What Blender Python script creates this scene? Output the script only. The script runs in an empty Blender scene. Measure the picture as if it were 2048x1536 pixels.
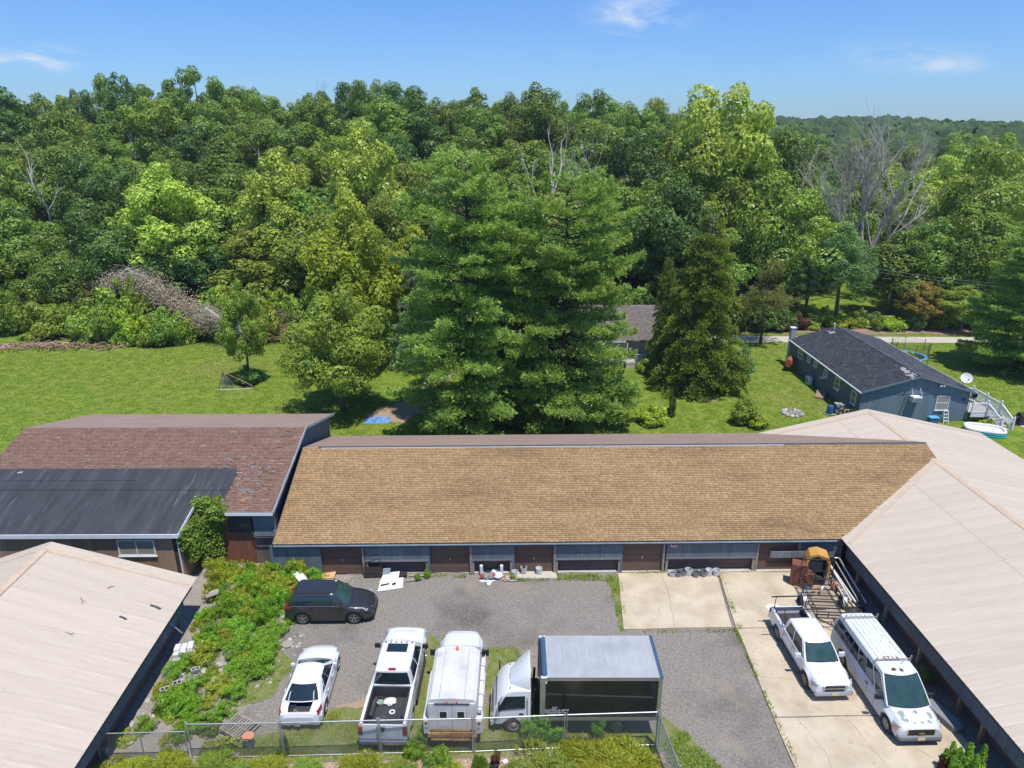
import bpy, math, random
import numpy as np
from mathutils import Vector, Matrix
R=math.radians
rnd=random.Random(7)
rng=np.random.default_rng(11)
C=bpy.context.scene.collection
scene=bpy.context.scene
# ------------------------------------------------------------------ camera, sky, sun, exposure
cam_d=bpy.data.cameras.new('camera'); cam=bpy.data.objects.new('camera',cam_d); C.objects.link(cam)
cam.location=(0,0,24.0); cam.rotation_euler=(R(90-19.6),0,0)
cam_d.sensor_width=36; cam_d.lens=24.6; cam_d.clip_start=.5; cam_d.clip_end=9000
scene.camera=cam
SUN=Vector((.17,-.27,1.0)).normalized()
EL=math.asin(SUN.z)
w=bpy.data.worlds.new('World'); scene.world=w; w.use_nodes=True
nt=w.node_tree; nt.nodes.clear()
def wn(t,**k):
    n=nt.nodes.new(t)
    for a,b in k.items(): setattr(n,a,b)
    return n
sky=wn('ShaderNodeTexSky',sky_type='NISHITA',sun_disc=False,sun_elevation=EL,sun_rotation=math.atan2(SUN.x,SUN.y),altitude=150,air_density=1.0,dust_density=.3,ozone_density=1.0)
bg=wn('ShaderNodeBackground'); out=wn('ShaderNodeOutputWorld')
bg.inputs['Strength'].default_value=.10
# thin cirrus wisps at three bearings
L=nt.links.new
tc=wn('ShaderNodeTexCoord'); mp=wn('ShaderNodeMapping'); mp.inputs['Scale'].default_value=(5,5,16); mp.inputs['Rotation'].default_value=(0,.35,0)
nz=wn('ShaderNodeTexNoise'); nz.inputs['Scale'].default_value=2.2; nz.inputs['Detail'].default_value=9; nz.inputs['Roughness'].default_value=.62; nz.inputs['Distortion'].default_value=1.2
cr=wn('ShaderNodeValToRGB'); cr.color_ramp.elements[0].position=.42; cr.color_ramp.elements[1].position=.85
acc=None
for (dx,dz,wx,wz,am) in ((-.519,.0805,.034,.014,1.3),(-.556,.083,.012,.016,1.1),(.16,.141,.07,.028,.9),(.463,.081,.06,.016,.8),(.43,.095,.045,.016,.6),(.49,.072,.04,.01,.7),(.05,.09,.2,.03,.15)):
    vm=wn('ShaderNodeVectorMath',operation='SUBTRACT'); vm.inputs[1].default_value=(dx,math.sqrt(1-dx*dx-dz*dz),dz); L(tc.outputs['Generated'],vm.inputs[0])
    vs_=wn('ShaderNodeVectorMath',operation='MULTIPLY'); vs_.inputs[1].default_value=(1/wx,.5/wx,1/wz); L(vm.outputs[0],vs_.inputs[0])
    vl=wn('ShaderNodeVectorMath',operation='LENGTH'); L(vs_.outputs[0],vl.inputs[0])
    mr=wn('ShaderNodeMapRange',interpolation_type='SMOOTHSTEP'); mr.inputs['From Min'].default_value=.1; mr.inputs['From Max'].default_value=1.35; mr.inputs['To Min'].default_value=am; mr.inputs['To Max'].default_value=0; L(vl.outputs['Value'],mr.inputs['Value'])
    if acc is None: acc=mr.outputs[0]
    else: ad=wn('ShaderNodeMath',operation='ADD'); L(acc,ad.inputs[0]); L(mr.outputs[0],ad.inputs[1]); acc=ad.outputs[0]
mx=wn('ShaderNodeMix',data_type='RGBA'); mx.inputs['B'].default_value=(7.2,7.6,8.2,1)
ml=wn('ShaderNodeMath',operation='MULTIPLY'); L(acc,ml.inputs[1])
L=nt.links.new
hs=wn('ShaderNodeHueSaturation'); hs.inputs['Saturation'].default_value=1.15; hs.inputs['Value'].default_value=1.0
L(tc.outputs['Generated'],mp.inputs[0]); L(mp.outputs[0],nz.inputs[0]); L(nz.outputs[0],cr.inputs[0]); L(cr.outputs[0],ml.inputs[0])
L(ml.outputs[0],mx.inputs['Factor']); L(sky.outputs[0],hs.inputs['Color'])
sx=wn('ShaderNodeSeparateXYZ'); L(tc.outputs['Generated'],sx.inputs[0])
rp=wn('ShaderNodeValToRGB'); e0,e1=rp.color_ramp.elements; e0.position=0; e0.color=(.52,.78,1.22,1); e1.position=.42; e1.color=(.80,1.10,1.5,1)
mt_=wn('ShaderNodeMix',data_type='RGBA',blend_type='MULTIPLY'); mt_.inputs['Factor'].default_value=1; L(sx.outputs['Z'],rp.inputs[0]); L(hs.outputs[0],mt_.inputs['A']); L(rp.outputs[0],mt_.inputs['B']); L(mt_.outputs['Result'],mx.inputs['A']); L(mx.outputs['Result'],bg.inputs['Color']); L(bg.outputs[0],out.inputs[0])
sd=bpy.data.lights.new('sun','SUN'); sd.energy=4.4; sd.angle=R(.53); sd.color=(1,.965,.9)
so=bpy.data.objects.new('sun',sd); C.objects.link(so); so.rotation_euler=SUN.to_track_quat('Z','Y').to_euler(); so.location=(20,-30,90)
scene.view_settings.view_transform='Standard'; scene.view_settings.look='None'
scene.view_settings.exposure=.24; scene.view_settings.gamma=1; scene.view_settings.use_curve_mapping=False
scene.render.engine='CYCLES'
scene.cycles.use_denoising=True
scene.cycles.max_bounces=6; scene.cycles.diffuse_bounces=3; scene.cycles.transmission_bounces=3; scene.cycles.transparent_max_bounces=8
# ------------------------------------------------------------------ materials
MATS={}
def base_mat(name):
    m=bpy.data.materials.new(name); m.use_nodes=True; n=m.node_tree; n.nodes.clear()
    return m,n
def mat(name,c1,c2=None,rough=.8,scale=3,detail=6,lo=.3,hi=.7,metal=0,spec=.3,bump=0,bscale=40,c3=None,s3=.5,f3=.5,island=0,vec=(1,1,1),speck=None,coat=0,c4=None,s4=.15,f4=.55):
    """Principled surface: two-tone noise, optional stain colour, per-piece variation and fine relief."""
    m,n=base_mat(name); N=n.nodes.new; K=n.links.new
    o=N('ShaderNodeOutputMaterial'); p=N('ShaderNodeBsdfPrincipled'); K(p.outputs[0],o.inputs[0])
    p.inputs['Roughness'].default_value=rough; p.inputs['Metallic'].default_value=metal; p.inputs['Specular IOR Level'].default_value=spec
    p.inputs['Coat Weight'].default_value=coat
    p.inputs['Coat Roughness'].default_value=.06
    t=N('ShaderNodeTexCoord'); mpn=N('ShaderNodeMapping'); mpn.inputs['Scale'].default_value=vec; K(t.outputs['Object'],mpn.inputs[0])
    def noise(s,d=6,r=.55):
        a=N('ShaderNodeTexNoise'); a.inputs['Scale'].default_value=s; a.inputs['Detail'].default_value=d; a.inputs['Roughness'].default_value=r; K(mpn.outputs[0],a.inputs[0]); return a
    def ramp(src,a,b):
        q=N('ShaderNodeMapRange'); q.inputs['From Min'].default_value=a; q.inputs['From Max'].default_value=b; K(src,q.inputs['Value']); return q.outputs[0]
    def mixc(f,A,B):
        q=N('ShaderNodeMix'); q.data_type='RGBA'
        for i,v in (('A',A),('B',B)):
            if isinstance(v,tuple): q.inputs[i].default_value=v+(1,)
            else: K(v,q.inputs[i])
        if isinstance(f,float): q.inputs['Factor'].default_value=f
        else: K(f,q.inputs['Factor'])
        return q.outputs['Result']
    col=c1
    if c2 is not None: col=mixc(ramp(noise(scale,detail).outputs[0],lo,hi),c1,c2)
    if c3 is not None: col=mixc(ramp(noise(s3,5).outputs[0],f3,f3+.18),col,c3)
    if c4 is not None: col=mixc(ramp(noise(s4,8,.65).outputs[0],f4,f4+.12),col,c4)
    if speck is not None:
        sc,thr,cs=speck
        v=N('ShaderNodeTexVoronoi'); v.inputs['Scale'].default_value=sc; K(mpn.outputs[0],v.inputs[0])
        sep=N('ShaderNodeSeparateColor'); K(v.outputs['Color'],sep.inputs[0])
        col=mixc(ramp(sep.outputs[0],thr,min(1,thr+.12)),col,cs)
    if island:
        g=N('ShaderNodeNewGeometry'); h=N('ShaderNodeHueSaturation')
        oi=N('ShaderNodeObjectInfo'); ad=N('ShaderNodeMath'); ad.operation='ADD'; K(g.outputs['Random Per Island'],ad.inputs[0]); K(oi.outputs['Random'],ad.inputs[1])
        fr=N('ShaderNodeMath'); fr.operation='FRACT'; K(ad.outputs[0],fr.inputs[0])
        q=N('ShaderNodeMapRange'); q.inputs['To Min'].default_value=1-island; q.inputs['To Max'].default_value=1+island; K(fr.outputs[0],q.inputs['Value'])
        K(q.outputs[0],h.inputs['Value'])
        if isinstance(col,tuple): h.inputs['Color'].default_value=col+(1,)
        else: K(col,h.inputs['Color'])
        col=h.outputs[0]
    if isinstance(col,tuple): p.inputs['Base Color'].default_value=col+(1,)
    else: K(col,p.inputs['Base Color'])
    if bump:
        b=N('ShaderNodeBump'); b.inputs['Strength'].default_value=bump; b.inputs['Distance'].default_value=.02
        K(noise(bscale,4).outputs[0],b.inputs['Height']); K(b.outputs[0],p.inputs['Normal'])
    MATS[name]=m; return m
def leafmat(name,c1,c2,trans=.27,gl=.025,var=.18,nscale=.5,hv=.014):
    """Leaf: diffuse + light coming through + a little sheen; hue drifts through the crown and between plants."""
    m,n=base_mat(name); N=n.nodes.new; K=n.links.new
    o=N('ShaderNodeOutputMaterial'); d=N('ShaderNodeBsdfDiffuse'); tr=N('ShaderNodeBsdfTranslucent'); g=N('ShaderNodeBsdfGlossy'); g.inputs['Roughness'].default_value=.42
    c1=tuple(v*k for v,k in zip(c1,(3.15,2.55,1.5))); c2=tuple(v*k for v,k in zip(c2,(3.15,2.55,1.5)))
    t=N('ShaderNodeTexCoord'); nz=N('ShaderNodeTexNoise'); nz.inputs['Scale'].default_value=nscale; nz.inputs['Detail'].default_value=5; K(t.outputs['Object'],nz.inputs[0])
    mr=N('ShaderNodeMapRange'); mr.inputs['From Min'].default_value=.35; mr.inputs['From Max'].default_value=.65; K(nz.outputs[0],mr.inputs['Value'])
    mi=N('ShaderNodeMix'); mi.data_type='RGBA'; mi.inputs['A'].default_value=c1+(1,); mi.inputs['B'].default_value=c2+(1,); K(mr.outputs[0],mi.inputs['Factor'])
    oi=N('ShaderNodeObjectInfo'); h=N('ShaderNodeHueSaturation'); ge=N('ShaderNodeNewGeometry')
    q=N('ShaderNodeMapRange'); q.inputs['To Min'].default_value=1-var; q.inputs['To Max'].default_value=1+var; K(oi.outputs['Random'],q.inputs['Value'])
    q2=N('ShaderNodeMapRange'); q2.inputs['To Min'].default_value=.75; q2.inputs['To Max'].default_value=1.3; K(ge.outputs['Random Per Island'],q2.inputs['Value'])
    mu=N('ShaderNodeMath'); mu.operation='MULTIPLY'; K(q.outputs[0],mu.inputs[0]); K(q2.outputs[0],mu.inputs[1])
    q3=N('ShaderNodeMapRange'); q3.inputs['To Min'].default_value=.5-hv; q3.inputs['To Max'].default_value=.5+hv; K(oi.outputs['Random'],q3.inputs['Value'])
    K(mu.outputs[0],h.inputs['Value']); K(q3.outputs[0],h.inputs['Hue']); K(mi.outputs['Result'],h.inputs['Color'])
    K(h.outputs[0],d.inputs[0]); 
    h2=N('ShaderNodeHueSaturation'); h2.inputs['Value'].default_value=1.5; h2.inputs['Hue'].default_value=.49; K(h.outputs[0],h2.inputs['Color']); K(h2.outputs[0],tr.inputs[0])
    a=N('ShaderNodeMixShader'); a.inputs[0].default_value=trans; K(d.outputs[0],a.inputs[1]); K(tr.outputs[0],a.inputs[2])
    b=N('ShaderNodeMixShader'); b.inputs[0].default_value=gl; K(a.outputs[0],b.inputs[1]); K(g.outputs[0],b.inputs[2]); K(b.outputs[0],o.inputs[0])
    MATS[name]=m; return m
# ------------------------------------------------------------------ mesh helpers
class MB:
    def __init__(s): s.v=[]; s.f=[]; s.n=0
    def add(s,vs,fs):
        b=s.n; s.v.extend([tuple(p) for p in vs]); s.f.extend([tuple(i+b for i in f) for f in fs]); s.n+=len(vs); return s
    def box(s,x0,x1,y0,y1,z0,z1):
        return s.add([(x0,y0,z0),(x1,y0,z0),(x1,y1,z0),(x0,y1,z0),(x0,y0,z1),(x1,y0,z1),(x1,y1,z1),(x0,y1,z1)],
              [(0,3,2,1),(4,5,6,7),(0,1,5,4),(1,2,6,5),(2,3,7,6),(3,0,4,7)])
    def bbox(s,x0,x1,y0,y1,z0,z1,b=.03):
        """box with chamfered vertical and top edges"""
        def ring(i,z): 
            return [(x0+i+b,y0+i,z),(x1-i-b,y0+i,z),(x1-i,y0+i+b,z),(x1-i,y1-i-b,z),(x1-i-b,y1-i,z),(x0+i+b,y1-i,z),(x0+i,y1-i-b,z),(x0+i,y0+i+b,z)]
        return s.rings([ring(0,z0),ring(0,z1-b),ring(b,z1)],True,True)
    def obox(s,c,ax,ay,az):
        """oriented box: centre, half axes"""
        c=Vector(c);ax=Vector(ax);ay=Vector(ay);az=Vector(az)
        vs=[c+i*ax+j*ay+k*az for k in(-1,1) for j in(-1,1) for i in(-1,1)]
        return s.add(vs,[(0,2,3,1),(4,5,7,6),(0,1,5,4),(1,3,7,5),(3,2,6,7),(2,0,4,6)])
    def bar(s,a,b,w,h=None,up=(0,0,1)):
        a=Vector(a);b=Vector(b);d=(b-a); L_=d.length; d.normalize(); u=Vector(up)
        if abs(d.dot(u))>.98: u=Vector((1,0,0))
        sd=d.cross(u).normalized(); u=sd.cross(d)
        return s.obox((a+b)/2,d*L_/2,sd*w/2,u*(h or w)/2)
    def rings(s,rs,cap0=False,cap1=False,closed=True):
        m=len(rs[0]); b=s.n; vs=[p for r in rs for p in r]; fs=[]
        for i in range(len(rs)-1):
            for j in range(m if closed else m-1):
                k=(j+1)%m; fs.append((i*m+j,i*m+k,(i+1)*m+k,(i+1)*m+j))
        if cap0: fs.append(tuple(reversed(range(m))))
        if cap1: fs.append(tuple(range((len(rs)-1)*m,len(rs)*m)))
        return s.add(vs,fs)
    def tube(s,pts,r,n=8,cap=True):
        pts=[Vector(p) for p in pts]; rr=r if isinstance(r,(list,tuple)) else [r]*len(pts); out_=[]
        pu=None
        for i,p in enumerate(pts):
            d=(pts[min(i+1,len(pts)-1)]-pts[max(i-1,0)]).normalized()
            if pu is None: pu=Vector((0,0,1)) if abs(d.z)<.9 else Vector((1,0,0))
            sx=d.cross(pu).normalized(); pu=sx.cross(d).normalized()
            out_.append([p+(sx*math.cos(2*math.pi*k/n)+pu*math.sin(2*math.pi*k/n))*rr[i] for k in range(n)])
        return s.rings(out_,cap,cap)
    def cyl(s,c,r,h,n=16,r2=None,axis='z'):
        c=Vector(c); r2=r if r2 is None else r2; A=[];B=[]
        for k in range(n):
            a=2*math.pi*k/n; ca,sa=math.cos(a),math.sin(a)
            if axis=='z': A.append(c+Vector((r*ca,r*sa,0))); B.append(c+Vector((r2*ca,r2*sa,h)))
            elif axis=='y': A.append(c+Vector((r*ca,0,-r*sa))); B.append(c+Vector((r2*ca,h,-r2*sa)))
            else: A.append(c+Vector((0,r*ca,r*sa))); B.append(c+Vector((h,r2*ca,r2*sa)))
        return s.rings([A,B],True,True)
    def lathe(s,c,prof,n=24,axis='z',cap0=True,cap1=True):
        c=Vector(c); rs=[]
        for r,h in prof:
            q=[]
            for k in range(n):
                a=2*math.pi*k/n; ca,sa=math.cos(a),math.sin(a)
                q.append(c+(Vector((r*ca,r*sa,h)) if axis=='z' else Vector((r*ca,h,-r*sa)) if axis=='y' else Vector((h,r*ca,r*sa))))
            rs.append(q)
        return s.rings(rs,cap0,cap1)
    def poly(s,pts,th,nrm=(0,0,1)):
        """flat polygon given thickness along nrm"""
        n=Vector(nrm).normalized(); P=[Vector(p) for p in pts]
        return s.rings([P,[p+n*th for p in P]],True,True)
    def build(s,name,m,parent=None,smooth=False,angle=40,kind=None):
        me=bpy.data.meshes.new(name); me.from_pydata(s.v,[],s.f); me.update()
        o=link(name,me,m,parent,kind)
        if smooth:
            me.polygons.foreach_set('use_smooth',[True]*len(me.polygons))
            me.set_sharp_from_angle(angle=R(angle))
        return o
def link(name,me,m,parent=None,kind=None):
    o=bpy.data.objects.new(name,me); C.objects.link(o)
    if m is not None:
        if isinstance(m,str): m=MATS[m]
        if not me.materials: me.materials.append(m)
    if parent is not None: o.parent=parent
    if kind: o['kind']=kind
    return o
def npmesh(name,v,f):
    """v (n,3), f (m,3|4) arrays"""
    me=bpy.data.meshes.new(name); k=f.shape[1]
    me.vertices.add(len(v)); me.vertices.foreach_set('co',np.ascontiguousarray(v,dtype=np.float32).ravel())
    me.loops.add(f.size); me.loops.foreach_set('vertex_index',np.ascontiguousarray(f,dtype=np.int32).ravel())
    me.polygons.add(len(f)); me.polygons.foreach_set('loop_start',np.arange(0,f.size,k,dtype=np.int32))
    try: me.polygons.foreach_set('loop_total',np.full(len(f),k,dtype=np.int32))
    except Exception: pass
    me.update(calc_edges=True); return me
def tag(o,label,cat,group=None):
    o['label']=label; o['category']=cat
    if group: o['group']=group
    return o
def thing(name,label,cat,loc=(0,0,0),rz=0,group=None):
    o=bpy.data.objects.new(name,None); C.objects.link(o); o.location=loc; o.rotation_euler=(0,0,R(rz)); o.empty_display_size=.3
    return tag(o,label,cat,group)
def copy_tree(o,parent=None):
    c=o.copy(); C.objects.link(c); c.parent=parent
    for ch in list(o.children): copy_tree(ch,c)
    return c
def struct(o): o['kind']='structure'; return o
def textmesh(txt,size,m,parent,loc,rot,name='lettering',ext=.002):
    cu=bpy.data.curves.new(name,'FONT'); cu.body=txt; cu.size=size; cu.extrude=ext; cu.align_x='CENTER'; cu.resolution_u=3
    t=bpy.data.objects.new(name,cu); C.objects.link(t); bpy.context.view_layer.update()
    me=bpy.data.meshes.new_from_object(t.evaluated_get(bpy.context.evaluated_depsgraph_get()))
    bpy.data.objects.remove(t); bpy.data.curves.remove(cu)
    o=link(name,me,m,parent); o.location=loc; o.rotation_euler=rot; return o
def sm(t): t=max(0,min(1,t)); return t*t*(3-2*t)
def ground_z(x,y):
    a=16.5*(1-sm((x-22)/42))+1.5
    z=a*sm((y-88)/75)*1.0
    z+=(3+9*sm((y-160)/300))*sm((y-130)/120)*sm((x-20)/40)
    z+=3*math.exp(-((x/y-.50)/.10)**2)*sm((y-350)/250) if y>300 else 0
    z+=7*sm((y-420)/330)+5*math.sin(x/170+1.3)*sm((y-420)/300)
    z-=10*sm((y-900)/500)
    return z
# ------------------------------------------------------------------ palette
mat('asphalt_shingle_tan',(.345,.215,.10),(.40,.26,.13),rough=.95,scale=1.0,island=.16,bump=.3,bscale=120,c3=(.27,.17,.085),s3=.35,f3=.52,vec=(.4,1.3,1))
mat('shingle_gap_dark',(.10,.065,.045),(.13,.085,.06),rough=1)
mat('asphalt_shingle_brown',(.205,.118,.088),(.25,.155,.118),rough=.95,scale=1.4,island=.15,bump=.3,bscale=120)
mat('asphalt_shingle_orange',(.37,.19,.12),(.30,.16,.11),rough=.95,island=.25)
mat('asphalt_shingle_slate',(.16,.18,.19),(.24,.25,.25),rough=.95,island=.25)
mat('asphalt_shingle_pink',(.36,.26,.215),(.27,.19,.155),rough=.95,scale=.9,island=.12,bump=.3,bscale=120,vec=(.5,2,2))
mat('asphalt_shingle_charcoal',(.050,.055,.066),(.085,.09,.10),rough=.95,scale=1.6,island=.35,bump=.3,bscale=120)
mat('asphalt_shingle_drab',(.16,.13,.12),(.22,.18,.16),rough=.95,island=.2)
mat('rubber_roofing',(.030,.032,.035),(.058,.061,.065),rough=.62,scale=1.0,vec=(2.6,.28,1),lo=.35,hi=.75,c3=(.11,.115,.125),s3=1.3,f3=.6,spec=.4)
mat('metal_roof_tan',(.47,.395,.31),(.53,.45,.36),rough=.55,scale=1.1,vec=(.35,1.6,1),metal=0,spec=.35,island=.035,c3=(.44,.345,.25),s3=.5,f3=.6)
mat('metal_trim_tan',(.56,.44,.33),(.48,.36,.25),rough=.55,scale=2)
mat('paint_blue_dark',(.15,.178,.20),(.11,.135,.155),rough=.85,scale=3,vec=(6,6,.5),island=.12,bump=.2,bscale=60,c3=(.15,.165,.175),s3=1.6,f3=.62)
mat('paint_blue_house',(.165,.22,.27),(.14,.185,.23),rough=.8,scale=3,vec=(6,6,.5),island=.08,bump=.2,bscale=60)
mat('weathered_and_sunlit_grey',(.14,.15,.16),(.26,.27,.28),rough=.9,scale=5,vec=(9,9,.6),island=.15)
mat('garage_door_brown',(.12,.078,.062),(.15,.095,.075),rough=.6,scale=1.5,spec=.3,c3=(.15,.09,.065),s3=.7,f3=.6)
mat('base_panel_brown',(.13,.09,.08),(.16,.11,.10),rough=.85,scale=4,speck=(30,.965,(.3,.28,.26)))
mat('cedar_boards',(.38,.24,.17),(.28,.17,.12),rough=.8,scale=2.2,vec=(5,5,.45),island=.16,bump=.3,bscale=30)
mat('rust_boards',(.26,.095,.05),(.16,.07,.045),rough=.85,scale=2.5,vec=(4,4,.5),island=.12)
mat('grey_rot_boards',(.17,.135,.12),(.10,.085,.08),rough=.9,scale=6,vec=(7,7,.5),island=.2)
mat('white_trim',(.74,.76,.78),(.66,.68,.70),rough=.55,scale=2)
mat('grey_fascia',(.25,.30,.34),(.36,.42,.46),rough=.6,scale=1)
mat('dark_fascia',(.045,.055,.065),(.07,.08,.09),rough=.6,scale=2)
mat('wood_post',(.36,.22,.11),(.22,.15,.10),rough=.85,scale=4,vec=(6,6,.5))
mat('wood_post_grey',(.24,.205,.17),(.33,.29,.24),rough=.9,scale=4,vec=(6,6,.5))
mat('window_glass',(.045,.05,.055),None,rough=.04,spec=.8)
mat('window_blind',(.28,.26,.21),(.33,.31,.26),rough=.3,scale=1,spec=.6)
mat('cream_siding',(.56,.54,.47),(.50,.48,.42),rough=.7,scale=2,island=.05)
mat('gravel',(.165,.145,.122),(.27,.24,.205),rough=.95,scale=9,detail=12,lo=.36,hi=.66,bump=1.0,bscale=22,c3=(.115,.10,.085),s3=.22,f3=.50,c4=(.27,.22,.16),s4=.28,f4=.56,speck=(40,.84,(.29,.27,.24)))
mat('gravel_light',(.30,.26,.215),(.22,.20,.18),rough=.95,scale=1.5,detail=9,bump=.8,bscale=30,speck=(26,.93,(.5,.47,.42)))
mat('concrete',(.53,.445,.325),(.43,.35,.245),rough=.9,scale=.8,detail=14,lo=.38,hi=.64,bump=.12,bscale=60,c3=(.36,.265,.17),s3=.5,f3=.60,c4=(.42,.36,.29),s4=1.6,f4=.6,speck=(14,.98,(.30,.25,.19)))
mat('concrete_pale',(.50,.46,.38),(.42,.38,.31),rough=.9,scale=1.5,detail=8)
mat('lawn',(.112,.175,.018),(.18,.23,.030),rough=.95,scale=.9,detail=14,lo=.42,hi=.58,spec=.1,bump=1.0,bscale=7,c3=(.20,.205,.05),s3=.05,f3=.56,c4=(.19,.20,.06),s4=.4,f4=.58,speck=(5,.80,(.085,.135,.018)))
mat('rough_grass',(.12,.165,.035),(.20,.20,.085),rough=.95,scale=2.5,detail=10,lo=.38,hi=.62,spec=.1,bump=1.0,bscale=16,c3=(.21,.18,.14),s3=1.1,f3=.60)
mat('forest_floor',(.045,.055,.022),(.075,.065,.035),rough=1,scale=.5,spec=.05)
mat('bare_dirt',(.36,.26,.18),(.28,.20,.14),rough=1,scale=1.5,detail=9,bump=.5,bscale=10)
mat('mulch',(.40,.28,.20),(.30,.20,.14),rough=1,scale=6,detail=9,bump=1,bscale=22,speck=(22,.80,(.56,.46,.38)))
mat('stone_grey',(.33,.32,.30),(.24,.23,.21),rough=.95,scale=3,island=.25,bump=.4,bscale=12)
mat('stone_pale',(.50,.47,.42),(.38,.35,.31),rough=.95,scale=3,island=.2,bump=.4,bscale=12)
mat('cinder_block',(.40,.385,.36),(.33,.32,.30),rough=.95,scale=4,bump=.4,bscale=60)
mat('bark_grey',(.16,.13,.10),(.10,.08,.06),rough=.95,scale=3,vec=(4,4,.6),bump=.6,bscale=9)
mat('bark_dark',(.07,.055,.045),(.045,.036,.03),rough=.95,scale=3,vec=(4,4,.6),bump=.6,bscale=9)
mat('bark_white',(.58,.55,.49),(.38,.34,.29),rough=.9,scale=2,vec=(2,2,.8))
mat('dead_wood',(.50,.46,.40),(.36,.33,.28),rough=.95,scale=2,vec=(3,3,.6))
mat('dead_wood_brown',(.30,.20,.135),(.22,.155,.11),rough=.95,scale=2,island=.2)
mat('dead_leaf',(.48,.37,.25),(.38,.32,.22),rough=.9,scale=2,island=.3)
mat('car_white',(.68,.69,.70),None,rough=.3,spec=.5,coat=.6)
mat('car_white_worn',(.64,.65,.65),(.56,.57,.56),rough=.42,scale=1.2,spec=.4,c3=(.55,.54,.50),s3=1.1,f3=.68)
mat('cap_white',(.62,.61,.59),(.50,.49,.47),rough=.6,scale=1.3,detail=10,c3=(.40,.39,.375),s3=1.4,f3=.58)
mat('car_grey',(.055,.054,.054),None,rough=.28,metal=.55,spec=.5,coat=.8)
mat('car_glass',(.012,.022,.024),None,rough=.03,spec=1.0)
mat('car_glass_green',(.035,.075,.065),(.02,.045,.04),rough=.04,spec=.9,scale=2)
mat('black_plastic',(.022,.023,.025),(.035,.036,.038),rough=.6,scale=3)
mat('tyre_rubber',(.03,.029,.028),(.05,.048,.045),rough=.9,scale=6)
mat('alloy',(.42,.42,.43),None,rough=.35,metal=.8)
mat('steel_rim',(.38,.36,.33),(.28,.22,.18),rough=.5,metal=.5,scale=4)
mat('alloy_gold',(.42,.36,.28),(.30,.24,.18),rough=.5,metal=.4,scale=5)
mat('chrome',(.50,.50,.50),None,rough=.32,metal=.9)
mat('tail_red',(.30,.015,.02),None,rough=.2,spec=.7,coat=.5)
mat('amber_lens',(.75,.22,.03),None,rough=.2,spec=.6,coat=.5)
mat('headlamp',(.45,.46,.45),(.30,.31,.30),rough=.12,spec=.9,scale=9,coat=.6)
mat('bed_liner',(.035,.036,.038),(.055,.056,.058),rough=.75,scale=3,c3=(.10,.10,.10),s3=1.2,f3=.6)
mat('plate_yellow',(.62,.50,.16),(.68,.60,.30),rough=.5,scale=4)
mat('primer_grey',(.30,.33,.34),(.24,.27,.28),rough=.7,scale=3)
mat('rust',(.20,.085,.045),(.12,.055,.035),rough=.9,scale=6)
mat('orange_rusty',(.62,.36,.12),(.42,.20,.08),rough=.7,scale=4,detail=8)
mat('box_roof',(.56,.56,.55),(.46,.46,.45),rough=.38,metal=.35,scale=1.0,detail=9,c3=(.42,.43,.45),s3=.9,f3=.6)
mat('box_black',(.018,.019,.021),None,rough=.13,spec=.6)
mat('aluminium_rail',(.50,.49,.44),(.42,.41,.36),rough=.35,metal=.7,scale=3)
mat('box_blue',(.045,.085,.15),(.06,.11,.18),rough=.4,scale=3)
mat('galvanised',(.52,.54,.55),(.42,.44,.45),rough=.4,metal=.7,scale=8)
mat('chain_wire',(.30,.32,.32),None,rough=.5,metal=.6)
mat('steel_dark',(.035,.033,.033),(.06,.05,.045),rough=.6,scale=6)
mat('pallet_wood',(.36,.31,.26),(.24,.20,.165),rough=.95,scale=5,vec=(2,8,8),island=.25)
mat('new_wood',(.58,.40,.20),(.48,.32,.15),rough=.8,scale=4)
mat('yellow_wood',(.60,.33,.08),(.48,.24,.05),rough=.5,scale=3)
mat('brown_cabinet',(.22,.085,.05),(.16,.06,.04),rough=.45,scale=2)
mat('oil_tank_red',(.46,.115,.06),(.36,.10,.06),rough=.6,scale=3)
mat('white_plastic',(.70,.70,.70),(.60,.60,.60),rough=.5,scale=3)
mat('grey_plastic',(.22,.24,.26),(.17,.185,.20),rough=.6,scale=3)
mat('teal_vinyl',(.02,.42,.44),(.02,.36,.40),rough=.3,spec=.6,scale=2)
mat('blue_plastic',(.03,.10,.28),(.04,.14,.34),rough=.4,scale=3)
mat('trampoline_blue',(.10,.38,.58),None,rough=.5)
mat('orange_plastic',(.70,.26,.12),(.62,.30,.18),rough=.5,scale=4)
mat('green_bucket',(.16,.27,.18),(.26,.33,.26),rough=.7,scale=5)
mat('pvc',(.66,.65,.62),(.54,.52,.48),rough=.5,scale=4)
mat('blue_tarp',(.10,.22,.42),(.16,.32,.55),rough=.35,scale=3)
mat('sign_orange',(.62,.12,.04),None,rough=.5)
mat('sign_black',(.02,.02,.02),None,rough=.5)
mat('red_cloth',(.50,.07,.06),(.36,.05,.05),rough=.8,scale=5)
mat('gold_badge',(.48,.34,.09),None,rough=.35,metal=.6)
leafmat('leaf_oak',(.042,.085,.022),(.065,.115,.028))
leafmat('leaf_dark',(.025,.060,.021),(.044,.088,.027))
leafmat('leaf_maple_light',(.135,.195,.045),(.105,.165,.040))
leafmat('leaf_mid',(.075,.130,.028),(.055,.105,.027))
leafmat('leaf_yellow',(.115,.180,.022),(.080,.140,.024))
leafmat('leaf_olive',(.066,.118,.026),(.086,.135,.030))
leafmat('leaf_orange',(.13,.12,.035),(.09,.12,.03))
leafmat('leaf_locust',(.055,.130,.062),(.045,.105,.045))
leafmat('leaf_crab',(.060,.110,.025),(.095,.150,.030))
leafmat('leaf_red',(.038,.013,.018),(.034,.025,.018))
leafmat('needle_pine',(.072,.140,.050),(.104,.180,.056),trans=.3,gl=.03,hv=.002,var=.05)
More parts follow.
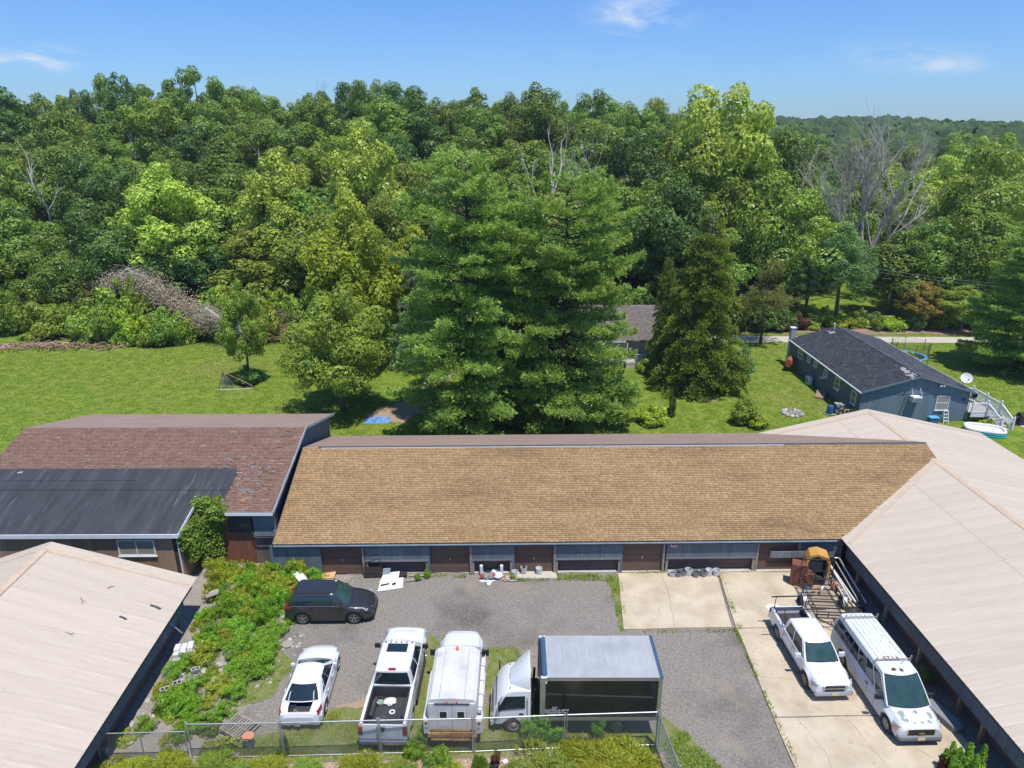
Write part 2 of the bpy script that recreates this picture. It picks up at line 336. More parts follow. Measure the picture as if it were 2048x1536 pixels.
leafmat('needle_hemlock',(.078,.125,.026),(.055,.095,.022),trans=.3,hv=.002,var=.05)
leafmat('needle_blue',(.085,.14,.15),(.065,.11,.10),trans=.3)
leafmat('needle_dull',(.055,.085,.030),(.085,.110,.045),trans=.3)
leafmat('juniper_yellow',(.105,.135,.018),(.075,.115,.018),trans=.25)
leafmat('weed_leaf',(.050,.130,.016),(.074,.160,.020),nscale=1.2)
leafmat('weed_yellow',(.110,.145,.020),(.085,.130,.020),nscale=1.2)
leafmat('grass_blade',(.085,.125,.025),(.12,.14,.04),nscale=.8,gl=.03)
leafmat('grass_green',(.055,.12,.018),(.085,.145,.022),nscale=.8,gl=.03)
leafmat('ivy_leaf',(.042,.09,.018),(.065,.115,.02),nscale=1.2)
leafmat('far_wood',(.035,.070,.040),(.05,.085,.045),nscale=.02)
# ------------------------------------------------------------------ ground
def axis(bps):
    o=[]
    for a,b,s in bps: o+=list(np.arange(a,b,s))
    o.append(bps[-1][1]); return np.array(o)
xs=axis([(-2600,-300,160),(-300,-100,20),(-100,140,5),(140,400,20),(400,2600,160)]); ys=axis([(-500,0,60),(0,80,5),(80,260,5),(260,1000,25),(1000,5200,280)])
V=np.array([(x,y,ground_z(x,y)) for y in ys for x in xs]); nx=len(xs)
F_=np.array([(j*nx+i,j*nx+i+1,(j+1)*nx+i+1,(j+1)*nx+i) for j in range(len(ys)-1) for i in range(nx-1)])
g=link('ground',npmesh('ground',V,F_),'lawn'); struct(g)
g.data.materials.append(MATS['forest_floor'])
mi=np.array([1 if ys[k//(nx-1)]>=90 and not(xs[k%(nx-1)]>35 and ys[k//(nx-1)]<125) else 0 for k in range(len(F_))],dtype=np.int32); g.data.polygons.foreach_set('material_index',mi)
def sheet(name,pts,z,m,jit=0,seg=.8,th=None):
    """flat polygon sheet with a slightly ragged rim"""
    P=[]
    for i,(x,y) in enumerate(pts):
        x2,y2=pts[(i+1)%len(pts)]; L_=math.hypot(x2-x,y2-y); n=max(1,int(L_/seg)) if jit else 1
        for k in range(n):
            t=k/n; P.append((x+(x2-x)*t+(rnd.uniform(-jit,jit) if k else 0),y+(y2-y)*t+(rnd.uniform(-jit,jit) if k else 0),z))
    b=MB()
    if th: b.poly([(x,y,z-th) for x,y,_ in P],th)
    else: b.add(P,[tuple(range(len(P)))])
    return b.build(name,m)
struct(sheet('gravel_yard',[(-16.5,10),(20,10),(20,35.2),(-17,35.2)],.004,'gravel'))
struct(sheet('soil_strip',[(-18.6,10),(-12.8,10),(-12.6,22.0),(-11.2,25.8),(-11.8,29.2),(-12.4,31.6),(-9.2,34.2),(-9.2,34.9),(-18.6,36.4)],.010,'gravel_light',jit=.15))
struct(sheet('mulch_bed',[(-16.4,10),(6.9,10),(6.2,22.05),(-12.9,21.4),(-16.4,21.2)],.014,'mulch'))
struct(sheet('grass_patch',[(-13.0,21.6),(6.1,22.3),(6.5,24.1),(7.4,23.0),(9.2,19.8),(9.6,14),(10.4,10),(7.0,10),(6.5,22.3),(6.1,22.1),(-13,21.4)],.018,'rough_grass',jit=.1))
for q_ in([(-12.9,21.5),(6.0,22.3),(6.0,23.3),(2,23.2),(1,26.5),(.2,28.4),(-1.2,28.4),(-1.1,23.3),(-3.7,23.4),(-3.6,28.6),(-4.2,29.4),(-4.4,23.5),(-6.2,23.6),(-6.4,24.6),(-8.0,24.4),(-9,23.4),(-12.9,22.6)],):
    struct(sheet('grass_patch',q_,.020,'rough_grass',jit=.12,seg=.5))
struct(sheet('grass_patch',[(-12.2,24.5),(-10.9,25),(-10.5,27.4),(-11.6,28.6),(-12.4,27)],.022,'rough_grass',jit=.2,seg=.5))
struct(sheet('grass_patch',[(5.55,29.5),(5.9,29.6),(6.3,34.4),(5.5,34.5),(5.6,32)],.014,'rough_grass',jit=.08,seg=.5))
if 0: struct(sheet('sandy_patch',[(6.4,25),(7.6,24.6),(9.8,21),(10.6,17),(11.0,17),(10.9,21.5),(9.6,24),(8,26.8)],.010,'gravel_light',jit=.35))
struct(sheet('sandy_patch',[(-7.9,24.6),(-6.4,25.2),(-6.2,24.4),(-7.4,23.9)],.010,'bare_dirt',jit=.15))
slabs=[[(6.15,34.55),(11.85,34.6),(11.35,29.82),(5.74,29.66)],[(12.0,34.6),(18.75,34.7),(18.8,29.9),(11.55,29.75)],[(11.58,29.68),(18.8,29.83),(19.0,24.1),(11.42,23.9)],[(11.41,23.84),(19.0,24.04),(19.1,17.0),(11.3,17.0)],[(11.3,16.94),(19.1,16.94),(19.2,9.0),(11.3,9.0)]]
for s_ in slabs:
    o=struct(sheet('concrete_slab',s_,.075,'concrete',jit=.02,seg=1.2,th=.09))
struct(sheet('garage_apron',[(.02,34.9),(2.5,34.9),(2.6,34.0),(.05,33.95)],.11,'concrete_pale',jit=.02,th=.12))
struct(sheet('foundation_strip',[(-9.6,34.5),(18.6,34.7),(18.6,35.2),(-9.6,35.0)],.09,'concrete_pale',jit=.05,th=.1))
# back yard ground details
struct(sheet('dirt_path',[(-11.8,57.2),(-13.4,58.6),(-12.6,60.2),(-9.0,64.0),(-9.2,68.5),(-7.4,72),(-6.0,72),(-6.6,67),(-7.6,63),(-8.2,59.5),(-9.6,57.2)],.010,'bare_dirt',jit=.25))
struct(sheet('lane',[(15,86.0),(40,85.2),(60,84.9),(120,84.5),(120,81.4),(60,82.4),(40,82.6),(15,83.0)],.012,'concrete_pale',jit=.05,seg=3))
struct(sheet('far_drive',[(52,100),(58,104.5),(66,109),(75,110),(75,106),(66,104.5),(58,100),(53,96)],.03,'asphalt_shingle_charcoal',jit=.2))
struct(sheet('brown_bank',[(26,87.0),(60,86.2),(60,89.8),(26,90.0)],.03,'dead_wood_brown',jit=.6))
struct(sheet('garden_path',[(42.3,51.6),(44.4,51.2),(44.4,46),(42.6,46)],.02,'concrete_pale',jit=.05))
struct(sheet('garden_path',[(43.3,59.5),(46,57),(49,52),(47.6,51.6),(45,55.5),(42.9,58.6)],.02,'concrete_pale',jit=.05))
struct(sheet('gravel_drive',[(38.5,36),(60,36),(60,49),(46,50.6),(40.5,47)],.014,'gravel',jit=.4))
struct(sheet('bare_soil',[(5.3,65.1),(6.8,65.6),(9,64.8),(19,66.8),(21,66.2),(19,65.4),(17,64.6),(10,63.2)],.01,'bare_dirt',jit=.3) if False else sheet('bare_soil',[(17.6,62.9),(18.6,63.3),(20.0,63.1),(19.6,62.5),(18.3,62.4)],.010,'bare_dirt',jit=.15))
struct(sheet('bare_soil',[(-17.6,68.4),(-16.2,68.9),(-15.4,68.2),(-16.4,67.7)],.010,'bare_dirt',jit=.15))

def crack(pts,z=.0775,w_=.012):
    g=random.Random(int(pts[0][0]*100)); P=[]
    for (x0,y0),(x1,y1) in zip(pts,pts[1:]):
        n=max(2,int(math.hypot(x1-x0,y1-y0)/.14))
        for k in range(n): t=k/n; P.append((x0+(x1-x0)*t+g.uniform(-.025,.025),y0+(y1-y0)*t+g.uniform(-.025,.025)))
    P.append(pts[-1]); b=MB()
    for (x0,y0),(x1,y1) in zip(P,P[1:]):
        d=Vector((x1-x0,y1-y0)); d.normalize(); n=Vector((-d.y,d.x))*w_*g.uniform(.3,.8); b.add([(x0+n.x,y0+n.y,z),(x0-n.x,y0-n.y,z),(x1-n.x,y1-n.y,z),(x1+n.x,y1+n.y,z)],[(0,1,2,3)])
    struct(b.build('crack','mulch' if False else 'stain_brown'))
mat('stain_brown',(.20,.15,.10),(.14,.11,.08),rough=1)
for c_ in ([(8.6,34.4),(8.7,33.0),(8.55,31.4),(8.4,29.8)],[(14.6,24.0),(14.9,22.2),(15.3,20.5),(15.5,18.5)],[(11.6,26.3),(13.2,26.1)],[(16.8,22.2),(17.6,21.2),(18.9,20.6)],[(15.2,29.7),(15.0,28.2)],[(12.4,23.9),(12.9,22.0),(12.7,20.2)]): crack(c_)
# ------------------------------------------------------------------ roofs
def lerp(a,b,t): return a+(b-a)*t
def tabs(origin,u,v,urange,course,tab,th=.012,j0=0,j1=None,skip=None,seed=1,sl=.02,zjit=.006):
    """overlapping shingle tabs on a slope: returns vertex/face arrays; u = along eave, v = up the slope"""
    r=np.random.default_rng(seed); o=np.array(origin,float); u=np.array(u,float); v=np.array(v,float)
    u/=np.linalg.norm(u); Lv=np.linalg.norm(v); v=v/Lv; n=np.cross(u,v); n*=np.sign(n[2])
    nc=int(Lv/course) if j1 is None else j1; vs=[]; 
    for j in range(j0,nc):
        s0=j*course; a,b=urange(s0+course/2)
        if b-a<.05: continue
        e=a-r.uniform(0,tab)
        edges=[a]
        e=a+r.uniform(.1,1)*tab
        while e<b-.05: edges.append(e); e+=tab*r.choice([.55,.8,1,1,1.25])
        edges.append(b)
        for k in range(len(edges)-1):
            x0,x1=edges[k]+.007,edges[k+1]-.007
            if skip is not None and skip((x0+x1)/2,s0): continue
            t=th+r.uniform(-.4,1)*zjit; s1=s0+course-.003; sa=s0+.016+r.uniform(-1,1)*sl*.3
            P=lambda x,s,h: o+u*x+v*s+n*h
            vs.append([P(x0,sa,.0),P(x1,sa,.0),P(x0,sa,t),P(x1,sa,t),P(x0,s1,.003),P(x1,s1,.003)])
    vs=np.array(vs); m=len(vs); base=np.arange(m)[:,None]*6
    F=np.concatenate([base+np.array([0,1,3,2]),base+np.array([2,3,5,4]),base+np.array([0,2,4,4]),base+np.array([1,5,3,3])])
    tri=np.concatenate([base+np.array([0,2,4]),base+np.array([1,5,3])])
    quad=np.concatenate([base+np.array([0,1,3,2]),base+np.array([2,3,5,4])])
    allt=np.concatenate([quad[:,[0,1,2]],quad[:,[0,2,3]],tri])
    return vs.reshape(-1,3),allt
def tab_objects(origin,u,v,urange,course,tab,rows,m,parent,seed):
    V,T=tabs(origin,u,v,urange,course,tab,j0=0,j1=rows,seed=seed)
    n=len(V)//6; T0=np.array([(0,1,3),(0,3,2),(2,3,5),(2,5,4),(0,2,4),(1,5,3)])
    for i in range(n):
        p=V[i*6:i*6+6]; c=p.mean(0); o=link('shingle',npmesh('shingle',p-c,T0),m,parent); o.location=c
def slab_roof(mb,a,b,c,d,th):
    """a,b,c,d top corners; vertical thickness th downward"""
    T=[Vector(p) for p in (a,b,c,d)]; Bm=[p-Vector((0,0,th)) for p in T]
    mb.rings([Bm,T],True,True)
def boards(name,m,parent,x0,x1,y,z0,z1,w=.2,th=.02,axis='x',gap=.008,kind=None,seed=3,sgn=-1):
    """a run of vertical boards on one wall face, joined as one part"""
    r=random.Random(seed); b=MB(); x=x0
    while x<x1-.02:
        e=min(x+w,x1); t=th+r.uniform(0,.006)
        if axis=='x': b.box(x+gap/2,e-gap/2,min(y,y+sgn*t),max(y,y+sgn*t),z0,z1)
        else: b.box(min(y,y+sgn*t),max(y,y+sgn*t),x+gap/2,e-gap/2,z0,z1)
        x=e
    return b.build(name,m,parent,kind=kind)
# ================================================================== long garage
GS=.3337
gar=thing('garage_building','long low garage with a tan shingle roof over blue walls and five brown doors','garage',(0,34.35,0),1.0)
GL,GR=-13.5,27.55; RY=7.55; RZ=2.25+GS*RY
b=MB(); slab_roof(b,(GL,RY+.001,RZ),(GR,RY+.001,RZ),(GR,2*RY,2.25),(GL,2*RY,2.25),.12); b.build('rear_roof_slope','asphalt_shingle_pink',gar)
b=MB(); slab_roof(b,(GL,0,2.25),(GR,0,2.25),(GR,RY,RZ),(GL,RY,RZ),.12)
b.build('roof_deck','shingle_gap_dark',gar)
sl=math.hypot(RY,RZ-2.25)
ur=lambda s:(0,GR-GL)
def urg(s):
    # the right part of the front slope ends where it meets the metal roof
    y=s*RY/sl; return (0,min(GR-GL,(18.95+max(0,y*GS)/.257+.35)-GL))
tab_objects((GL,-.03,2.262),(1,0,0),(0,RY,RZ-2.25),ur if False else (lambda s:(0,18.9-GL)),.15,.30,2,'asphalt_shingle_tan',gar,5)
V_,T_=tabs((GL,-.03,2.262),(1,0,0),(0,RY,RZ-2.25),urg,.15,.30,j0=2,seed=6)
o=link('shingle_field',npmesh('shingle_field',V_,T_),'asphalt_shingle_tan',gar,'stuff')
b=MB(); b.rings([[(x,RY-.12,RZ-.02),(x,RY-.10,RZ+.02),(x,RY,RZ+.045),(x,RY+.10,RZ+.02),(x,RY+.12,RZ-.02)] for x in (GL+1.0,GR)],True,True); b.build('ridge_cap','dark_fascia',gar)
b=MB(); b.box(GL+1.2,GR-9.5,RY-.16,RY-.13,RZ-.06,RZ+.015); b.build('ridge_flashing','white_trim',gar)
b=MB(); b.box(GL+.03,GR-8.9,-.055,-.035,2.04,2.25); b.build('fascia','dark_fascia',gar)
b=MB(); b.box(GL+.05,GR-9.0,-.09,-.056,2.13,2.20); b.build('gutter','grey_fascia',gar)
b=MB(); 
for y0,y1,z0,z1 in((0,RY,2.25,RZ),(RY,2*RY,RZ,2.25)):
    b.add([(GL-.03,y0,z0-.16),(GL-.03,y1,z1-.16),(GL-.03,y1,z1+.02),(GL-.03,y0,z0+.02),(GL-.002,y0,z0-.16),(GL-.002,y1,z1-.16),(GL-.002,y1,z1+.02),(GL-.002,y0,z0+.02)],[(0,1,2,3),(7,6,5,4),(3,2,6,7),(0,4,5,1)])
b.build('rake_board','dark_fascia',gar)
WY=.15
b=MB(); b.box(GL+.2,18.8,WY+.45,14.6,0,2.1); b.build('inner_wall','base_panel_brown',gar)
# end gables
b=MB(); b.add([(GR-.3,WY,0),(GR-.3,2*RY-.4,0),(GR-.3,2*RY-.4,2.2),(GR-.3,RY,RZ-.15),(GR-.3,WY,2.2),(GR-.1,WY,0),(GR-.1,2*RY-.4,0),(GR-.1,2*RY-.4,2.2),(GR-.1,RY,RZ-.15),(GR-.1,WY,2.2)],[(0,1,2,3,4),(9,8,7,6,5),(0,5,6,1),(2,7,8,3),(3,8,9,4)])
b.build('end_wall','paint_blue_dark',gar)
def wpx(px): return (px-1024)*.02886
segs=[('full',548,644),('door',646,727),('pan',733,857),('door',861,940),('pan',944,1025),('door',1029,1107),('pan',1111,1242),('door',1245,1325),('pan',1332,1512),('door',1517,1597),('end',1603,1684)]
for kind_,a,c_ in segs:
    x0,x1=wpx(a),wpx(c_)
    if kind_=='full':
        boards('wall_panel','paint_blue_dark',gar,x0,x1,WY,.08,2.12,w=.2,seed=int(a))
    elif kind_ in('pan','end'):
        boards('wall_panel','paint_blue_dark',gar,x0,x1,WY,.96,2.12,w=.2,seed=int(a))
        b=MB(); b.box(x0,x1,WY-.045,WY-.03,.96,1.08); b.build('skirt_or_sunlit_strip','weathered_and_sunlit_grey',gar)  # paler strip: sun on the foot of the wall panel, put into the colour
        b=MB(); b.box(x0+.1,x1-.1,WY+.30,WY+.34,.1,.97)
        for k in range(3): b.box(x0+.1,x1-.1,WY+.285,WY+.30,.12+k*.28,.12+k*.28+.26)
        b.build('base_panel','base_panel_brown',gar)
        if kind_=='pan':
            for xx in (x0,x1-.14):
                b=MB(); b.box(xx,xx+.14,WY+.002,WY+.14,.05,.957); b.build('post','wood_post' if rnd.random()<.6 else 'wood_post_grey',gar)
    else:
        d=MB(); d.box(x0,x1,WY+.16,WY+.20,.10,2.12); d.box(x0,x1,WY+.13,WY+.16,.10,.55)
        do=d.build('garage_door','garage_door_brown',gar)
        for k in range(1,4): 
            s=MB(); s.box(x0+.02,x1-.02,WY+.150,WY+.16,.1+k*.5,.1+k*.5+.02); s.build('door_rail','garage_door_brown',do)
        h=MB(); h.cyl(((x0+x1)/2,WY+.13,1.02),.035,.05,10,axis='y'); h.box((x0+x1)/2-.02,(x0+x1)/2+.02,WY+.10,WY+.13,.90,1.10); h.build('handle','chrome',do)
        for xx in(x0-.12,x1):
            p=MB(); p.box(xx+.002,xx+.118,WY-.02,WY+.2,.05,2.12); p.build('door_jamb','paint_blue_dark' if xx<x0 and x0<8 else 'wood_post_grey',gar)
b=MB(); b.box(14.9,17.3,WY-.06,WY-.035,.98,1.42); 
for k in range(6): b.box(14.95+k*.39,14.95+k*.39+.36,WY-.075,WY-.06,.99,1.41)
b.build('nailed_board','weathered_and_sunlit_grey',gar)
s=thing('warning_sign','small black and orange sign on the blue wall right of the fourth door','sign',(9.28,34.35+WY+.05+.12,1.88),0)
b=MB(); b.box(-.17,.17,-.035,-.025,-.12,.12); b.build('rim','white_trim',s)
b=MB(); b.box(-.14,.14,-.040,-.035,0,.09); b.build('upper_field','sign_black',s)
b=MB(); b.box(-.14,.14,-.040,-.035,-.09,0); b.build('lower_field','sign_orange',s)
b=MB(); b.box(-.09,.09,-.043,-.040,-.06,-.035); b.build('marking','white_trim',s)
# ================================================================== metal roofs
def rib_panel(L_,wd,hi,name):
    """one ribbed sheet: L_ along x (down the slope is +x), wd along y"""
    prof=[(0,.004)]
    for k in range(3):
        y=.02+k*wd/3; prof+=[(y,.004),(y+.018,.024),(y+.045,.024),(y+.063,.004)]
        ym=y+wd/6; prof+=[(ym,.004),(ym+.012,.009),(ym+.03,.009),(ym+.042,.004)]
    prof+=[(wd-.007,.004)]
    b=MB(); vs=[(0,y,z) for y,z in prof]+[(L_,y,z) for y,z in prof]; n=len(prof)
    vs+=[(0,0,-.01),(0,wd-.007,-.01),(L_,0,-.01),(L_,wd-.007,-.01)]
    fs=[(i,i+1,n+i+1,n+i) for i in range(n-1)]+[(2*n,0,n,2*n+2),(2*n+1,2*n+3,2*n-1,n-1)]
    b.add(vs,fs); me=bpy.data.meshes.new(name); me.from_pydata(b.v,[],b.f); me.update(); me.materials.append(MATS['metal_roof_tan'])
    sc=None; return me
def metal_roof(parent,x0,z0,x1,z1,cuts,y0,y1,wd=.914,step=None):
    """panels from (x0,z0) to (x1,z1); cuts = fractions where sheets lap"""
    L_=math.hypot(x1-x0,z1-z0); d=Vector((x1-x0,0,z1-z0)).normalized(); up=Vector((-d.z,0,d.x)); 
    if up.z<0: up=-up
    cuts=[0]+cuts+[1]; n=int(math.ceil((y1-y0)/wd))
    for i in range(len(cuts)-1):
        me=rib_panel(L_*(cuts[i+1]-cuts[i])+.04,wd,.02,'roof_panel')
        for k in range(n):
            o=link('roof_panel',me,None,parent)
            yd=Vector((0,1,0)) if d.x>0 else Vector((0,-1,0))
            yy=(y0+k*wd) if d.x>0 else (y0+(k+1)*wd)
            lift=.004+ .012*(len(cuts)-1-i if z0>z1 else i)
            p=Vector((x0,yy,z0))+d*(L_*cuts[i])+up*lift
            M=Matrix((d,yd,up)).transposed().to_4x4(); M.translation=p; o.matrix_local=M
def metal_building(label,loc,rz,xr,zr,xe2,y0,y1,ze,side,cutl,cutr,cat='building'):
    t=thing('metal_roofed_building',label,cat,loc,rz)
    b=MB(); sgn=1 if xr>0 else -1
    slab_roof(b,(0,y0,ze-.02),(0,y1,ze-.02),(xr,y1,zr-.02),(xr,y0,zr-.02),.1); slab_roof(b,(xr+.001*sgn,y0,zr-.02),(xr+.001*sgn,y1,zr-.02),(xe2,y1,ze-.02),(xe2,y0,ze-.02),.1); b.build('roof_deck','shingle_gap_dark',t)
    # eave -> ridge on side one, ridge -> eave on side two (always laid from ridge down)
    metal_roof(t,xr,zr,-.05*sgn,ze-.01,cutl,y0,y1); metal_roof(t,xr,zr,xe2+.05*sgn,ze-.01,cutr,y0,y1)
    g=np.random.default_rng(3); sv=[]
    for x0_,x1_ in((xr,0),(xr,xe2)):
        for y in np.arange(y0+.1,y1,.3048):
            for f_ in np.arange(.06,.97,.13): x=lerp(x0_,x1_,f_+g.uniform(-.004,.004)); sv.append((x,y,lerp(zr,ze,f_)+.036))
    sv=np.array(sv)[g.random(len(sv))<.55]; q=np.array([(-.014,-.014,0),(.014,-.014,0),(.014,.014,0),(-.014,.014,0),(0,0,.012)]); V_=(sv[:,None]+q[None]).reshape(-1,3); T_=(np.arange(len(sv))[:,None,None]*5+np.array([(0,1,4),(1,2,4),(2,3,4),(3,0,4)])[None]).reshape(-1,3)
    link('screw_heads',npmesh('screw_heads',V_,T_),'primer_grey',t,'stuff')
    b=MB(); b.rings([[(xr-.24,y,zr-.03),(xr-.22,y,zr+.015),(xr-.05,y,zr+.055),(xr+.05,y,zr+.055),(xr+.22,y,zr+.015),(xr+.24,y,zr-.03)] for y in(y0,y1+.03)],True,True); b.build('ridge_cap','metal_trim_tan',t)
    for xa,za,xb,zb in((0,ze,xr,zr),(xr,zr,xe2,ze)):
        b=MB(); b.bar((xa,y1-.02,za-.03),(xb,y1-.02,zb-.03),.22,.16); b.build('rake_trim','metal_trim_tan',t)
    b=MB(); b.box(min(-.05*sgn,-.02*sgn),max(-.05*sgn,-.02*sgn),y0,y1,ze-.2,ze-.03); b.build('fascia','dark_fascia',t)
    # shell
    xi=.36*sgn; xo=xe2-.36*sgn; lo,hi=sorted((xi+.5*sgn,xo))
    b=MB(); b.box(lo,hi,y0+.3,y1-.35,0,ze-.13); b.add([(xi,y1-.35,ze-.15),(xr,y1-.35,zr-.2),(xo,y1-.35,ze-.15),(xi,y1-.4,ze-.15),(xr,y1-.4,zr-.2),(xo,y1-.4,ze-.15)],[(0,1,2),(5,4,3)]); b.build('inner_wall','base_panel_brown',t)
    return t
mr=metal_building('tan metal roofed building on the right, running toward the viewer beside the vans','building',None,0,0,0,0,0,0,0,[],[]) if False else metal_building('wide tan metal roofed building filling the right side beside the van',(18.93,34.45,0),1.05,8.4,4.28,17.5,-27.0,14.35,2.27,1,[.29],[.27])
boards('upper_wall','paint_blue_dark',mr,-27,.3,.36,.98,2.12,w=.2,axis='y',seed=9)
for y in (-1.2,-4.2,-7.3,-10.4,-11.9,-14.5,-17.5):
    b=MB(); b.box(.38,.52,y,y+.14,0,.98); b.build('post','wood_post' if -13<y<-9 else 'wood_post_grey',mr)
b=MB(); b.box(.80,.84,-27,.2,0,.99)
for k in range(11): b.box(.785,.80,-27+k*2.46,-27+k*2.46+2.4,.02,.97)
b.build('base_panel','base_panel_brown',mr)
b=MB(); b.bar((-.0,.02,2.30),(8.3,9.35-4.2*.0-.0,4.42),.001,.001)
# bright flashing where the shingles meet the metal slope
b=MB(); b.bar((.05,-.35+0,2.31),(8.3,6.0,4.32),.26,.03,up=(-.25,0,1)); b.build('valley_flashing','metal_trim_tan',mr)
ml_=metal_building('tan metal roofed building in the lower left corner with dark scraps lying on it',(-16.5,30.35,0),2.3,-6.85,4.55,-13.7,-24.0,0,2.25,-1,[],[])
boards('upper_wall','paint_blue_dark',ml_,-24,-.35,-.36,1.0,2.1,w=.2,axis='y',seed=12,sgn=1)
b=MB(); b.box(-.72,-.70,-24,-.4,0,1.0); b.build('base_panel','base_panel_brown',ml_)
def on_left_roof(px,py):
    # scraps rest on the near slope: solve for the roof plane
    a=R(19.6)+math.atan((py-768)/1400.); t=math.tan(a); X=(px-1024)*38/1400.; 
    for _ in range(30):
        zz=2.27+.336*max(0,(-16.5-.04*(30.35-Y_) if False else -16.5)-X) if _ else 3
        Y_=(24-zz)/t; zc=Y_*math.cos(R(19.6))+(24-zz)*math.sin(R(19.6)); X=(px-1024)*zc/1400.
    return X,Y_,zz+.03
for i,(px,py,l,wd,lab) in enumerate([(311,1216,.52,.14,'dark torn shingle scrap on the tan roof, nearest the right eave'),(246,1238,.36,.13,'small dark shingle scrap on the tan roof, middle one of three'),(147,1321,.42,.16,'dark rectangular shingle scrap lying lowest on the tan roof')]):
    X,Y,Z=on_left_roof(px,py); b=MB(); b.poly([(-l/2,-wd/2,0),(0,-wd/2+.03,0),(l/2,-wd/2,0),(l/2+.03,wd/2-.03,0),(.05,wd/2,0),(-l/2,wd/2-.02,0)],.02)
    o=b.build('shingle_scrap','dark_fascia'); o.location=(X,Y,Z+.02); o.rotation_euler=(0,R(18.5),R([-8,-14,3][i])); tag(o,lab,'shingle scrap')
for i,(px,py,l,rz_,lab) in enumerate([(163,1205,.5,-55,'thin dark twig on the tan roof left of the scraps'),(222,1177,.4,70,'small forked twig near the top of the tan roof'),(139,1272,.5,-15,'pale thin twig on the tan roof above the lowest scrap'),(113,1418,.35,-5,'short twig low on the tan roof by the left edge')]):
    X,Y,Z=on_left_roof(px,py); b=MB(); b.tube([(-l/2,0,0),(-.1*l,.04,.02),(.2*l,.03,.01),(l/2,-.03,0)],.012,5); b.tube([(0,.035,.01),(.1,.16,.02)],.008,5)
    o=b.build('twig','bark_dark'); o.location=(X,Y,Z+.035); o.rotation_euler=(0,R(18.5),R(rz_)); tag(o,lab,'twig')
# ================================================================== brown shingled building at left
lb=thing('brown_roofed_building','taller building with faded brown shingle roof and black rubber lean-to roof at left','building',(-13.65,35.15,0),.4)
PS=.2555; LR=7.75; LZ=3.7+PS*LR; LX=-18.6
b=MB(); slab_roof(b,(-3.15,0,3.7),(0,0,3.7),(0,LR,LZ),(-3.15,LR,LZ),.14); slab_roof(b,(LX,1.05,3.7+PS*1.05),(-3.151,1.05,3.7+PS*1.05),(-3.151,LR,LZ),(LX,LR,LZ),.14); slab_roof(b,(LX,-1.6,3.7-PS*1.6),(-4.78,-1.6,3.7-PS*1.6),(-4.78,1.049,3.7+PS*1.049),(LX,1.049,3.7+PS*1.049),.14); b.build('roof_deck','shingle_gap_dark',lb)
b=MB(); slab_roof(b,(LX,LR+.001,LZ),(0,LR+.001,LZ),(0,14.9,3.75),(LX,14.9,3.75),.14); b.build('rear_roof_slope','asphalt_shingle_pink',lb)
sl2=math.hypot(LR,LZ-3.7)
sk=lambda x,s: (x+LX<-3.3 and s*LR/sl2<3.5)
pr_=random.Random(3)
def patch(x,s):
    X=x+LX; Yy=s*LR/sl2
    p=.0
    if X>-4.6 and X<-.7: p=.30*math.exp(-((Yy-3.2)/1.9)**2)+.22*math.exp(-((Yy-1.3)/.7)**2)
    if X>-2.2 and Yy>5.2: p=.10
    return p
hashr=lambda x,s:random.Random(int(x*7)*1000+int(s*50)).random()
def sel(kind):
    def f(x,s):
        if sk(x,s): return True
        p=patch(x,s)*(1.7 if math.sin(x*3.1+s*5)+math.sin(x*1.3-s*7.7)>.1 else .4); h=hashr(x,s); c='o' if h<p*.72 else 'g' if h<p else 'b'
        if c=='b' and h>.985: c='o'
        return c!=kind
    return f
for kind_,m_,nm in(('b','asphalt_shingle_brown','shingle_field'),('o','asphalt_shingle_orange','bleached_shingle_patch'),('g','asphalt_shingle_slate','bare_slate_patch')):
    V_,T_=tabs((LX,-.03,3.712),(1,0,0),(0,LR,LZ-3.7),lambda s:(0,-LX),.14,.32,skip=sel(kind_),seed=21)
    link(nm,npmesh(nm,V_,T_),m_,lb,'stuff')
rz_=lambda y:3.7+PS*y
b=MB(); P=[(LX-.3,3.65),(-3.25,3.65),(-3.12,3.2),(-3.15,1.05),(-4.7,1.05),(-4.75,-1.65),(LX-.3,-1.65)]
T=[Vector((x,y,rz_(y)+.075)) for x,y in P]; B_=[Vector((x,y,rz_(y)+.0)) for x,y in P]; b.rings([B_[::-1],T[::-1]],True,True); b.build('rubber_roof','rubber_roofing',lb)
b=MB(); b.bar((LX-.3,1.85,rz_(1.85)+.082),(-3.3,1.75,rz_(1.75)+.082),.10,.012); b.bar((LX-.3,2.6,rz_(2.6)+.082),(-9,2.6,rz_(2.6)+.082),.06,.010); b.build('roof_seam','rubber_roofing',lb)
fz=rz_(-1.65)
b=MB(); b.box(LX-.3,-4.73,-1.70,-1.655,fz-.20,fz+.05); b.build('fascia','white_trim',lb)
b=MB(); b.bar((-4.72,-1.70,fz-.06),(-4.67,1.05,rz_(1.05)-.06),.04,.2); b.build('fascia','white_trim',lb)
b=MB(); b.box(-4.69,-3.16,1.0,1.045,rz_(1.05)-.20,rz_(1.05)+.045); b.build('fascia','white_trim',lb)
b=MB(); b.bar((-3.12,1.0,rz_(1)+.03),(-3.10,3.2,rz_(3.2)+.03),.04,.13); b.build('edge_strip','dark_fascia',lb)
b=MB(); b.box(-3.14,0,-.06,-.035,3.52,3.71); b.build('fascia','white_trim',lb)
for a_,b__ in(((0.02,-.03,3.66),(0.02,LR,LZ-.04)),((0.02,LR,LZ-.04),(0.02,14.95,3.71))):
    b=MB(); b.bar(a_,b__,.05,.19); b.build('rake_board','grey_fascia',lb)
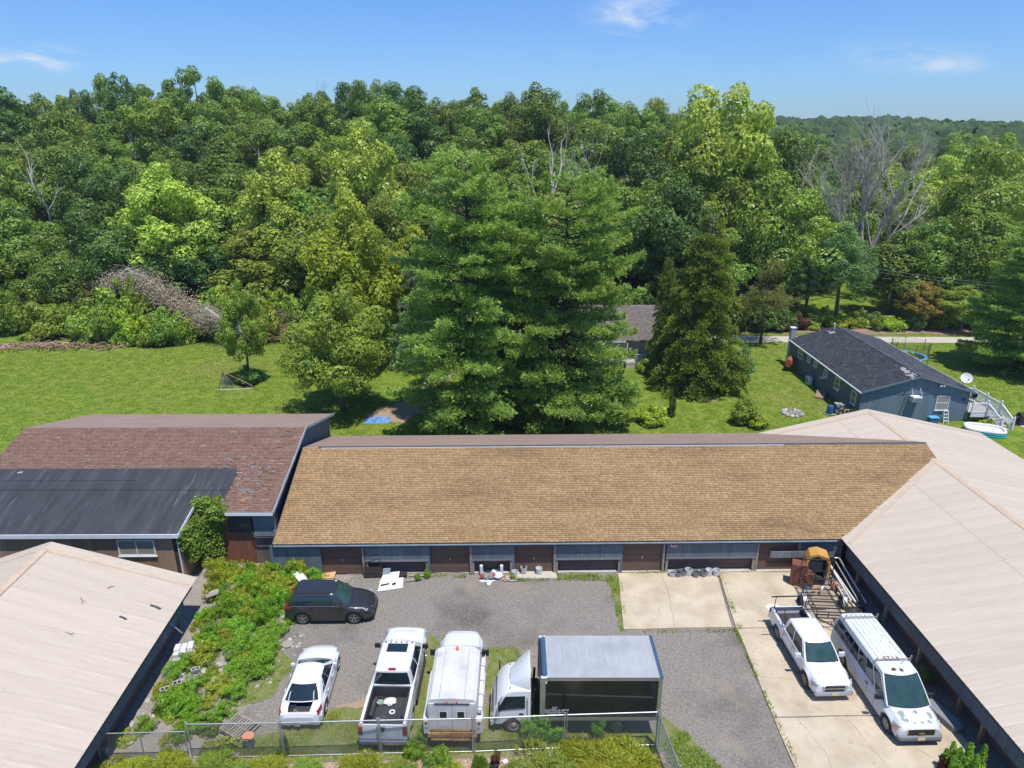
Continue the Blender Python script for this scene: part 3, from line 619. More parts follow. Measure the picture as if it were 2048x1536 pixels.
# right wall with grooves, dark blue, gable shaped
b=MB(); yy=.35
while yy<14.5:
    y2=min(yy+.2,14.5); zt=lambda y:(rz_(y) if y<LR else LZ-(y-LR)*(LZ-3.75)/(14.9-LR))-.16
    b.add([(-.3,yy+.004,0),(-.3,y2-.004,0),(-.3,y2-.004,zt(y2)),(-.3,yy+.004,zt(yy)),(-.33,yy,0),(-.33,y2,0),(-.33,y2,zt(y2)),(-.33,yy,zt(yy))],[(0,1,2,3),(3,2,6,7),(0,3,7,4),(1,5,6,2),(7,6,5,4)]); yy=y2
b.build('side_wall','paint_blue_dark',lb)
b=MB(); b.box(LX,-.34,14.4,14.5,0,3.6); b.box(LX,-5,-1.2,14.4,0,3.1); b.build('inner_wall','base_panel_brown',lb)
# cedar coloured boards of the lean-to front: every board its own piece
bm_=MB(); bm_.box(0,.272,-.10,-.072,0,3.13); me_b=None
for k in range(36):
    x=-14.75+k*.28
    if x+.28>-4.97: break
    if me_b is None:
        o=bm_.build('board','cedar_boards',lb); me_b=o.data
    else: o=link('board',me_b,None,lb)
    o.location=(x,-1.35+rnd.uniform(-.004,.004),0)
b=MB(); b.box(LX,-14.76,-1.45,-1.35,0,3.13); b.build('wall_remainder','cedar_boards',lb)
b=MB(); b.box(-14.8,-4.97,-1.418,-1.2,0,3.13); b.build('wall_backing','bark_dark',lb)
b=MB(); b.bar((-4.93,-1.46,3.0),(-4.93,-1.46,.05),.07,.06,up=(1,0,0)); b.build('downspout','white_trim',lb)
# window of the lean-to: px 243-318 at wall plane
def window(parent,cx,y,cz,wd,ht,name='window',frame='white_trim',pane='window_blind',axis='y',fw=.06,div=1,hdiv=0,sill=True,face=-1):
    """frame + panes + sill on a wall facing -y (axis y) or facing x (axis x, face = outward sign)"""
    def bx(mb,a0,a1,d0,d1,z0,z1):
        if axis=='y': mb.box(a0,a1,min(y+face*d0,y+face*d1),max(y+face*d0,y+face*d1),z0,z1)
        else: mb.box(min(y+face*d0,y+face*d1),max(y+face*d0,y+face*d1),a0,a1,z0,z1)
    x0,x1=cx-wd/2,cx+wd/2; z0,z1=cz-ht/2,cz+ht/2
    f=MB(); bx(f,x0,x1,0,.06,z1-fw,z1); bx(f,x0,x1,0,.06,z0,z0+fw); bx(f,x0,x0+fw,0,.06,z0+fw,z1-fw); bx(f,x1-fw,x1,0,.06,z0+fw,z1-fw)
    w_=MB(); fo=f.build(name,frame,parent)
    n=div+1; ww=(wd-2*fw)/n
    if div: 
        for k in range(1,n): m_=MB(); bx(m_,x0+fw+k*ww-.025,x0+fw+k*ww+.025,0,.055,z0+fw,z1-fw); m_.build('mullion',frame,fo)
    if hdiv: m_=MB(); bx(m_,x0+fw,x1-fw,0,.05,cz-.025,cz+.025); m_.build('meeting_rail',frame,fo)
    for k in range(n):
        p=MB(); bx(p,x0+fw+k*ww+(.025 if k else 0),x0+fw+(k+1)*ww-(.025 if k<n-1 else 0),.01,.03,z0+fw,z1-fw); p.build('pane',pane,fo)
    if sill: s_=MB(); bx(s_,x0-.05,x1+.05,0,.10,z0-.05,z0-.003); s_.build('sill',frame,fo)
    return fo
wl=window(lb,-7.25,-1.452,2.36,2.05,1.02,fw=.07)
# nook and front wall beside the garage
boards('nook_wall','rust_boards',lb,-4.85,-2.95,.55,0,3.4,w=.25,seed=5)
boards('rusty_wall','rust_boards',lb,-2.95,-1.45,.50,0,2.15,w=.25,seed=6)
boards('rotten_wall','grey_rot_boards',lb,-1.45,-.02,.50,0,1.95,w=.2,seed=7)
boards('upper_wall','paint_blue_dark',lb,-1.35,-.02,.34,1.95,3.55,w=.2,seed=8)
b=MB(); b.box(-1.35,-.05,.28,.32,1.98,2.35); b.build('skirt_or_sunlit_strip','weathered_and_sunlit_grey',lb)
b=MB(); b.tube([(-1.45,.26,3.4),(-1.45,.26,2.2),(-1.35,.24,1.98),(-1.1,.24,1.90),(-.02,.24,1.92)],.03,6); b.build('hose','dark_fascia',lb)
window(lb,-2.2,.46,2.85,1.4,.95,frame='dark_fascia',pane='window_glass',div=0,fw=.07)
b=MB(); b.box(-4.95,-4.9,-1.34,.55,0,3.2); b.build('nook_side_wall','cedar_boards',lb)
b=MB(); b.box(-4.8,-.05,.56,.75,0,3.5); b.build('wall_backing','bark_dark',lb)
# roof oddments
for x,y,l,a_,m_,lab in((-15.0,3.25,.5,25,'grey_fascia','pale scrap lying near the top edge of the black rubber roof'),):
    o=MB(); o.box(-.25,.25,-.06,.06,0,.02); q=o.build('scrap','grey_fascia'); q.location=(-13.65+x-1.2,35.15+y,rz_(y)+.085); q.rotation_euler=(R(14.3),0,R(a_)); tag(q,lab,'scrap')
# ================================================================== blue house
bh=thing('blue_house','blue grooved-board house with a charcoal shingle roof behind the metal roof','house',(35.5,57.3,0),0)
HZ=4.3;HE=2.85;HW=5.0;HL=16.9
b=MB(); slab_roof(b,(-HW,0,HE),(0,0,HZ),(0,HL,HZ),(-HW,HL,HE),.12); slab_roof(b,(.001,0,HZ),(HW,0,HE),(HW,HL,HE),(.001,HL,HZ),.12); b.build('roof_deck','asphalt_shingle_charcoal',bh)
V_,T_=tabs((-HW-.03,HL,HE+.012),(0,-1,0),(HW,0,HZ-HE),lambda s:(0,HL),.145,.33,seed=31); link('shingle_field',npmesh('shingle_field',V_,T_),'asphalt_shingle_charcoal',bh,'stuff')
V_,T_=tabs((HW+.03,HL,HE+.012),(0,-1,0),(-HW,0,HZ-HE),lambda s:(0,HL),.145,.33,seed=32); link('right_shingle_field',npmesh('right_shingle_field',V_,T_),'asphalt_shingle_charcoal',bh,'stuff')
b=MB()
for k in range(56): b.obox((0,.15+k*.3,HZ+.03),(.13,0,0),(0,.155,.004*(k%2)),(0,0,.012))
b.build('ridge_cap','asphalt_shingle_charcoal',bh)
b=MB(); r_=random.Random(5)
for i in range(5):
    for k in range(8):
        if i>2 and k>4: continue
        if r_.random()<.85: b.obox((-.24-i*.145,.45+k*.30+(i%2)*.12-(i*.12),HZ+.034-(.24+i*.145)*.29),(.068,0,.0197),(0,.145,0),(0,0,.006))
b.build('worn_shingle_patch','stone_grey',bh,kind='stuff')
for s_,nm in((-1,'left'),(1,'right')):
    b=MB(); b.bar((s_*HW,.0,HE-.07),(0,.0,HZ-.07),.05,.17); b.build('rake_board','paint_blue_house',bh)
b=MB(); b.box(-HW-.13,-HW-.035,-.05,HL,HE-.12,HE-.01); b.build('gutter','white_trim',bh)
b=MB(); b.box(HW+.035,HW+.13,-.05,HL,HE-.12,HE-.01); b.build('gutter','white_trim',bh)
GY=.32
b=MB(); x=-4.72
while x<4.7:
    x2=min(x+.2,4.72); zt=lambda q:HZ-.14-abs(q)*(HZ-HE)/HW
    for z0,z1a,z1b,yo in((0.05,2.58,2.58,0),(2.60,zt(x),zt(x2),-.012)):
        b.add([(x+.004,GY-.02+yo,z0),(x2-.004,GY-.02+yo,z0),(x2-.004,GY-.02+yo,z1b),(x+.004,GY-.02+yo,z1a),(x,GY+.02,z0),(x2,GY+.02,z0),(x2,GY+.02,z1b),(x,GY+.02,z1a)],[(0,1,2,3),(3,2,6,7),(0,3,7,4),(1,5,6,2),(4,7,6,5)])
    x=x2
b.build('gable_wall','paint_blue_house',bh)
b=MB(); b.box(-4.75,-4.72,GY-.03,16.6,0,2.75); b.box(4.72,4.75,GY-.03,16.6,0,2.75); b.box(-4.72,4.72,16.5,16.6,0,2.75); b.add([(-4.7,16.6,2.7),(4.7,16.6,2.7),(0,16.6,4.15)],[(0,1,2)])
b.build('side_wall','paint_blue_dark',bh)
b=MB(); b.box(-4.76,4.76,GY-.045,GY-.02,2.555,2.60); b.build('band_board','paint_blue_dark',bh)
window(bh,2.45,GY-.02,1.72,1.15,1.35,hdiv=1,div=0)
for Yw,z,wd,ht in((71.3,2.05,1.1,.95),(69.1,2.15,.7,.6),(67.4,2.15,.7,.6),(64.9,2.0,.8,.75),(62.3,1.85,1.0,1.15),(58.9,1.75,.95,1.25)):
    window(bh,Yw-57.3,-4.75,z,wd,ht,axis='x',pane='window_glass',hdiv=1,div=0,fw=.09)
sh=MB(); sh.box(-5.25,-4.83,7.35,7.95,1.5,1.53); sh.build('shelf','white_trim',bh)
b=MB(); b.box(-4.95,-4.45,16.65,17.15,0,4.1); c_=b.build('chimney','grey_fascia',bh); b=MB(); b.box(-5.0,-4.4,16.6,17.2,4.1,4.18); b.build('cap','white_trim',c_)
b=MB(); b.box(-1.5,-.9,16.0-.9,15.6,3.93,4.10); c_=b.build('skylight','white_trim',bh); b=MB(); b.box(-1.43,-.97,15.17,15.53,4.10,4.115); b.build('pane','window_glass',c_)
b=MB(); b.tube([(-.55,16.2,4.1),(-.55,16.2,4.75),(-.65,16.2,4.82)],.06,8); b.build('vent_pipe','white_trim',bh)
b=MB(); b.tube([(-4.0,6.55,3.0),(-4.0,6.55,3.5)],.05,8); b.obox((-4.0,6.55,3.14),(.14,0,.04),(0,.14,0),(0,0,.01)); b.build('vent_pipe','dark_fascia',bh)
b=MB(); b.tube([(-4.98,-.05,2.72),(-4.9,.1,2.55),(-4.79,.24,2.45),(-4.79,.24,.1)],.04,6); b.build('downspout','paint_blue_house',bh)
b=MB(); b.tube([(4.98,-.02,2.75),(4.8,.2,2.5),(4.79,.24,.1)],.04,6); b.build('downspout','grey_fascia',bh)
b=MB(); b.tube([(-.95,.26,2.35),(-.9,.2,2.2),(-1.0,.2,2.0),(-.92,.2,1.7),(-1.12,.2,1.3),(-1.1,.2,.9),(-1.25,.22,.1)],.025,5); b.build('cable','dark_fascia',bh)
b=MB(); b.cyl((4.25,GY-.1,2.05),.13,.08,12,axis='y'); b.build('wall_vent','dark_fascia',bh)
ac=thing('window_air_conditioner','white air conditioner box braced high on the blue gable wall','air conditioner',(35.35,57.3+GY-.02,2.05))
b=MB(); b.bbox(-.42,.42,-.62,0,-.05,.42,.03); b.build('casing','white_plastic',ac)
for k in range(6): b=MB(); b.box(-.38,.38,-.635,-.62,.0+k*.06,.03+k*.06); b.build('louvre','grey_plastic',ac)
for x in(-.4,.4): b=MB(); b.tube([(x,-.6,.42),(x*.9,0,1.15)],.02,6); b.build('brace','white_plastic',ac)
fl=thing('flood_light','white twin flood lamp under the right slope of the blue gable','outdoor light',(37.5,57.3+GY-.03,3.35))
b=MB(); b.cyl((0,-.1,0),.09,.1,10,axis='y'); b.build('mount','white_plastic',fl)
for s_ in(-1,1): b=MB(); b.lathe((s_*.13,-.1,.05),[(.04,0),(.09,-.12),(.09,-.2)],10,axis='y'); b.build('lamp_head','white_plastic',fl)
ds=thing('satellite_dish','grey satellite dish on the front right corner of the charcoal roof','satellite dish',(39.7,58.0,3.0))
b=MB(); b.tube([(0,0,0),(.0,-.05,.55),(0,-.2,.75)],.03,8); b.obox((0,0,.03),(.15,0,-.04),(0,.12,0),(0,0,.01)); b.build('mast','white_plastic',ds)
b=MB(); b.lathe((0,0,0),[(.02,0),(.2,.02),(.36,.07),(.46,.13),(.47,.13),(.37,.055),(.2,.0),(.02,-.02)],24,cap0=False,cap1=False); o=b.build('reflector','white_plastic',ds,smooth=True); o.location=(0,-.22,.95); o.rotation_euler=(R(55),0,R(-20))
b=MB(); b.tube([(0,-.2,.7),(-.1,-.62,.75),(-.12,-.72,.95)],.02,6); b.obox((-.12,-.72,1.0),(.05,0,0),(0,.05,0),(0,0,.06)); b.build('feed_arm','grey_plastic',ds)
# deck on the right of the blue house
dk=thing('white_deck','raised deck with white railings and brown steps beside the blue house','deck',(40.35,57.2,0))
def rail(a,b_,parent,h=.95):
    a=Vector(a);b_=Vector(b_); d=b_-a; n=max(2,int(d.length/.13))
    r1=MB(); r1.bar(a+Vector((0,0,h)),b_+Vector((0,0,h)),.09,.06); r1.build('top_rail','white_trim',parent)
    r1=MB(); r1.bar(a+Vector((0,0,.12)),b_+Vector((0,0,.12)),.06,.06); r1.build('bottom_rail','white_trim',parent)
    me=None
    for k in range(1,n):
        p=a+d*k/n
        if me is None: q=MB(); q.box(-.018,.018,-.018,.018,.14,h-.03); o=q.build('baluster','white_trim',parent); me=o.data
        else: o=link('baluster',me,None,parent)
        o.location=p
def post_(p,parent,h=1.1):
    q=MB(); q.box(-.06,.06,-.06,.06,0,h); q.box(-.08,.08,-.08,.08,h,h+.03); q.lathe((0,0,h+.03),[(.03,0),(.07,.05),(.05,.1),(.01,.12)],8); o=q.build('railing_post','white_trim',parent); o.location=p
for k in range(13): q=MB(); q.box(.05,2.55,.02+k*.3,.29+k*.3,.86,.90); q.build('deck_board','concrete_pale',dk)
q=MB(); q.box(.05,2.6,-.03,0,.55,.86); q.build('skirt_or_sunlit_strip','white_trim',dk)
q=MB(); q.box(2.6,2.63,-.03,3.9,.3,.86); q.build('skirt_or_sunlit_strip','white_trim',dk)
rail((.1,0,.88),(1.4,0,.88),dk); rail((2.55,3.9,.88),(2.55,1.9,.88),dk); rail((2.55,1.9,.88),(2.55,0,.88),dk); rail((.1,3.9,.88),(2.5,3.9,.88),dk)
rail((1.45,0,.85),(1.75,-1.6,.0),dk); rail((2.6,0,.85),(2.75,-1.6,.0),dk)
for p in((1.43,0,.88),(2.58,0,.88),(2.55,1.9,.88),(2.55,3.9,.88),(.1,0,.88)): post_(p,dk)
for p in((1.75,-1.65,0),(2.78,-1.65,0)): post_(p,dk)
for k in range(5): q=MB(); q.box(1.5+.05*k,2.6+.03*k,-.32*(k+1),-.32*k-.01,0,.74-.17*k); q.build('step','dead_wood_brown' if False else 'concrete_pale',dk)
# pale house behind the pines
ph=thing('cream_house','cream sided house with a brown shingle roof hidden behind the tall pines','house',(0,0,0))
b=MB(); slab_roof(b,(-4,73.3,2.9),(13.1,73.3,2.9),(17.5,80,5.3),(-4,80,5.3),.15); slab_roof(b,(-4,80.001,5.3),(17.5,80.001,5.3),(17.5,81.9,4.7),(-4,81.9,4.7),.15); slab_roof(b,(12.3,73.3,2.9),(17.6,73.3,2.9),(17.6,80,5.29),(12.3,80,5.29),.12); b.build('roof_deck','asphalt_shingle_drab',ph)
V_,T_=tabs((-4,73.27,2.912),(1,0,0),(0,6.73,2.4),lambda s:(0,21.5),.15,.33,seed=41); link('shingle_field',npmesh('shingle_field',V_,T_),'asphalt_shingle_drab',ph,'stuff')
b=MB()
for k in range(18): b.obox((4.2,73.6-.0,.12+k*.15),(8.15,0,0),(0,.012,.0),(0,0,.072))
b.build('siding','cream_siding',ph,kind='stuff')
b=MB(); b.box(-3.95,12.3,73.62,81.8,0,2.8); b.box(12.3,17.2,75.8,81.8,0,2.8); b.build('wall','cream_siding',ph)
b=MB(); b.box(12.28,12.4,73.55,73.67,0,2.8); b.build('corner_board','white_trim',ph)
b=MB(); b.box(-4,12.4,73.2,73.25,2.72,2.88); b.build('fascia','white_trim',ph)
for x in(4.2,8.0,0.2): window(ph,x,73.585,1.5,1.3,1.2,hdiv=1,div=0,pane='window_glass')
b=MB(); b.box(12.4,17.3,72.4,75.8,.55,.62); b.build('porch_floor','concrete_pale',ph)
b=MB()
for k in range(3): b.box(12.4,17.3,72.42,72.45,.02+k*.18,.18+k*.18)
b.build('porch_skirt','cream_siding',ph)
rail((12.45,72.5,.62),(16.1,72.5,.62),ph,.95); rail((16.1,72.5,.62),(17.2,74.6,.62),ph,.95)
for p in((12.45,72.5,.62),(16.1,72.5,.62),(17.2,74.6,.62)):
    q=MB(); q.box(-.06,.06,-.06,.06,0,2.2); o=q.build('porch_post','white_trim',ph); o.location=p
# ================================================================== vehicles (x forward, y left)
def wheel(parent,x,y,Rr,W,rim='alloy',spokes=5,steel=False):
    """tyre with a rim sub-part; y = outer face, sign tells the side"""
    s=1 if y>0 else -1; b=MB(); n=28
    prof=[(Rr*.62,-W),(Rr*.9,-W),(Rr,-W*.85),(Rr*1.0,-W*.15),(Rr*.93,-.005),(Rr*.80,.012),(Rr*.66,-.005),(Rr*.62,-.03)]
    b.lathe((0,0,0),[(r,h*s) for r,h in prof],n,axis='y',cap0=False,cap1=False)
    t=b.build('wheel','tyre_rubber',parent,smooth=True,angle=50); t.location=(x,y,Rr)
    b=MB(); b.lathe((0,0,0),[(Rr*.62,-.09*s),(Rr*.64,-.02*s),(Rr*.60,-.012*s),(Rr*.57,-.06*s)],n,axis='y',cap0=False,cap1=False); b.lathe((0,0,0),[(Rr*.6,-.09*s),(Rr*.5,-.10*s),(.02,-.10*s)],n,axis='y',cap0=False,cap1=False)
    r_=b.build('rim','black_plastic' if not steel else rim,t)
    b=MB()
    if steel:
        b.lathe((0,0,0),[(Rr*.60,-.02*s),(Rr*.50,-.05*s),(Rr*.34,-.03*s),(Rr*.30,-.005*s),(Rr*.16,.0*s),(Rr*.14,.02*s),(.01,.025*s)],n,axis='y',cap0=False,cap1=False)
    else:
        b.lathe((0,0,0),[(Rr*.62,-.03*s),(Rr*.63,-.005*s),(Rr*.58,-.005*s),(Rr*.57,-.04*s)],n,axis='y',cap0=False,cap1=False)
        for k in range(spokes):
            a=2*math.pi*k/spokes+.3; ca,sa=math.cos(a),math.sin(a); 
            for d_ in(-.09,.09):
                c2,s2=math.cos(a+d_),math.sin(a+d_)
                b.bar((Rr*.10*ca,-.018*s,Rr*.10*sa),(Rr*.60*c2,-.02*s,Rr*.60*s2),.045,.02,up=(0,1,0))
        b.cyl((0,-.03*s if s>0 else .0,0),Rr*.13,.03,12,axis='y')
    b.build('hub',rim,t,smooth=steel)
    return t
def wheels(parent,xs_,hw,Rr,W=.22,**k):
    for x in xs_:
        for s in(-1,1): wheel(parent,x,s*hw,Rr,W,**k)
def lerp(a,b,t): return a+(b-a)*t
def prof_at(st,x):
    if x<=st[0][0]: return st[0]
    for a,b in zip(st,st[1:]):
        if x<=b[0]:
            t=(x-a[0])/(b[0]-a[0]); return tuple(lerp(p,q,t) for p,q in zip(a,b))
    return st[-1]
def body(parent,st,arches,m,name='body',arch_r=.42,Rr=.35,top=True,inner=None):
    """st: (x, z_low, z_belt, z_top, halfwidth_low, halfwidth_top). Wheel arches are cut into the lower edge."""
    X=set(a[0] for a in st); x0,x1=st[0][0],st[-1][0]
    for k in range(int((x1-x0)/.18)+1): X.add(round(x0+k*.18,3))
    for ax in arches:
        for k in range(-9,10): X.add(round(ax+arch_r*math.sin(k/9*math.pi/2)*1.001,4))
    X=sorted(x for x in X if x0<=x<=x1); R_=[];xx=[]
    for x in X:
        if xx and x-xx[-1]<.008: continue
        xx.append(x); _,zl,zb,zt,hl,ht=prof_at(st,x)
        ar=0
        for ax in arches:
            d=abs(x-ax)
            if d<arch_r: zl=max(zl,Rr+math.sqrt(max(0,arch_r**2-d*d))*.98); ar=1-d/arch_r
        zm=max(lerp(zl,zb,.45),zl+.03); bulge=.025*min(1,ar*2.5) 
        h2=max(hl,ht)+.015
        half=[(hl-.05,zl+.0),(hl+bulge,zl+.03),(h2+bulge*.7,zm),(lerp(h2,ht,.75),lerp(zm,zb,.8)),(ht,zb),(ht-.07,lerp(zb,zt,.55)),(ht*.6,lerp(zb,zt,.88)),(0.0001,zt)]
        R_.append([(x,-y,z) for y,z in half]+[(x,y,z) for y,z in reversed(half)])
    b=MB(); b.rings(R_,False,False)
    n=len(R_[0]); b.f=[f for f in b.f]; 
    b.f.append(tuple(range(n))); b.f.append(tuple(reversed(range((len(R_)-1)*n,len(R_)*n))))
    o=b.build(name,m,parent,smooth=True,angle=32)
    return o
class Cabin:
    def __init__(s,xb0,xb1,zb,xr0,xr1,zr,hb,hr,bf=.10,br=.06,zb1=None,crown=.035):
        s.__dict__.update(locals()); s.zb1=zb if zb1 is None else zb1
    def side(s,sg,u,v,off=0):
        bow=.02*math.sin(math.pi*u); z=lerp(lerp(s.zb1,s.zb,u),s.zr,v)
        y=lerp(s.hb,s.hr,v)+bow+.02*math.sin(math.pi*v)
        return Vector((lerp(lerp(s.xb1,s.xb0,u),lerp(s.xr1,s.xr0,u),v),sg*(y+off),z))
    def front(s,w_,v,off=0):
        x=lerp(s.xb0,s.xr0,v)+s.bf*(1-w_*w_); return Vector((x+off*.8,w_*(lerp(s.hb,s.hr,v)+.02*math.sin(math.pi*v)),lerp(s.zb,s.zr,v)+off*.6))
    def rear(s,w_,v,off=0):
        x=lerp(s.xb1,s.xr1,v)-s.br*(1-w_*w_); return Vector((x-off,w_*(lerp(s.hb,s.hr,v)+.02*math.sin(math.pi*v)),lerp(s.zb1,s.zr,v)+off*.4))
    def shell(s,parent,m,name='cab'):
        rs=[]
        for v in(0,.25,.5,.75,1.0):
            q=[s.side(-1,u/8,v) for u in range(9)]+[s.front(w_/4-1,v) for w_ in range(1,8)]+[s.side(1,1-u/8,v) for u in range(9)]+[s.rear(1-w_/4,v) for w_ in range(1,8)]
            rs.append(q)
        cx=(s.xr0+s.xr1)/2
        for f,dz in((.94,.022),(.80,.034),(.5,.045),(.02,.052)):
            rs.append([Vector((cx+(p.x-cx)*f,p.y*f,s.zr+dz*s.crown/.035)) for p in rs[4]])
        b=MB(); b.rings(rs,False,True); return b.build(name,m,parent,smooth=True,angle=38)
    def pane(s,parent,fn,u0,u1,v0,v1,name,m,off=.008,n=1,nv=2,slant0=0,slant1=0,rnd_=.0):
        b=MB(); 
        def g(i,j,o):
            v=lerp(v0,v1,j/nv); a=u0+slant0*(v-v0); c=u1+slant1*(v-v0); return fn(lerp(a,c,i/n),v,o)
        vs=[g(i,j,off) for j in range(nv+1) for i in range(n+1)]+[g(i,j,-.01) for j in range(nv+1) for i in range(n+1)]
        m_=n+1; k=(nv+1)*m_; fs=[(j*m_+i,j*m_+i+1,(j+1)*m_+i+1,(j+1)*m_+i) for j in range(nv) for i in range(n)]
        for i in range(n): fs+=[(i,k+i,k+i+1,i+1),(nv*m_+i+1,k+nv*m_+i+1,k+nv*m_+i,nv*m_+i)]
        for j in range(nv): fs+=[(j*m_,(j+1)*m_,k+(j+1)*m_,k+j*m_),(j*m_+n,k+j*m_+n,k+(j+1)*m_+n,(j+1)*m_+n)]
        b.add(vs,fs); return b.build(name,m,parent)
    def glass(s,parent,sides,front=(.88,.06,.94),rear=None,m='car_glass',fm=None):
        for sg in(-1,1):
            for (u0,u1,v0,v1,*sl) in sides:
                s.pane(parent,lambda u,v,o,sg=sg:s.side(sg,u,v,o),u0-.006,u1+.006,v0-.03,v1+.03,'window_trim','black_plastic',.004,slant0=sl[0] if sl else 0,slant1=sl[1] if sl else 0)
                s.pane(parent,lambda u,v,o,sg=sg:s.side(sg,u,v,o),u0,u1,v0,v1,'side_window',m,.009,slant0=sl[0] if sl else 0,slant1=sl[1] if sl else 0)
        if front:
            f,v0,v1=front
            s.pane(parent,lambda u,v,o:s.front(u,v,o),-f-.03,f+.03,v0-.03,v1+.03,'windshield_trim','black_plastic',.004,n=8)
            s.pane(parent,lambda u,v,o:s.front(u,v,o),-f,f,v0,v1,'windshield',fm or m,.010,n=8)
        if rear:
            f,v0,v1=rear
            s.pane(parent,lambda u,v,o:s.rear(u,v,o),-f-.03,f+.03,v0-.03,v1+.03,'rear_window_trim','black_plastic',.004,n=6)
            s.pane(parent,lambda u,v,o:s.rear(u,v,o),-f,f,v0,v1,'rear_window',m,.010,n=6)
def seams(parent,st,xs_,zlo,zhi,name='door_seam'):
    for x in xs_:
        for s in(-1,1):
            b=MB(); _,zl,zb,zt,hl,ht=prof_at(st,x); h2=max(hl,ht)+.015; zm=lerp(zl,zb,.45)
            def yy(z):
                if z<zm: return lerp(hl,h2,(z-zl-.03)/(zm-zl-.03))
                return lerp(h2,ht,((z-zm)/(zb-zm))**1.6)
            zs=[lerp(zlo,zhi,k/4) for k in range(5)]
            rs=[[(x-.009,s*(yy(z)-.01),z),(x+.006,s*(yy(z)-.01),z),(x+.006,s*(yy(z)+.006),z),(x-.006,s*(yy(z)+.006),z)] for z in zs]
            b.rings(rs,True,True); b.build(name,'black_plastic',parent)
def handles(parent,st,xs_,z,m):
    for x in xs_:
        for s in(-1,1):
            ht=prof_at(st,x)[5]; h2=max(prof_at(st,x)[4],ht)+.01; b=MB(); b.box(x-.09,x+.09,min(s*h2,s*(h2+.03)),max(s*h2,s*(h2+.03)),z-.015,z+.02); b.build('door_handle',m,parent)
def mirrors(parent,x,y,z,m,w_=.12,h=.13,arm=.1):
    for s in(-1,1):
        b=MB(); b.obox((x,s*(y+arm),z),(.05,0,0),(0,w_/2+.03,0),(0,0,h/2)); b.bar((x,s*(y-.03),z-.03),(x,s*(y+arm),z-.02),.03,.04); o=b.build('wing_mirror',m,parent)
def chassis(parent,x0,x1,hw,z0,z1):
    b=MB(); b.box(x0,x1,-hw,hw,z0,z1); return b.build('chassis','black_plastic',parent)
def plate(parent,x,z,s=1,m='plate_yellow'):
    b=MB(); b.box(min(x,x+.012*s),max(x,x+.012*s),-.155,.155,z-.075,z+.075); o=b.build('number_plate',m,parent); return o
# ---- dark grey crossover
suv=thing('parked_suv','dark grey crossover parked side-on below the first garage door','car',(-9.52,31.02,0),1)
st=[(-2.30,.46,.86,.90,.70,.68),(-2.24,.30,1.0,1.04,.86,.80),(-1.9,.24,1.06,1.1,.905,.86),(-.5,.22,1.03,1.06,.915,.885),(.85,.22,1.0,1.05,.915,.88),(1.4,.24,.95,1.02,.91,.85),(1.9,.26,.84,.93,.88,.79),(2.15,.30,.72,.80,.82,.70),(2.27,.36,.60,.64,.72,.60)]
body(suv,st,(-1.36,1.30),'car_grey',Rr=.36,arch_r=.43); chassis(suv,-2.1,2.05,.70,.24,.72)
for x in (-1.36,1.30):
    for s in(-1,1):
        b=MB(); rs=[]
        for k in range(13):
            a=math.pi*k/12; rs.append([(x+math.cos(a)*r,s*y,.36+math.sin(a)*r*.99) for r,y in((.42,.86),(.42,.952),(.47,.952),(.47,.90))])
        b.rings(rs,True,True); b.build('arch_trim','black_plastic',suv)
b=MB(); 
for s in(-1,1): b.box(-.95,.88,min(s*.88,s*.945),max(s*.88,s*.945),.22,.33)
b.build('sill_trim','chrome' if False else 'black_plastic',suv)
cab=Cabin(.98,-2.16,1.03,.22,-1.72,1.66,.85,.63,zb1=1.08); cab.shell(suv,'car_grey'); cab.glass(suv,[(.08,.21,.16,.78,.15,0),(.235,.50,.08,.88),(.52,.86,.08,.90,0,-.0)],front=(.90,.06,.95),rear=(.84,.25,.92),fm='car_glass_green')

for s in(-1,1):
    b=MB(); b.tube([cab.side(s,u,.04,.012) for u in(.09,.3,.5,.7,.88)],.012,5); b.build('window_line','chrome',suv)
seams(suv,st,(-1.0,-.05,.95),.36,1.0); handles(suv,st,(-.85,.12),.93,'car_grey'); mirrors(suv,.62,.87,1.08,'car_grey')
wheels(suv,(-1.36,1.30),.925,.36,spokes=5)
for s in(-1,1):
    b=MB(); b.rings([[(-2.27,s*.66,.95),(-2.27,s*.66,1.12),(-2.22,s*.84,1.12),(-2.22,s*.87,.92)],[(-2.0,s*.66,1.0),(-2.0,s*.66,1.10),(-1.88,s*.90,1.06),(-1.9,s*.925,.98)]],True,True); b.build('tail_light','tail_red',suv)
    b=MB(); b.rings([[(2.24,s*.38,.66),(2.22,s*.38,.73),(1.92,s*.86,.86),(1.95,s*.89,.78)],[(2.10,s*.36,.66),(2.1,s*.36,.74),(1.75,s*.8,.88),(1.78,s*.8,.80)]],True,True); b.build('headlight','headlamp',suv)
b=MB(); b.box(2.15,2.29,-.38,.38,.50,.70); b.build('grille','black_plastic',suv)
b=MB(); b.bar((2.30,-.4,.62),(2.30,.4,.62),.02,.03); b.build('grille_bar','chrome',suv)
b=MB(); b.bbox(2.0,2.31,-.68,.68,.26,.46,.05); b.build('bumper','black_plastic',suv)
for s in(-1,1): b=MB(); b.tube([(-1.6,s*.60,1.70),(-1.4,s*.61,1.735),(.0,s*.62,1.735),(.15,s*.62,1.69)],.016,6); b.build('roof_rail','black_plastic',suv)
b=MB(); b.box(.12,.24,.45,.53,1.685,1.69); b.build('roof_sticker','white_trim',suv)
for s in(-1,1): b=MB(); b.obox((.95+.05*s,s*.3,1.12),(.05,.28,.035),(.02,-.01,0),(0,0,.01)); b.build('wiper','black_plastic',suv)
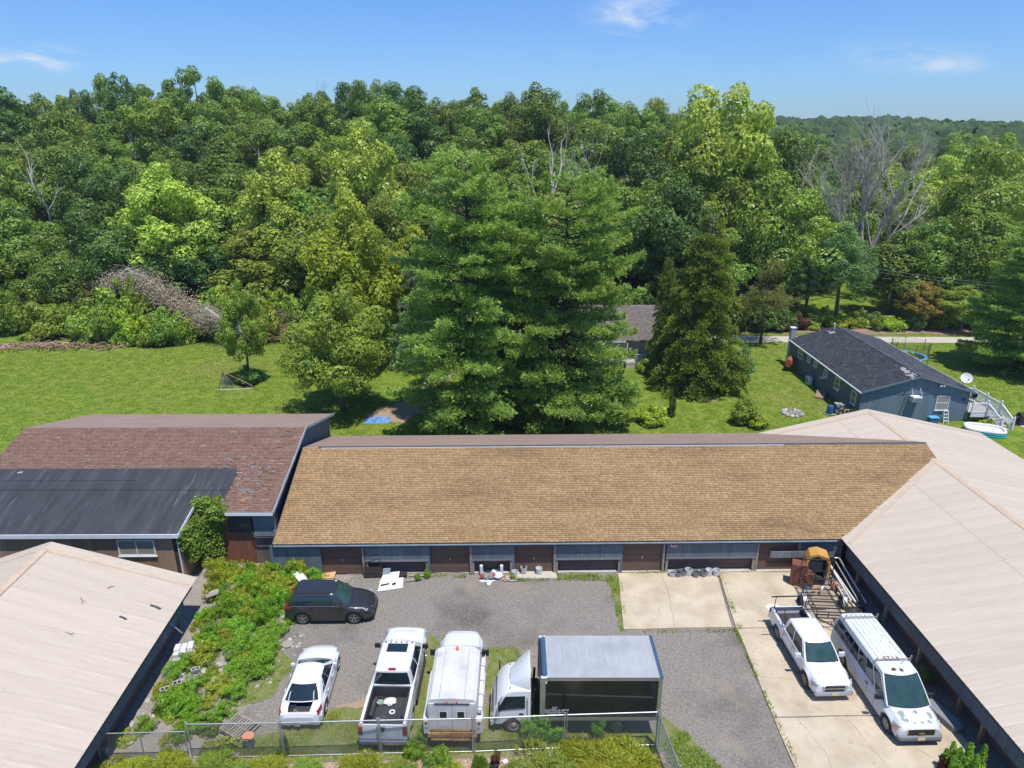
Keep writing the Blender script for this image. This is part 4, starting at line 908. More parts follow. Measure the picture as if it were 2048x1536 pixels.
# ---- white sedan without trunk lid
sed=thing('parked_sedan','white sedan with its trunk lid missing and a battered rear corner','car',(-9.12,25.50,0),91.5)
st=[(-2.34,.42,.72,.76,.66,.60),(-2.28,.30,.86,.90,.82,.74),(-1.95,.22,.95,.99,.90,.82),(-1.2,.2,.95,.99,.915,.86),(0,.18,.92,.96,.925,.88),(.9,.18,.90,.96,.92,.87),(1.4,.2,.84,.92,.91,.83),(1.9,.22,.74,.83,.87,.76),(2.2,.26,.62,.70,.78,.62),(2.33,.32,.52,.56,.62,.46)]
# the trunk opening is cut from the top of the shell
X0=-2.16
def sed_body():
    o=body(sed,st,(-1.33,1.37),'car_white',Rr=.33,arch_r=.39)
    me=o.data; import bmesh
    bm=bmesh.new(); bm.from_mesh(me)
    kill=[f for f in bm.faces if all(v.co.x<-1.55 and v.co.x>-2.3 for v in f.verts) and abs(f.normal.z)>.5 and abs(f.calc_center_median().y)<.45 and f.calc_center_median().z>.8]
    bmesh.ops.delete(bm,geom=kill,context='FACES'); bm.to_mesh(me); bm.free()
sed_body(); chassis(sed,-2.1,2.1,.70,.2,.60)
b=MB(); b.box(-2.12,-1.5,-.62,.62,.605,.63); b.box(-1.52,-1.5,-.62,.62,.63,.93)
for s in(-1,1): b.box(-2.12,-1.52,min(s*.62,s*.66),max(s*.62,s*.66),.605,.90)
b.box(-2.16,-2.12,-.62,.62,.605,.84); b.build('trunk_liner','black_plastic',sed)
b=MB(); b.lathe((-1.78,.0,.632),[(.36,0),(.37,.03),(.2,.05),(.02,.05)],20); b.build('spare_cover','bed_liner',sed)
b=MB(); b.box(-2.24,-2.12,-.6,.6,.82,.85); b.box(-2.2,-1.98,-.52,.5,.66,.69); b.build('trunk_sill','cap_white',sed)
b=MB(); b.tube([(-2.05,.2,.72),(-2.0,.1,.76),(-1.95,.22,.8),(-2.05,.3,.74),(-2.1,.15,.72)],.015,5); b.build('loose_wiring','plate_yellow',sed)
for s in(-1,1): b=MB(); b.tube([(-1.55,s*.52,.9),(-1.7,s*.54,1.1),(-1.45,s*.5,1.28),(-1.30,s*.5,1.22)],.018,6); b.build('lid_hinge','car_white',sed)
cab=Cabin(.90,-1.62,.95,.08,-1.0,1.43,.84,.60,zb1=.99,bf=.16,br=.10); cab.shell(sed,'car_white'); cab.glass(sed,[(.13,.24,.12,.62,.3,0),(.255,.53,.08,.86,.12,0),(.55,.90,.08,.88,0,-.0)],front=(.90,.05,.95),rear=(.84,.08,.93),fm='car_glass_green')
seams(sed,st,(-.95,-.1,.85),.34,.9); handles(sed,st,(-.8,.08),.80,'car_white'); mirrors(sed,.58,.86,.98,'car_white')
wheels(sed,(-1.33,1.37),.925,.33,spokes=7)
for s in(-1,1):
    b=MB(); b.rings([[(-2.30,s*.52,.72),(-2.28,s*.54,.84),(-2.16,s*.78,.92),(-2.2,s*.84,.78)],[(-2.1,s*.55,.76),(-2.1,s*.55,.84),(-1.82,s*.87,.96),(-1.85,s*.92,.86)]],True,True); b.build('tail_light','tail_red',sed)
    b=MB(); b.rings([[(2.20,s*.44,.60),(2.18,s*.44,.66),(1.86,s*.84,.80),(1.9,s*.88,.70)],[(2.05,s*.4,.6),(2.05,s*.4,.68),(1.7,s*.8,.8),(1.72,s*.8,.72)]],True,True); b.build('headlight','headlamp',sed)
b=MB()
for k,(x,y,z,a) in enumerate([(-2.33,-.55,.5,.2),(-2.3,-.75,.45,.6),(-2.18,-.88,.55,1.0),(-2.34,.1,.42,0),(-2.32,.5,.46,-.2)]): b.obox((x,y,z),(.02,.0,.01),(-.07*math.sin(a),.13*math.cos(a),.02),(.01,.02,.09))
b.build('torn_bumper','primer_grey',sed)
b=MB(); b.obox((-2.05,-.93,.62),(.12,.0,.03),(0,.02,0),(0,.01,.10)); b.build('crumpled_panel','car_white_worn',sed)
# ---- pickups
def pickup(label,loc,rz,L_,Wd,Ht,wb,cx,white,Rr=.38,hoodz=1.22,bed=None,cabx=None,rack=False,rear_over=1.2,glassm='car_glass',rim='alloy',steel=False):
    t=thing('pickup_truck',label,'pickup truck',loc,rz)
    h=Wd/2; x0,x1=-L_/2,L_/2; rear=x0+rear_over; fr=rear+wb; bz=hoodz+.02
    b1,b0=cabx   # cab rear, cab front (windshield base)
    st=[(b1,.42,bz,bz+.01,h-.03,h-.06),(b0-.5,.42,bz-.03,bz,h-.03,h-.06),(b0,.42,bz-.05,bz+.03,h-.03,h-.08),(b0+.4,.42,hoodz-.08,hoodz+.02,h-.02,h-.11),(x1-.55,.44,hoodz-.12,hoodz-.03,h-.02,h-.13),(x1-.2,.46,hoodz-.15,hoodz-.06,h-.04,h-.15),(x1-.03,.50,hoodz-.24,hoodz-.15,h-.10,h-.22)]
    body(t,st,(fr,),white,Rr=Rr,arch_r=Rr+.09,name='cab_body')
    chassis(t,x0+.1,x1-.25,h-.30,.38,.72)
    # raised hood centre
    b=MB(); b.rings([[(x,-y0,z0),(x,-y0+.12,z0+.035),(x,y0-.12,z0+.035),(x,y0,z0)] for x,y0,z0 in((b0+.12,h-.42,hoodz-.01),(b0+.7,h-.42,hoodz+.0),(x1-.3,h-.50,hoodz-.10))],False,False,closed=False); b.build('hood_bulge',white,t)
    # bed
    bl=b1-.02; st2=[(x0+.02,.52,bz-.0,0,h-.03,h-.07),(x0+.3,.46,bz,0,h-.0,h-.05),(rear,.44,bz,0,h,h-.04),(bl,.42,bz,0,h-.01,h-.05)]
    X=sorted(set([s_[0] for s_ in st2]+[rear+(Rr+.09)*math.sin(k/9*math.pi/2) for k in range(-9,10)]))
    for s in(-1,1):
        rs=[]
        for x in X:
            _,zl,zb,_,hl,ht=prof_at(st2,x); d=abs(x-rear); fl=0
            if d<Rr+.09: zl=max(zl,Rr+math.sqrt(max(0,(Rr+.09)**2-d*d))); fl=.03
            zm=max(lerp(zl,zb,.5),zl+.02)
            rs.append([(x,s*(hl-.06),zl),(x,s*(hl+fl),zl+.02),(x,s*(hl+fl*.6+.005),zm),(x,s*(ht+.01),zb-.05),(x,s*ht,zb),(x,s*(ht-.12),zb),(x,s*(ht-.13),zb-.05),(x,s*(ht-.14),.62)])
        b=MB(); b.rings(rs,True,True,closed=True); b.build('bed_side',white,t,smooth=True,angle=35)
    b=MB(); b.box(x0+.06,bl,-(h-.19),h-.19,.68,.74)
    k=-(h-.24)
    while k<h-.24: b.box(x0+.1,bl-.02,k,k+.05,.74,.76); k+=.13
    b.build('bed_floor','bed_liner',t)
    b=MB(); b.box(bl-.06,bl-.01,-(h-.19),h-.19,.74,bz-.02)
    for s in(-1,1):
        b.box(x0+.07,bl-.07,min(s*(h-.235),s*(h-.185)),max(s*(h-.235),s*(h-.185)),.76,bz+.012); b.bbox(rear-.45,rear+.45,*(sorted((s*(h-.42),s*(h-.24)))),.76,1.0,.04)
    b.build('bed_liner','bed_liner',t)
    b=MB(); b.rings([[(x0+.0,-y,z) for y,z in ((h-.04,.62),(h-.02,.9),(h-.05,bz))]+[(x0+.0,y,z) for y,z in ((h-.05,bz),(h-.02,.9),(h-.04,.62))],[(x0+.07,-y,z) for y,z in ((h-.04,.62),(h-.02,.9),(h-.05,bz))]+[(x0+.07,y,z) for y,z in ((h-.05,bz),(h-.02,.9),(h-.04,.62))]],True,True); tg=b.build('tailgate',white,t)
    b=MB(); b.box(x0-.008,x0-.001,-(h-.22),h-.22,.72,bz-.10); b.build('recess','primer_grey' if False else white,tg)
    b=MB(); b.box(x0-.02,x0-.008,-.12,.12,bz-.16,bz-.09); b.build('gate_handle','black_plastic',tg)
    b=MB(); b.bbox(x0-.16,x0+.02,-(h-.03),h-.03,.46,.66,.05); b.build('rear_bumper','chrome',t)
    for s in(-1,1):
        b=MB(); b.bbox(*(x0-.025,x0+.10),*(sorted((s*(h-.19),s*(h+.004)))),.82,bz-.07,.02); b.build('tail_light','tail_red',t)
    # cab
    cab=Cabin(b0,b1+.03,bz-.01,b0-.72,b1+.16,Ht,h-.10,h-.28,bf=.13,br=.03,crown=.04)
    cab.shell(t,white,'cab_roof'); cab.glass(t,[(.10,.44,.10,.88,.05,0),(.49,.90,.08,.90,0,-.02)],front=(.90,.05,.94),rear=(.86,.12,.86),m='car_glass',fm=glassm)
    seams(t,st,(b1+.25,(b1+b0)/2,b0-.02),.55,bz-.06); handles(t,st,(b1+.42,(b1+b0)/2+.17),bz-.13,'chrome'); mirrors(t,b0-.32,h-.02,bz+.10,'black_plastic' if not rack else white,w_=.2,h=.2,arm=.13)
    wheels(t,(rear,fr),h-.005,Rr,.26,rim=rim,steel=steel,spokes=6)
    b=MB(); b.bbox(x1-.16,x1+.06,-(h-.06),h-.06,.44,.62,.06); b.build('front_bumper','chrome',t)
    b=MB(); b.box(x1-.10,x1+.015,-.42,.42,.66,hoodz-.19); gr=b.build('grille','black_plastic',t)
    b=MB(); b.bar((x1+.02,-.42,.80),(x1+.02,.42,.80),.02,.04); b.build('grille_bar','chrome',gr)
    for s in(-1,1):
        b=MB(); b.rings([[(x1+.01,s*.44,.68),(x1+.01,s*.44,hoodz-.19),(x1-.10,s*(h-.12),hoodz-.17),(x1-.10,s*(h-.12),.68)],[(x1-.15,s*.44,.68),(x1-.15,s*.44,hoodz-.17),(x1-.40,s*(h-.005),hoodz-.13),(x1-.38,s*(h+.012),.74)]],True,True); b.build('headlight','headlamp',t)
    for s in(-1,1): b=MB(); b.box(b1+.1,b0-.1,*(sorted((s*(h-.05),s*(h+.08)))),.40,.45); b.build('running_board','black_plastic',t)
    for s in(-1,1): b=MB(); b.obox((b0+.06,s*.28,bz+.05),(.03,.30,.03),(.02,0,0),(0,0,.008)); b.build('wiper','black_plastic',t)
    return t,cab,bz
ram,rc,bz=pickup('white crew cab pickup with a sunroof and an open black bed, tail toward the fence','pick' and (-5.22,25.35,0),88.6,6.3,2.02,1.98,3.95,0,'car_white',Rr=.41,hoodz=1.30,cabx=(-.95,1.78),rear_over=1.32)
b=MB(); b.box(.32,.86,-.46,.46,2.035,2.052); b.build('sunroof','car_glass',ram)
for y in(-.62,-.36,-.12,.12,.36,.60): b=MB(); b.bbox(.94,1.02,y-.035,y+.035,2.0,2.04,.01); b.build('marker_light','tail_red' if False else 'black_plastic',ram)
b=MB(); b.bbox(-.80,-.66,-.17,.17,2.0,2.045,.02); b.build('brake_light','tail_red',ram)
b=MB(); b.lathe((-1.9,-.15,.775),[(.13,0),(.13,.03),(.07,.03),(.07,0)],20,cap0=False,cap1=False); b.build('hitch_ring','white_plastic',ram)
b=MB(); b.poly([(-3.175,-.06,1.02),(-3.175,.06,1.02),(-3.175,.09,1.12),(-3.175,.0,1.17),(-3.175,-.09,1.12)],.012,(-1,0,0)); b.build('badge','black_plastic',ram)
bag=thing('folded_bag','crumpled white and grey bag lying in the open pickup bed','bag',(-5.3,24.0,.78),5)
b=MB(); r_=random.Random(4)
b.rings([[(math.cos(a*math.pi/5)*.30*r*r_.uniform(.8,1.1),math.sin(a*math.pi/5)*.2*r*r_.uniform(.8,1.1),z) for a in range(10)] for r,z in((1,0),(1.05,.06),(.9,.13),(.4,.16))],True,True); b.build('sack','white_plastic',bag,smooth=True)
b=MB(); b.bbox(-.52,-.3,-.15,.12,0,.1,.02); b.build('box','green_bucket',bag)
junk=thing('tool_pile','small heap of tools and rags in the left corner of the pickup bed','tools',(-5.86,24.1,.78),0)
for k in range(6): b=MB(); b.obox((r_.uniform(-.1,.15),r_.uniform(-.4,.4),.05+.02*k),(r_.uniform(.04,.12),r_.uniform(-.05,.05),0),(-.03,r_.uniform(.03,.08),0),(0,0,.03)); b.build('tool',rnd.choice(['wood_post_grey','white_plastic','black_plastic','bed_liner']),junk)
can,cc,bz=pickup('white crew cab pickup with a dark ladder rack, nose toward the fence','' or (14.28,27.45,0),-88.0,5.35,1.84,1.70,3.22,0,'car_white',Rr=.375,hoodz=1.10,cabx=(-1.15,1.33),rear_over=1.12,rack=True,glassm='car_glass_green',rim='alloy_gold')
plate(can,2.74,.53)
textmesh('GMC',.13,'tail_red',can,(2.70,0,.78),(R(90),0,R(90)),ext=.004)
b=MB()
for s in(-1,1):
    b.tube([(-2.45,s*.80,1.10),(-2.35,s*.80,1.95)],.022,6); b.tube([(-1.45,s*.80,1.10),(-1.0,s*.80,1.35),(-1.3,s*.80,1.95)],.022,6); b.tube([(-2.1,s*.8,1.1),(-2.37,s*.8,1.4)],.018,6)
    
b.bar((-2.35,-1.05,1.97),(-2.35,1.05,1.97),.05); b.bar((-1.3,-1.25,1.97),(-1.3,1.25,1.97),.05)
b.build('ladder_rack','steel_dark',can)
# ---- white utility truck with cap
ut=thing('utility_truck','white service truck with a scuffed cap, amber beacon and rusty orange step bumper','truck',(-2.42,25.35,0),89.4)
st=[(-.2,.5,1.35,1.36,.96,.93),(1.0,.5,1.33,1.36,.97,.92),(1.35,.5,1.30,1.36,.97,.90),(1.9,.5,1.24,1.34,.97,.84),(2.5,.5,1.18,1.28,.95,.80),(2.8,.52,1.06,1.18,.90,.72),(2.92,.56,.90,.98,.82,.60)]
body(ut,st,(2.05,),'car_white_worn',Rr=.40,arch_r=.49,name='cab_body'); chassis(ut,-2.8,2.6,.62,.45,.8)
cab=Cabin(1.46,-.1,1.34,.34,.0,2.28,.90,.78,bf=.14); cab.shell(ut,'car_white_worn','cab_roof'); cab.glass(ut,[(.3,.88,.08,.88)],front=(.9,.05,.94))
mirrors(ut,.85,.95,1.55,'black_plastic',w_=.26,h=.28,arm=.24)
b=MB()
for s in(-1,1):
    b.bbox(-2.85,-.05,*sorted((s*1.22,s*.72)),.62,1.36,.04)
b.build('service_body','car_white_worn',ut)
for s in(-1,1):
    for k,(a,c_) in enumerate([(-2.78,-2.35),(-1.45,-.80),(-.76,-.12)]): b=MB(); b.box(a,c_,*sorted((s*1.222,s*1.235)),.70,1.28); b.build('locker_door','car_white',ut)
b=MB(); b.rings([[(x,-1.0,1.3),(x,-1.03,1.9),(x,-1.0,2.28),(x,-.86,2.40),(x,0,2.45),(x,.86,2.40),(x,1.0,2.28),(x,1.03,1.9),(x,1.0,1.3)] for x in(-2.88,-1.6,-.4,.0,.14)],True,True)
b.build('cap_shell','cap_white',ut,smooth=True,angle=35)
for y in(-.52,.52): b=MB(); b.box(-2.86,.10,y-.01,y+.01,2.425,2.437); b.build('roof_seam','primer_grey',ut)
b=MB(); b.box(-2.93,-2.885,-.97,.97,.84,2.22); rd=b.build('rear_door','cap_white',ut)
for s in(-1,1):
    b=MB(); b.bbox(-2.95,-2.93,s*.36-.19,s*.36+.19,1.46,1.88,.008); b.build('window_frame','white_plastic',rd)
    b=MB(); b.box(-2.958,-2.95,s*.36-.14,s*.36+.14,1.52,1.83); b.build('window','car_glass',rd)
    b=MB(); b.box(-2.94,-2.93,s*.60-.006,s*.60+.006,.9,2.18); b.build('door_seam','primer_grey',rd)
b=MB(); b.box(-2.94,-2.93,-.006,.006,.86,2.2); b.build('door_seam','rust',rd)
b=MB(); b.box(-2.96,-2.90,-.72,.72,2.20,2.225); b.build('drip_rail','black_plastic',ut)
for y in(-.2,0,.2): b=MB(); b.bbox(-2.96,-2.9,y-.03,y+.03,2.25,2.30,.01); b.build('marker_light','amber_lens' if y==0 else 'tail_red',ut)
b=MB(); b.lathe((-.02,.0,2.45),[(.07,0),(.08,.04),(.07,.05),(.065,.15),(.02,.19)],14); b.build('beacon','amber_lens',ut,smooth=True)
b=MB(); b.tube([(-2.7,-1.12,1.62),(.35,-1.12,1.62)],.10,12); pt=b.build('pipe_carrier','white_plastic',ut)
for x in(-2.6,-1.9,-1.1,-.2): b=MB(); b.lathe((x,-1.12,1.62),[(.108,0),(.115,.02),(.115,.06),(.108,.08)],12,axis='x'); b.build('band','galvanised',pt)
b=MB(); b.box(.0,.5,-1.22,-1.02,1.38,1.42); b.box(.02,.04,-1.2,-1.05,1.42,1.75); b.box(.3,.32,-1.2,-1.05,1.42,1.75); b.box(.0,.5,-1.22,-1.20,1.72,1.75); b.build('side_rack','white_plastic',ut)
b=MB(); b.box(-2.9,-2.86,.98,1.2,.62,1.30); b.box(-2.9,-2.86,-1.2,-.98,.62,1.30); b.build('rear_panel','cap_white',ut)
for s in(-1,1):
    for z,m_ in((1.18,'tail_red'),(.98,'headlamp')):
        b=MB(); b.lathe((-2.90,s*1.09,z),[(.065,0),(.06,-.02),(.01,-.025)],14,axis='x'); b.build('tail_light',m_,ut)
b=MB(); b.box(-3.12,-2.86,-1.0,1.0,.66,.70)
for z in(.78,.88,.98): b.box(-3.14,-3.12,-.86,.86,z,z+.025)
for y in(-.86,-.43,0,.43,.84): b.box(-3.15,-3.12,y,y+.04,.56,1.05)
b.box(-3.16,-3.10,-.88,.88,1.03,1.07); b.box(-3.16,-3.1,-.88,.88,.52,.58); b.build('step_bumper','orange_rusty',ut)
b=MB(); b.box(-3.10,-2.9,-1.0,1.0,.56,.60); b.build('step_plate','rust',ut)
wheels(ut,(-1.9,2.05),.99,.40,.26,rim='steel_rim',steel=True)
# ---- box truck
bt=thing('box_truck','white cab box truck with a dented silver roof and glossy black box side','box truck',(2.7,24.08,0),180)
# local x forward = world -x ; local y left = world -y
b=MB()
cs=[(3.55,.55,.55),(3.50,.95,.9),(3.42,1.25,.96),(3.1,1.95,.92),(2.85,2.12,.88),(2.3,2.2,.88),(1.95,2.18,.90)]
XS=[3.55,3.50,3.44,3.36,3.14,2.86,2.6,2.2,1.92]; ZT=[.85,1.05,1.28,1.42,1.86,2.10,2.17,2.19,2.18]; HT=[.86,.93,.97,.97,.93,.88,.88,.88,.88]
rs=[]
for x,z,h in zip(XS,ZT,HT):
    zb=.48
    if abs(x-2.62)<.43: zb=.38+math.sqrt(.43**2-(x-2.62)**2)
    zz=[zb,zb+.03,max(zb+.08,min(.95,z-.1)),lerp(max(zb+.1,.95),z,.5) if z>1.2 else z-.08,z-.06,z]
    hh=[.93,.99,1.0,lerp(1.0,h,.45),h,h-.12]
    rs.append([(x,-y,q) for y,q in zip(hh,zz)]+[(x,y,q) for y,q in zip(reversed(hh),reversed(zz))])
b.rings(rs,False,False); n_=len(rs[0]); b.f.append(tuple(range(n_))); b.f.append(tuple(reversed(range((len(rs)-1)*n_,len(rs)*n_)))); b.build('cab','car_white',bt,smooth=True,angle=40)
def P4(*q): return [Vector(p) for p in q]
def slab4(name,pts,nrm,th,m,parent): 
    b=MB(); n=Vector(nrm).normalized(); b.rings([[p-n*.01 for p in pts],[p+n*th for p in pts]],True,True); return b.build(name,m,parent)
slab4('windshield',P4((3.38,-.86,1.36),(3.38,.86,1.36),(2.90,.78,2.04),(2.90,-.78,2.04)),(.8,0,.55),.022,'car_glass_green',bt)
for s in(-1,1):
    pts=P4((3.20,s*.985,1.20),(3.30,s*.975,1.32),(2.98,s*.925,1.88),(2.15,s*.912,1.90),(2.15,s*.99,1.36),(2.85,s*.998,1.30))
    slab4('side_window',pts,(0,s,.18),.02,'car_glass',bt)
    b=MB(); b.box(2.05,2.07,*sorted((s*.98,s*1.008)),.62,1.9); b.box(3.24,3.26,*sorted((s*.96,s*1.006)),.62,1.15); b.build('door_seam','black_plastic',bt)
    b=MB(); b.box(2.22,2.40,*sorted((s*1.0,s*1.02)),1.02,1.08); b.build('door_handle','black_plastic',bt)
    b=MB(); b.tube([(3.1,s*.97,1.95),(3.25,s*1.2,1.85),(3.25,s*1.2,1.35),(3.2,s*1.0,1.2)],.014,5); b.obox((3.25,s*1.22,1.62),(.03,0,0),(0,.10,0),(0,0,.18)); b.build('wing_mirror','black_plastic',bt)
    b=MB(); b.bbox(3.40,3.555,*sorted((s*.62,s*.90)),.72,.90,.02); b.build('headlight','headlamp',bt)
    b=MB(); b.bbox(3.36,3.50,*sorted((s*.90,s*1.0)),.72,.92,.02); b.build('turn_signal','amber_lens',bt)
b=MB(); b.bbox(3.50,3.62,-.98,.98,.42,.66,.04); b.build('front_bumper','car_white',bt)
b=MB(); b.box(3.52,3.565,-.55,.55,.74,.88); b.build('grille','black_plastic',bt)
for y in(-.7,-.12,0,.12,.7): b=MB(); b.cyl((2.78,y,2.10),.035,.05,8); b.build('marker_light','tail_red',bt)
b=MB(); rs=[]
for k,(x,hw_,z) in enumerate([(2.78,.42,2.16),(2.55,.62,2.42),(2.30,.74,2.70),(2.06,.80,2.92),(1.96,.82,2.98)]):
    rs.append([(x,-hw_-.02,2.12),(x,-hw_,lerp(2.14,z,.7)),(x,-hw_*.75,z),(x,0,z+.03),(x,hw_*.75,z),(x,hw_,lerp(2.14,z,.7)),(x,hw_+.02,2.12)])
b.rings(rs,False,False,closed=False); b.f.append(tuple(range(7))); b.rings([rs[-1],[(p[0]-.03,p[1],p[2]) for p in rs[-1]]],False,True,closed=False); b.build('wind_deflector','car_white',bt,smooth=True,angle=50)
b=MB(); b.box(-3.3,2.0,-.42,-.30,.60,.78); b.box(-3.3,2.0,.30,.42,.60,.78); b.box(1.55,1.9,-.8,.8,.45,1.3)
for y in(-.8,.8): b.tube([(1.75,y*.8,1.2),(1.72,y*.8,2.0)],.06,8)
b.box(.2,1.2,.45,.95,.35,.75); b.box(.2,1.2,-.95,-.45,.35,.75); b.build('frame','black_plastic',bt)
BX0,BX1,BW,BZ0,BZ1=-3.45,1.55,1.27,.98,3.18
b=MB(); b.box(BX0+.03,BX1-.03,-BW+.02,BW-.02,BZ0,BZ1-.05); b.build('box_core','box_black',bt)
for s in(-1,1):
    b=MB(); b.box(BX0+.16,BX1-.22,*sorted((s*(BW-.02),s*(BW+.002))),BZ0+.15,BZ1-.14); sp=b.build('side_panel','box_black',bt)
    # aluminium rails and corner posts framing the side
    b=MB(); 
    b.box(BX0,BX1,*sorted((s*(BW-.02),s*(BW+.016))),BZ0,BZ0+.15); b.build('bottom_rail','aluminium_rail',bt)
    b=MB(); b.box(BX0,BX1,*sorted((s*(BW-.02),s*(BW+.012))),BZ1-.14,BZ1-.02); b.build('top_rail','aluminium_rail',bt)
    b=MB(); b.box(BX1-.22,BX1,*sorted((s*(BW-.02),s*(BW+.014))),BZ0+.152,BZ1-.142); b.build('corner_post','aluminium_rail',bt)
    b=MB(); b.box(BX0,BX0+.16,*sorted((s*(BW-.02),s*(BW+.014))),BZ0+.152,BZ1-.142); b.build('corner_post','aluminium_rail',bt)
    for k in range(56): b_=MB() if k==0 else b_; b_.box(BX0+.05+k*.088,BX0+.065+k*.088,*sorted((s*(BW+.012),s*(BW+.02))),BZ1-.05,BZ1-.035); b_.box(BX0+.05+k*.088,BX0+.065+k*.088,*sorted((s*(BW+.012),s*(BW+.02))),BZ0+.10,BZ0+.115)
    b_.build('rivet_row','dark_fascia',bt,kind='stuff')
b=MB()
dn=random.Random(8)
nx_,ny_=50,24
vs=[];fs=[]
for j in range(ny_+1):
    for i in range(nx_+1):
        x=lerp(BX0+.12,BX1-.30,i/nx_); y=lerp(-BW,BW,j/ny_); e=min(1,min(i,nx_-i)/3,min(j,ny_-j)/3)
        z=BZ1+.0+.018*e*math.sin(x*10.3)+.03*e*(math.sin(x*2.1+y*1.7)*math.sin(y*2.6-x))*.6
        vs.append((x,y,z+ .012))
for j in range(ny_):
    for i in range(nx_): a=j*(nx_+1)+i; fs.append((a,a+1,a+nx_+2,a+nx_+1))
b.add(vs,fs); b.build('roof_skin','box_roof',bt,smooth=True,angle=60)
b=MB(); b.box(BX0+.1,BX1-.26,-BW,BW,BZ1-.06,BZ1-.02); b.build('roof_deck','box_roof',bt)
for k in range(8):
    b=MB()
    for q in range(9):
        if dn.random()<.75: b.box(-2.95+k*.58,-2.935+k*.58,-.75+q*.15,-.67+q*.15,BZ1+.035,BZ1+.041)
    if b.n: b.build('rib_mark','primer_grey',bt,kind='stuff')
b=MB(); b.rings([[(BX1-.30,y,BZ1+.02),(BX1-.16,y,BZ1+.01),(BX1-.03,y,BZ1-.10),(BX1+.02,y,BZ1-.30),(BX1-.02,y,BZ1-.5),(BX1-.3,y,BZ1-.5)] for y in(-BW+.06,BW-.06)],True,True); b.build('front_cap','box_blue',bt,smooth=True,angle=35)
for s in(-1,1): b=MB(); b.bbox(BX1-.34,BX1+.0,*sorted((s*(BW-.10),s*(BW+.006))),BZ1-.3,BZ1+.03,.06); b.build('corner_cap','white_plastic',bt)
b=MB(); b.box(BX0-.02,BX0+.12,-BW,BW,BZ1-.08,BZ1+.035); b.build('rear_header','box_blue',bt)
for i,(tx,sz,zz,m_) in enumerate([('CLP',.13,1.60,'white_trim'),('INSULATION & HOME',.12,1.48,'white_trim'),('IMPROVEMENT',.115,1.365,'white_trim'),('908-591-276',.115,1.25,'white_trim')]):
    textmesh(tx,sz,m_,bt,(.93,BW+.006,zz),(R(90),0,R(180)),name='lettering')
wheels(bt,(2.62,),1.0,.39,.24,rim='steel_rim',steel=True); wheels(bt,(-1.75,),1.05,.39,.42,rim='steel_rim',steel=True)
plate(bt,3.60,.56,1,'white_trim')
# ---- passenger van with peeling paint
van=thing('passenger_van','long white passenger van with peeling hood paint and roof rack bars','van',(16.82,25.45,0),-88.6)
st=[(-3.10,.46,1.12,1.16,.88,.86),(-3.02,.34,1.15,1.18,.96,.93),(-2.4,.32,1.16,1.18,1.0,.97),(.9,.32,1.12,1.15,1.0,.97),(1.7,.32,1.10,1.17,1.0,.95),(2.1,.34,1.05,1.18,.99,.89),(2.6,.36,1.0,1.12,.97,.86),(2.92,.40,.93,1.04,.94,.82),(3.06,.46,.84,.92,.88,.74)]
body(van,st,(-1.72,2.22),'car_white_worn',Rr=.38,arch_r=.46); chassis(van,-2.9,2.8,.68,.34,.8)
cab=Cabin(2.02,-3.08,1.15,1.02,-2.88,2.05,.95,.76,bf=.20,br=.05,crown=.05); cab.shell(van,'car_white_worn','roof_shell')
cab.glass(van,[(.035,.28,.10,.72),(.295,.50,.10,.72),(.525,.655,.10,.72),(.675,.79,.10,.76),(.825,.955,.05,.80,0,-.02)],front=(.92,.05,.95),rear=(.8,.1,.7),fm='car_glass_green')
seams(van,st,(.52,1.18,1.88),.5,1.06); handles(van,st,(.45,1.28),.98,'black_plastic'); mirrors(van,1.62,.98,1.28,'black_plastic',w_=.2,h=.22,arm=.14)
wheels(van,(-1.72,2.22),.995,.38,.25,rim='alloy_gold',steel=True)
b=MB(); b.bbox(2.86,3.14,-.93,.93,.42,.64,.07); b.build('front_bumper','grey_plastic',van)
b=MB(); b.bbox(2.9,3.155,-.90,.90,.34,.44,.05); b.build('bumper_skirt','black_plastic',van)
b=MB(); b.box(2.92,3.10,-.54,.54,.66,.90); b.build('grille','black_plastic',van)
b=MB(); b.poly([(3.112,y,z) for y,z in((-.13,.77),(-.06,.77),(-.05,.80),(.07,.80),(.08,.77),(.13,.77),(.12,.73),(.05,.73),(.05,.70),(-.07,.70),(-.07,.73),(-.14,.73))],.012,(1,0,0)); b.build('badge','gold_badge',van)
for s in(-1,1):
    b=MB(); b.rings([[(3.08,s*.54,.76),(3.07,s*.54,.91),(2.90,s*.88,.95),(2.92,s*.88,.78)],[(2.9,s*.54,.76),(2.9,s*.54,.92),(2.62,s*.975,.97),(2.64,s*1.005,.80)]],True,True); b.build('headlight','headlamp',van)
    b=MB(); b.rings([[(3.09,s*.54,.68),(3.09,s*.54,.755),(2.93,s*.89,.775),(2.94,s*.90,.70)],[(2.9,s*.54,.68),(2.9,s*.54,.755),(2.62,s*1.0,.79),(2.64,s*1.01,.73)]],True,True); b.build('turn_signal','amber_lens',van)
plate(van,3.155,.50)
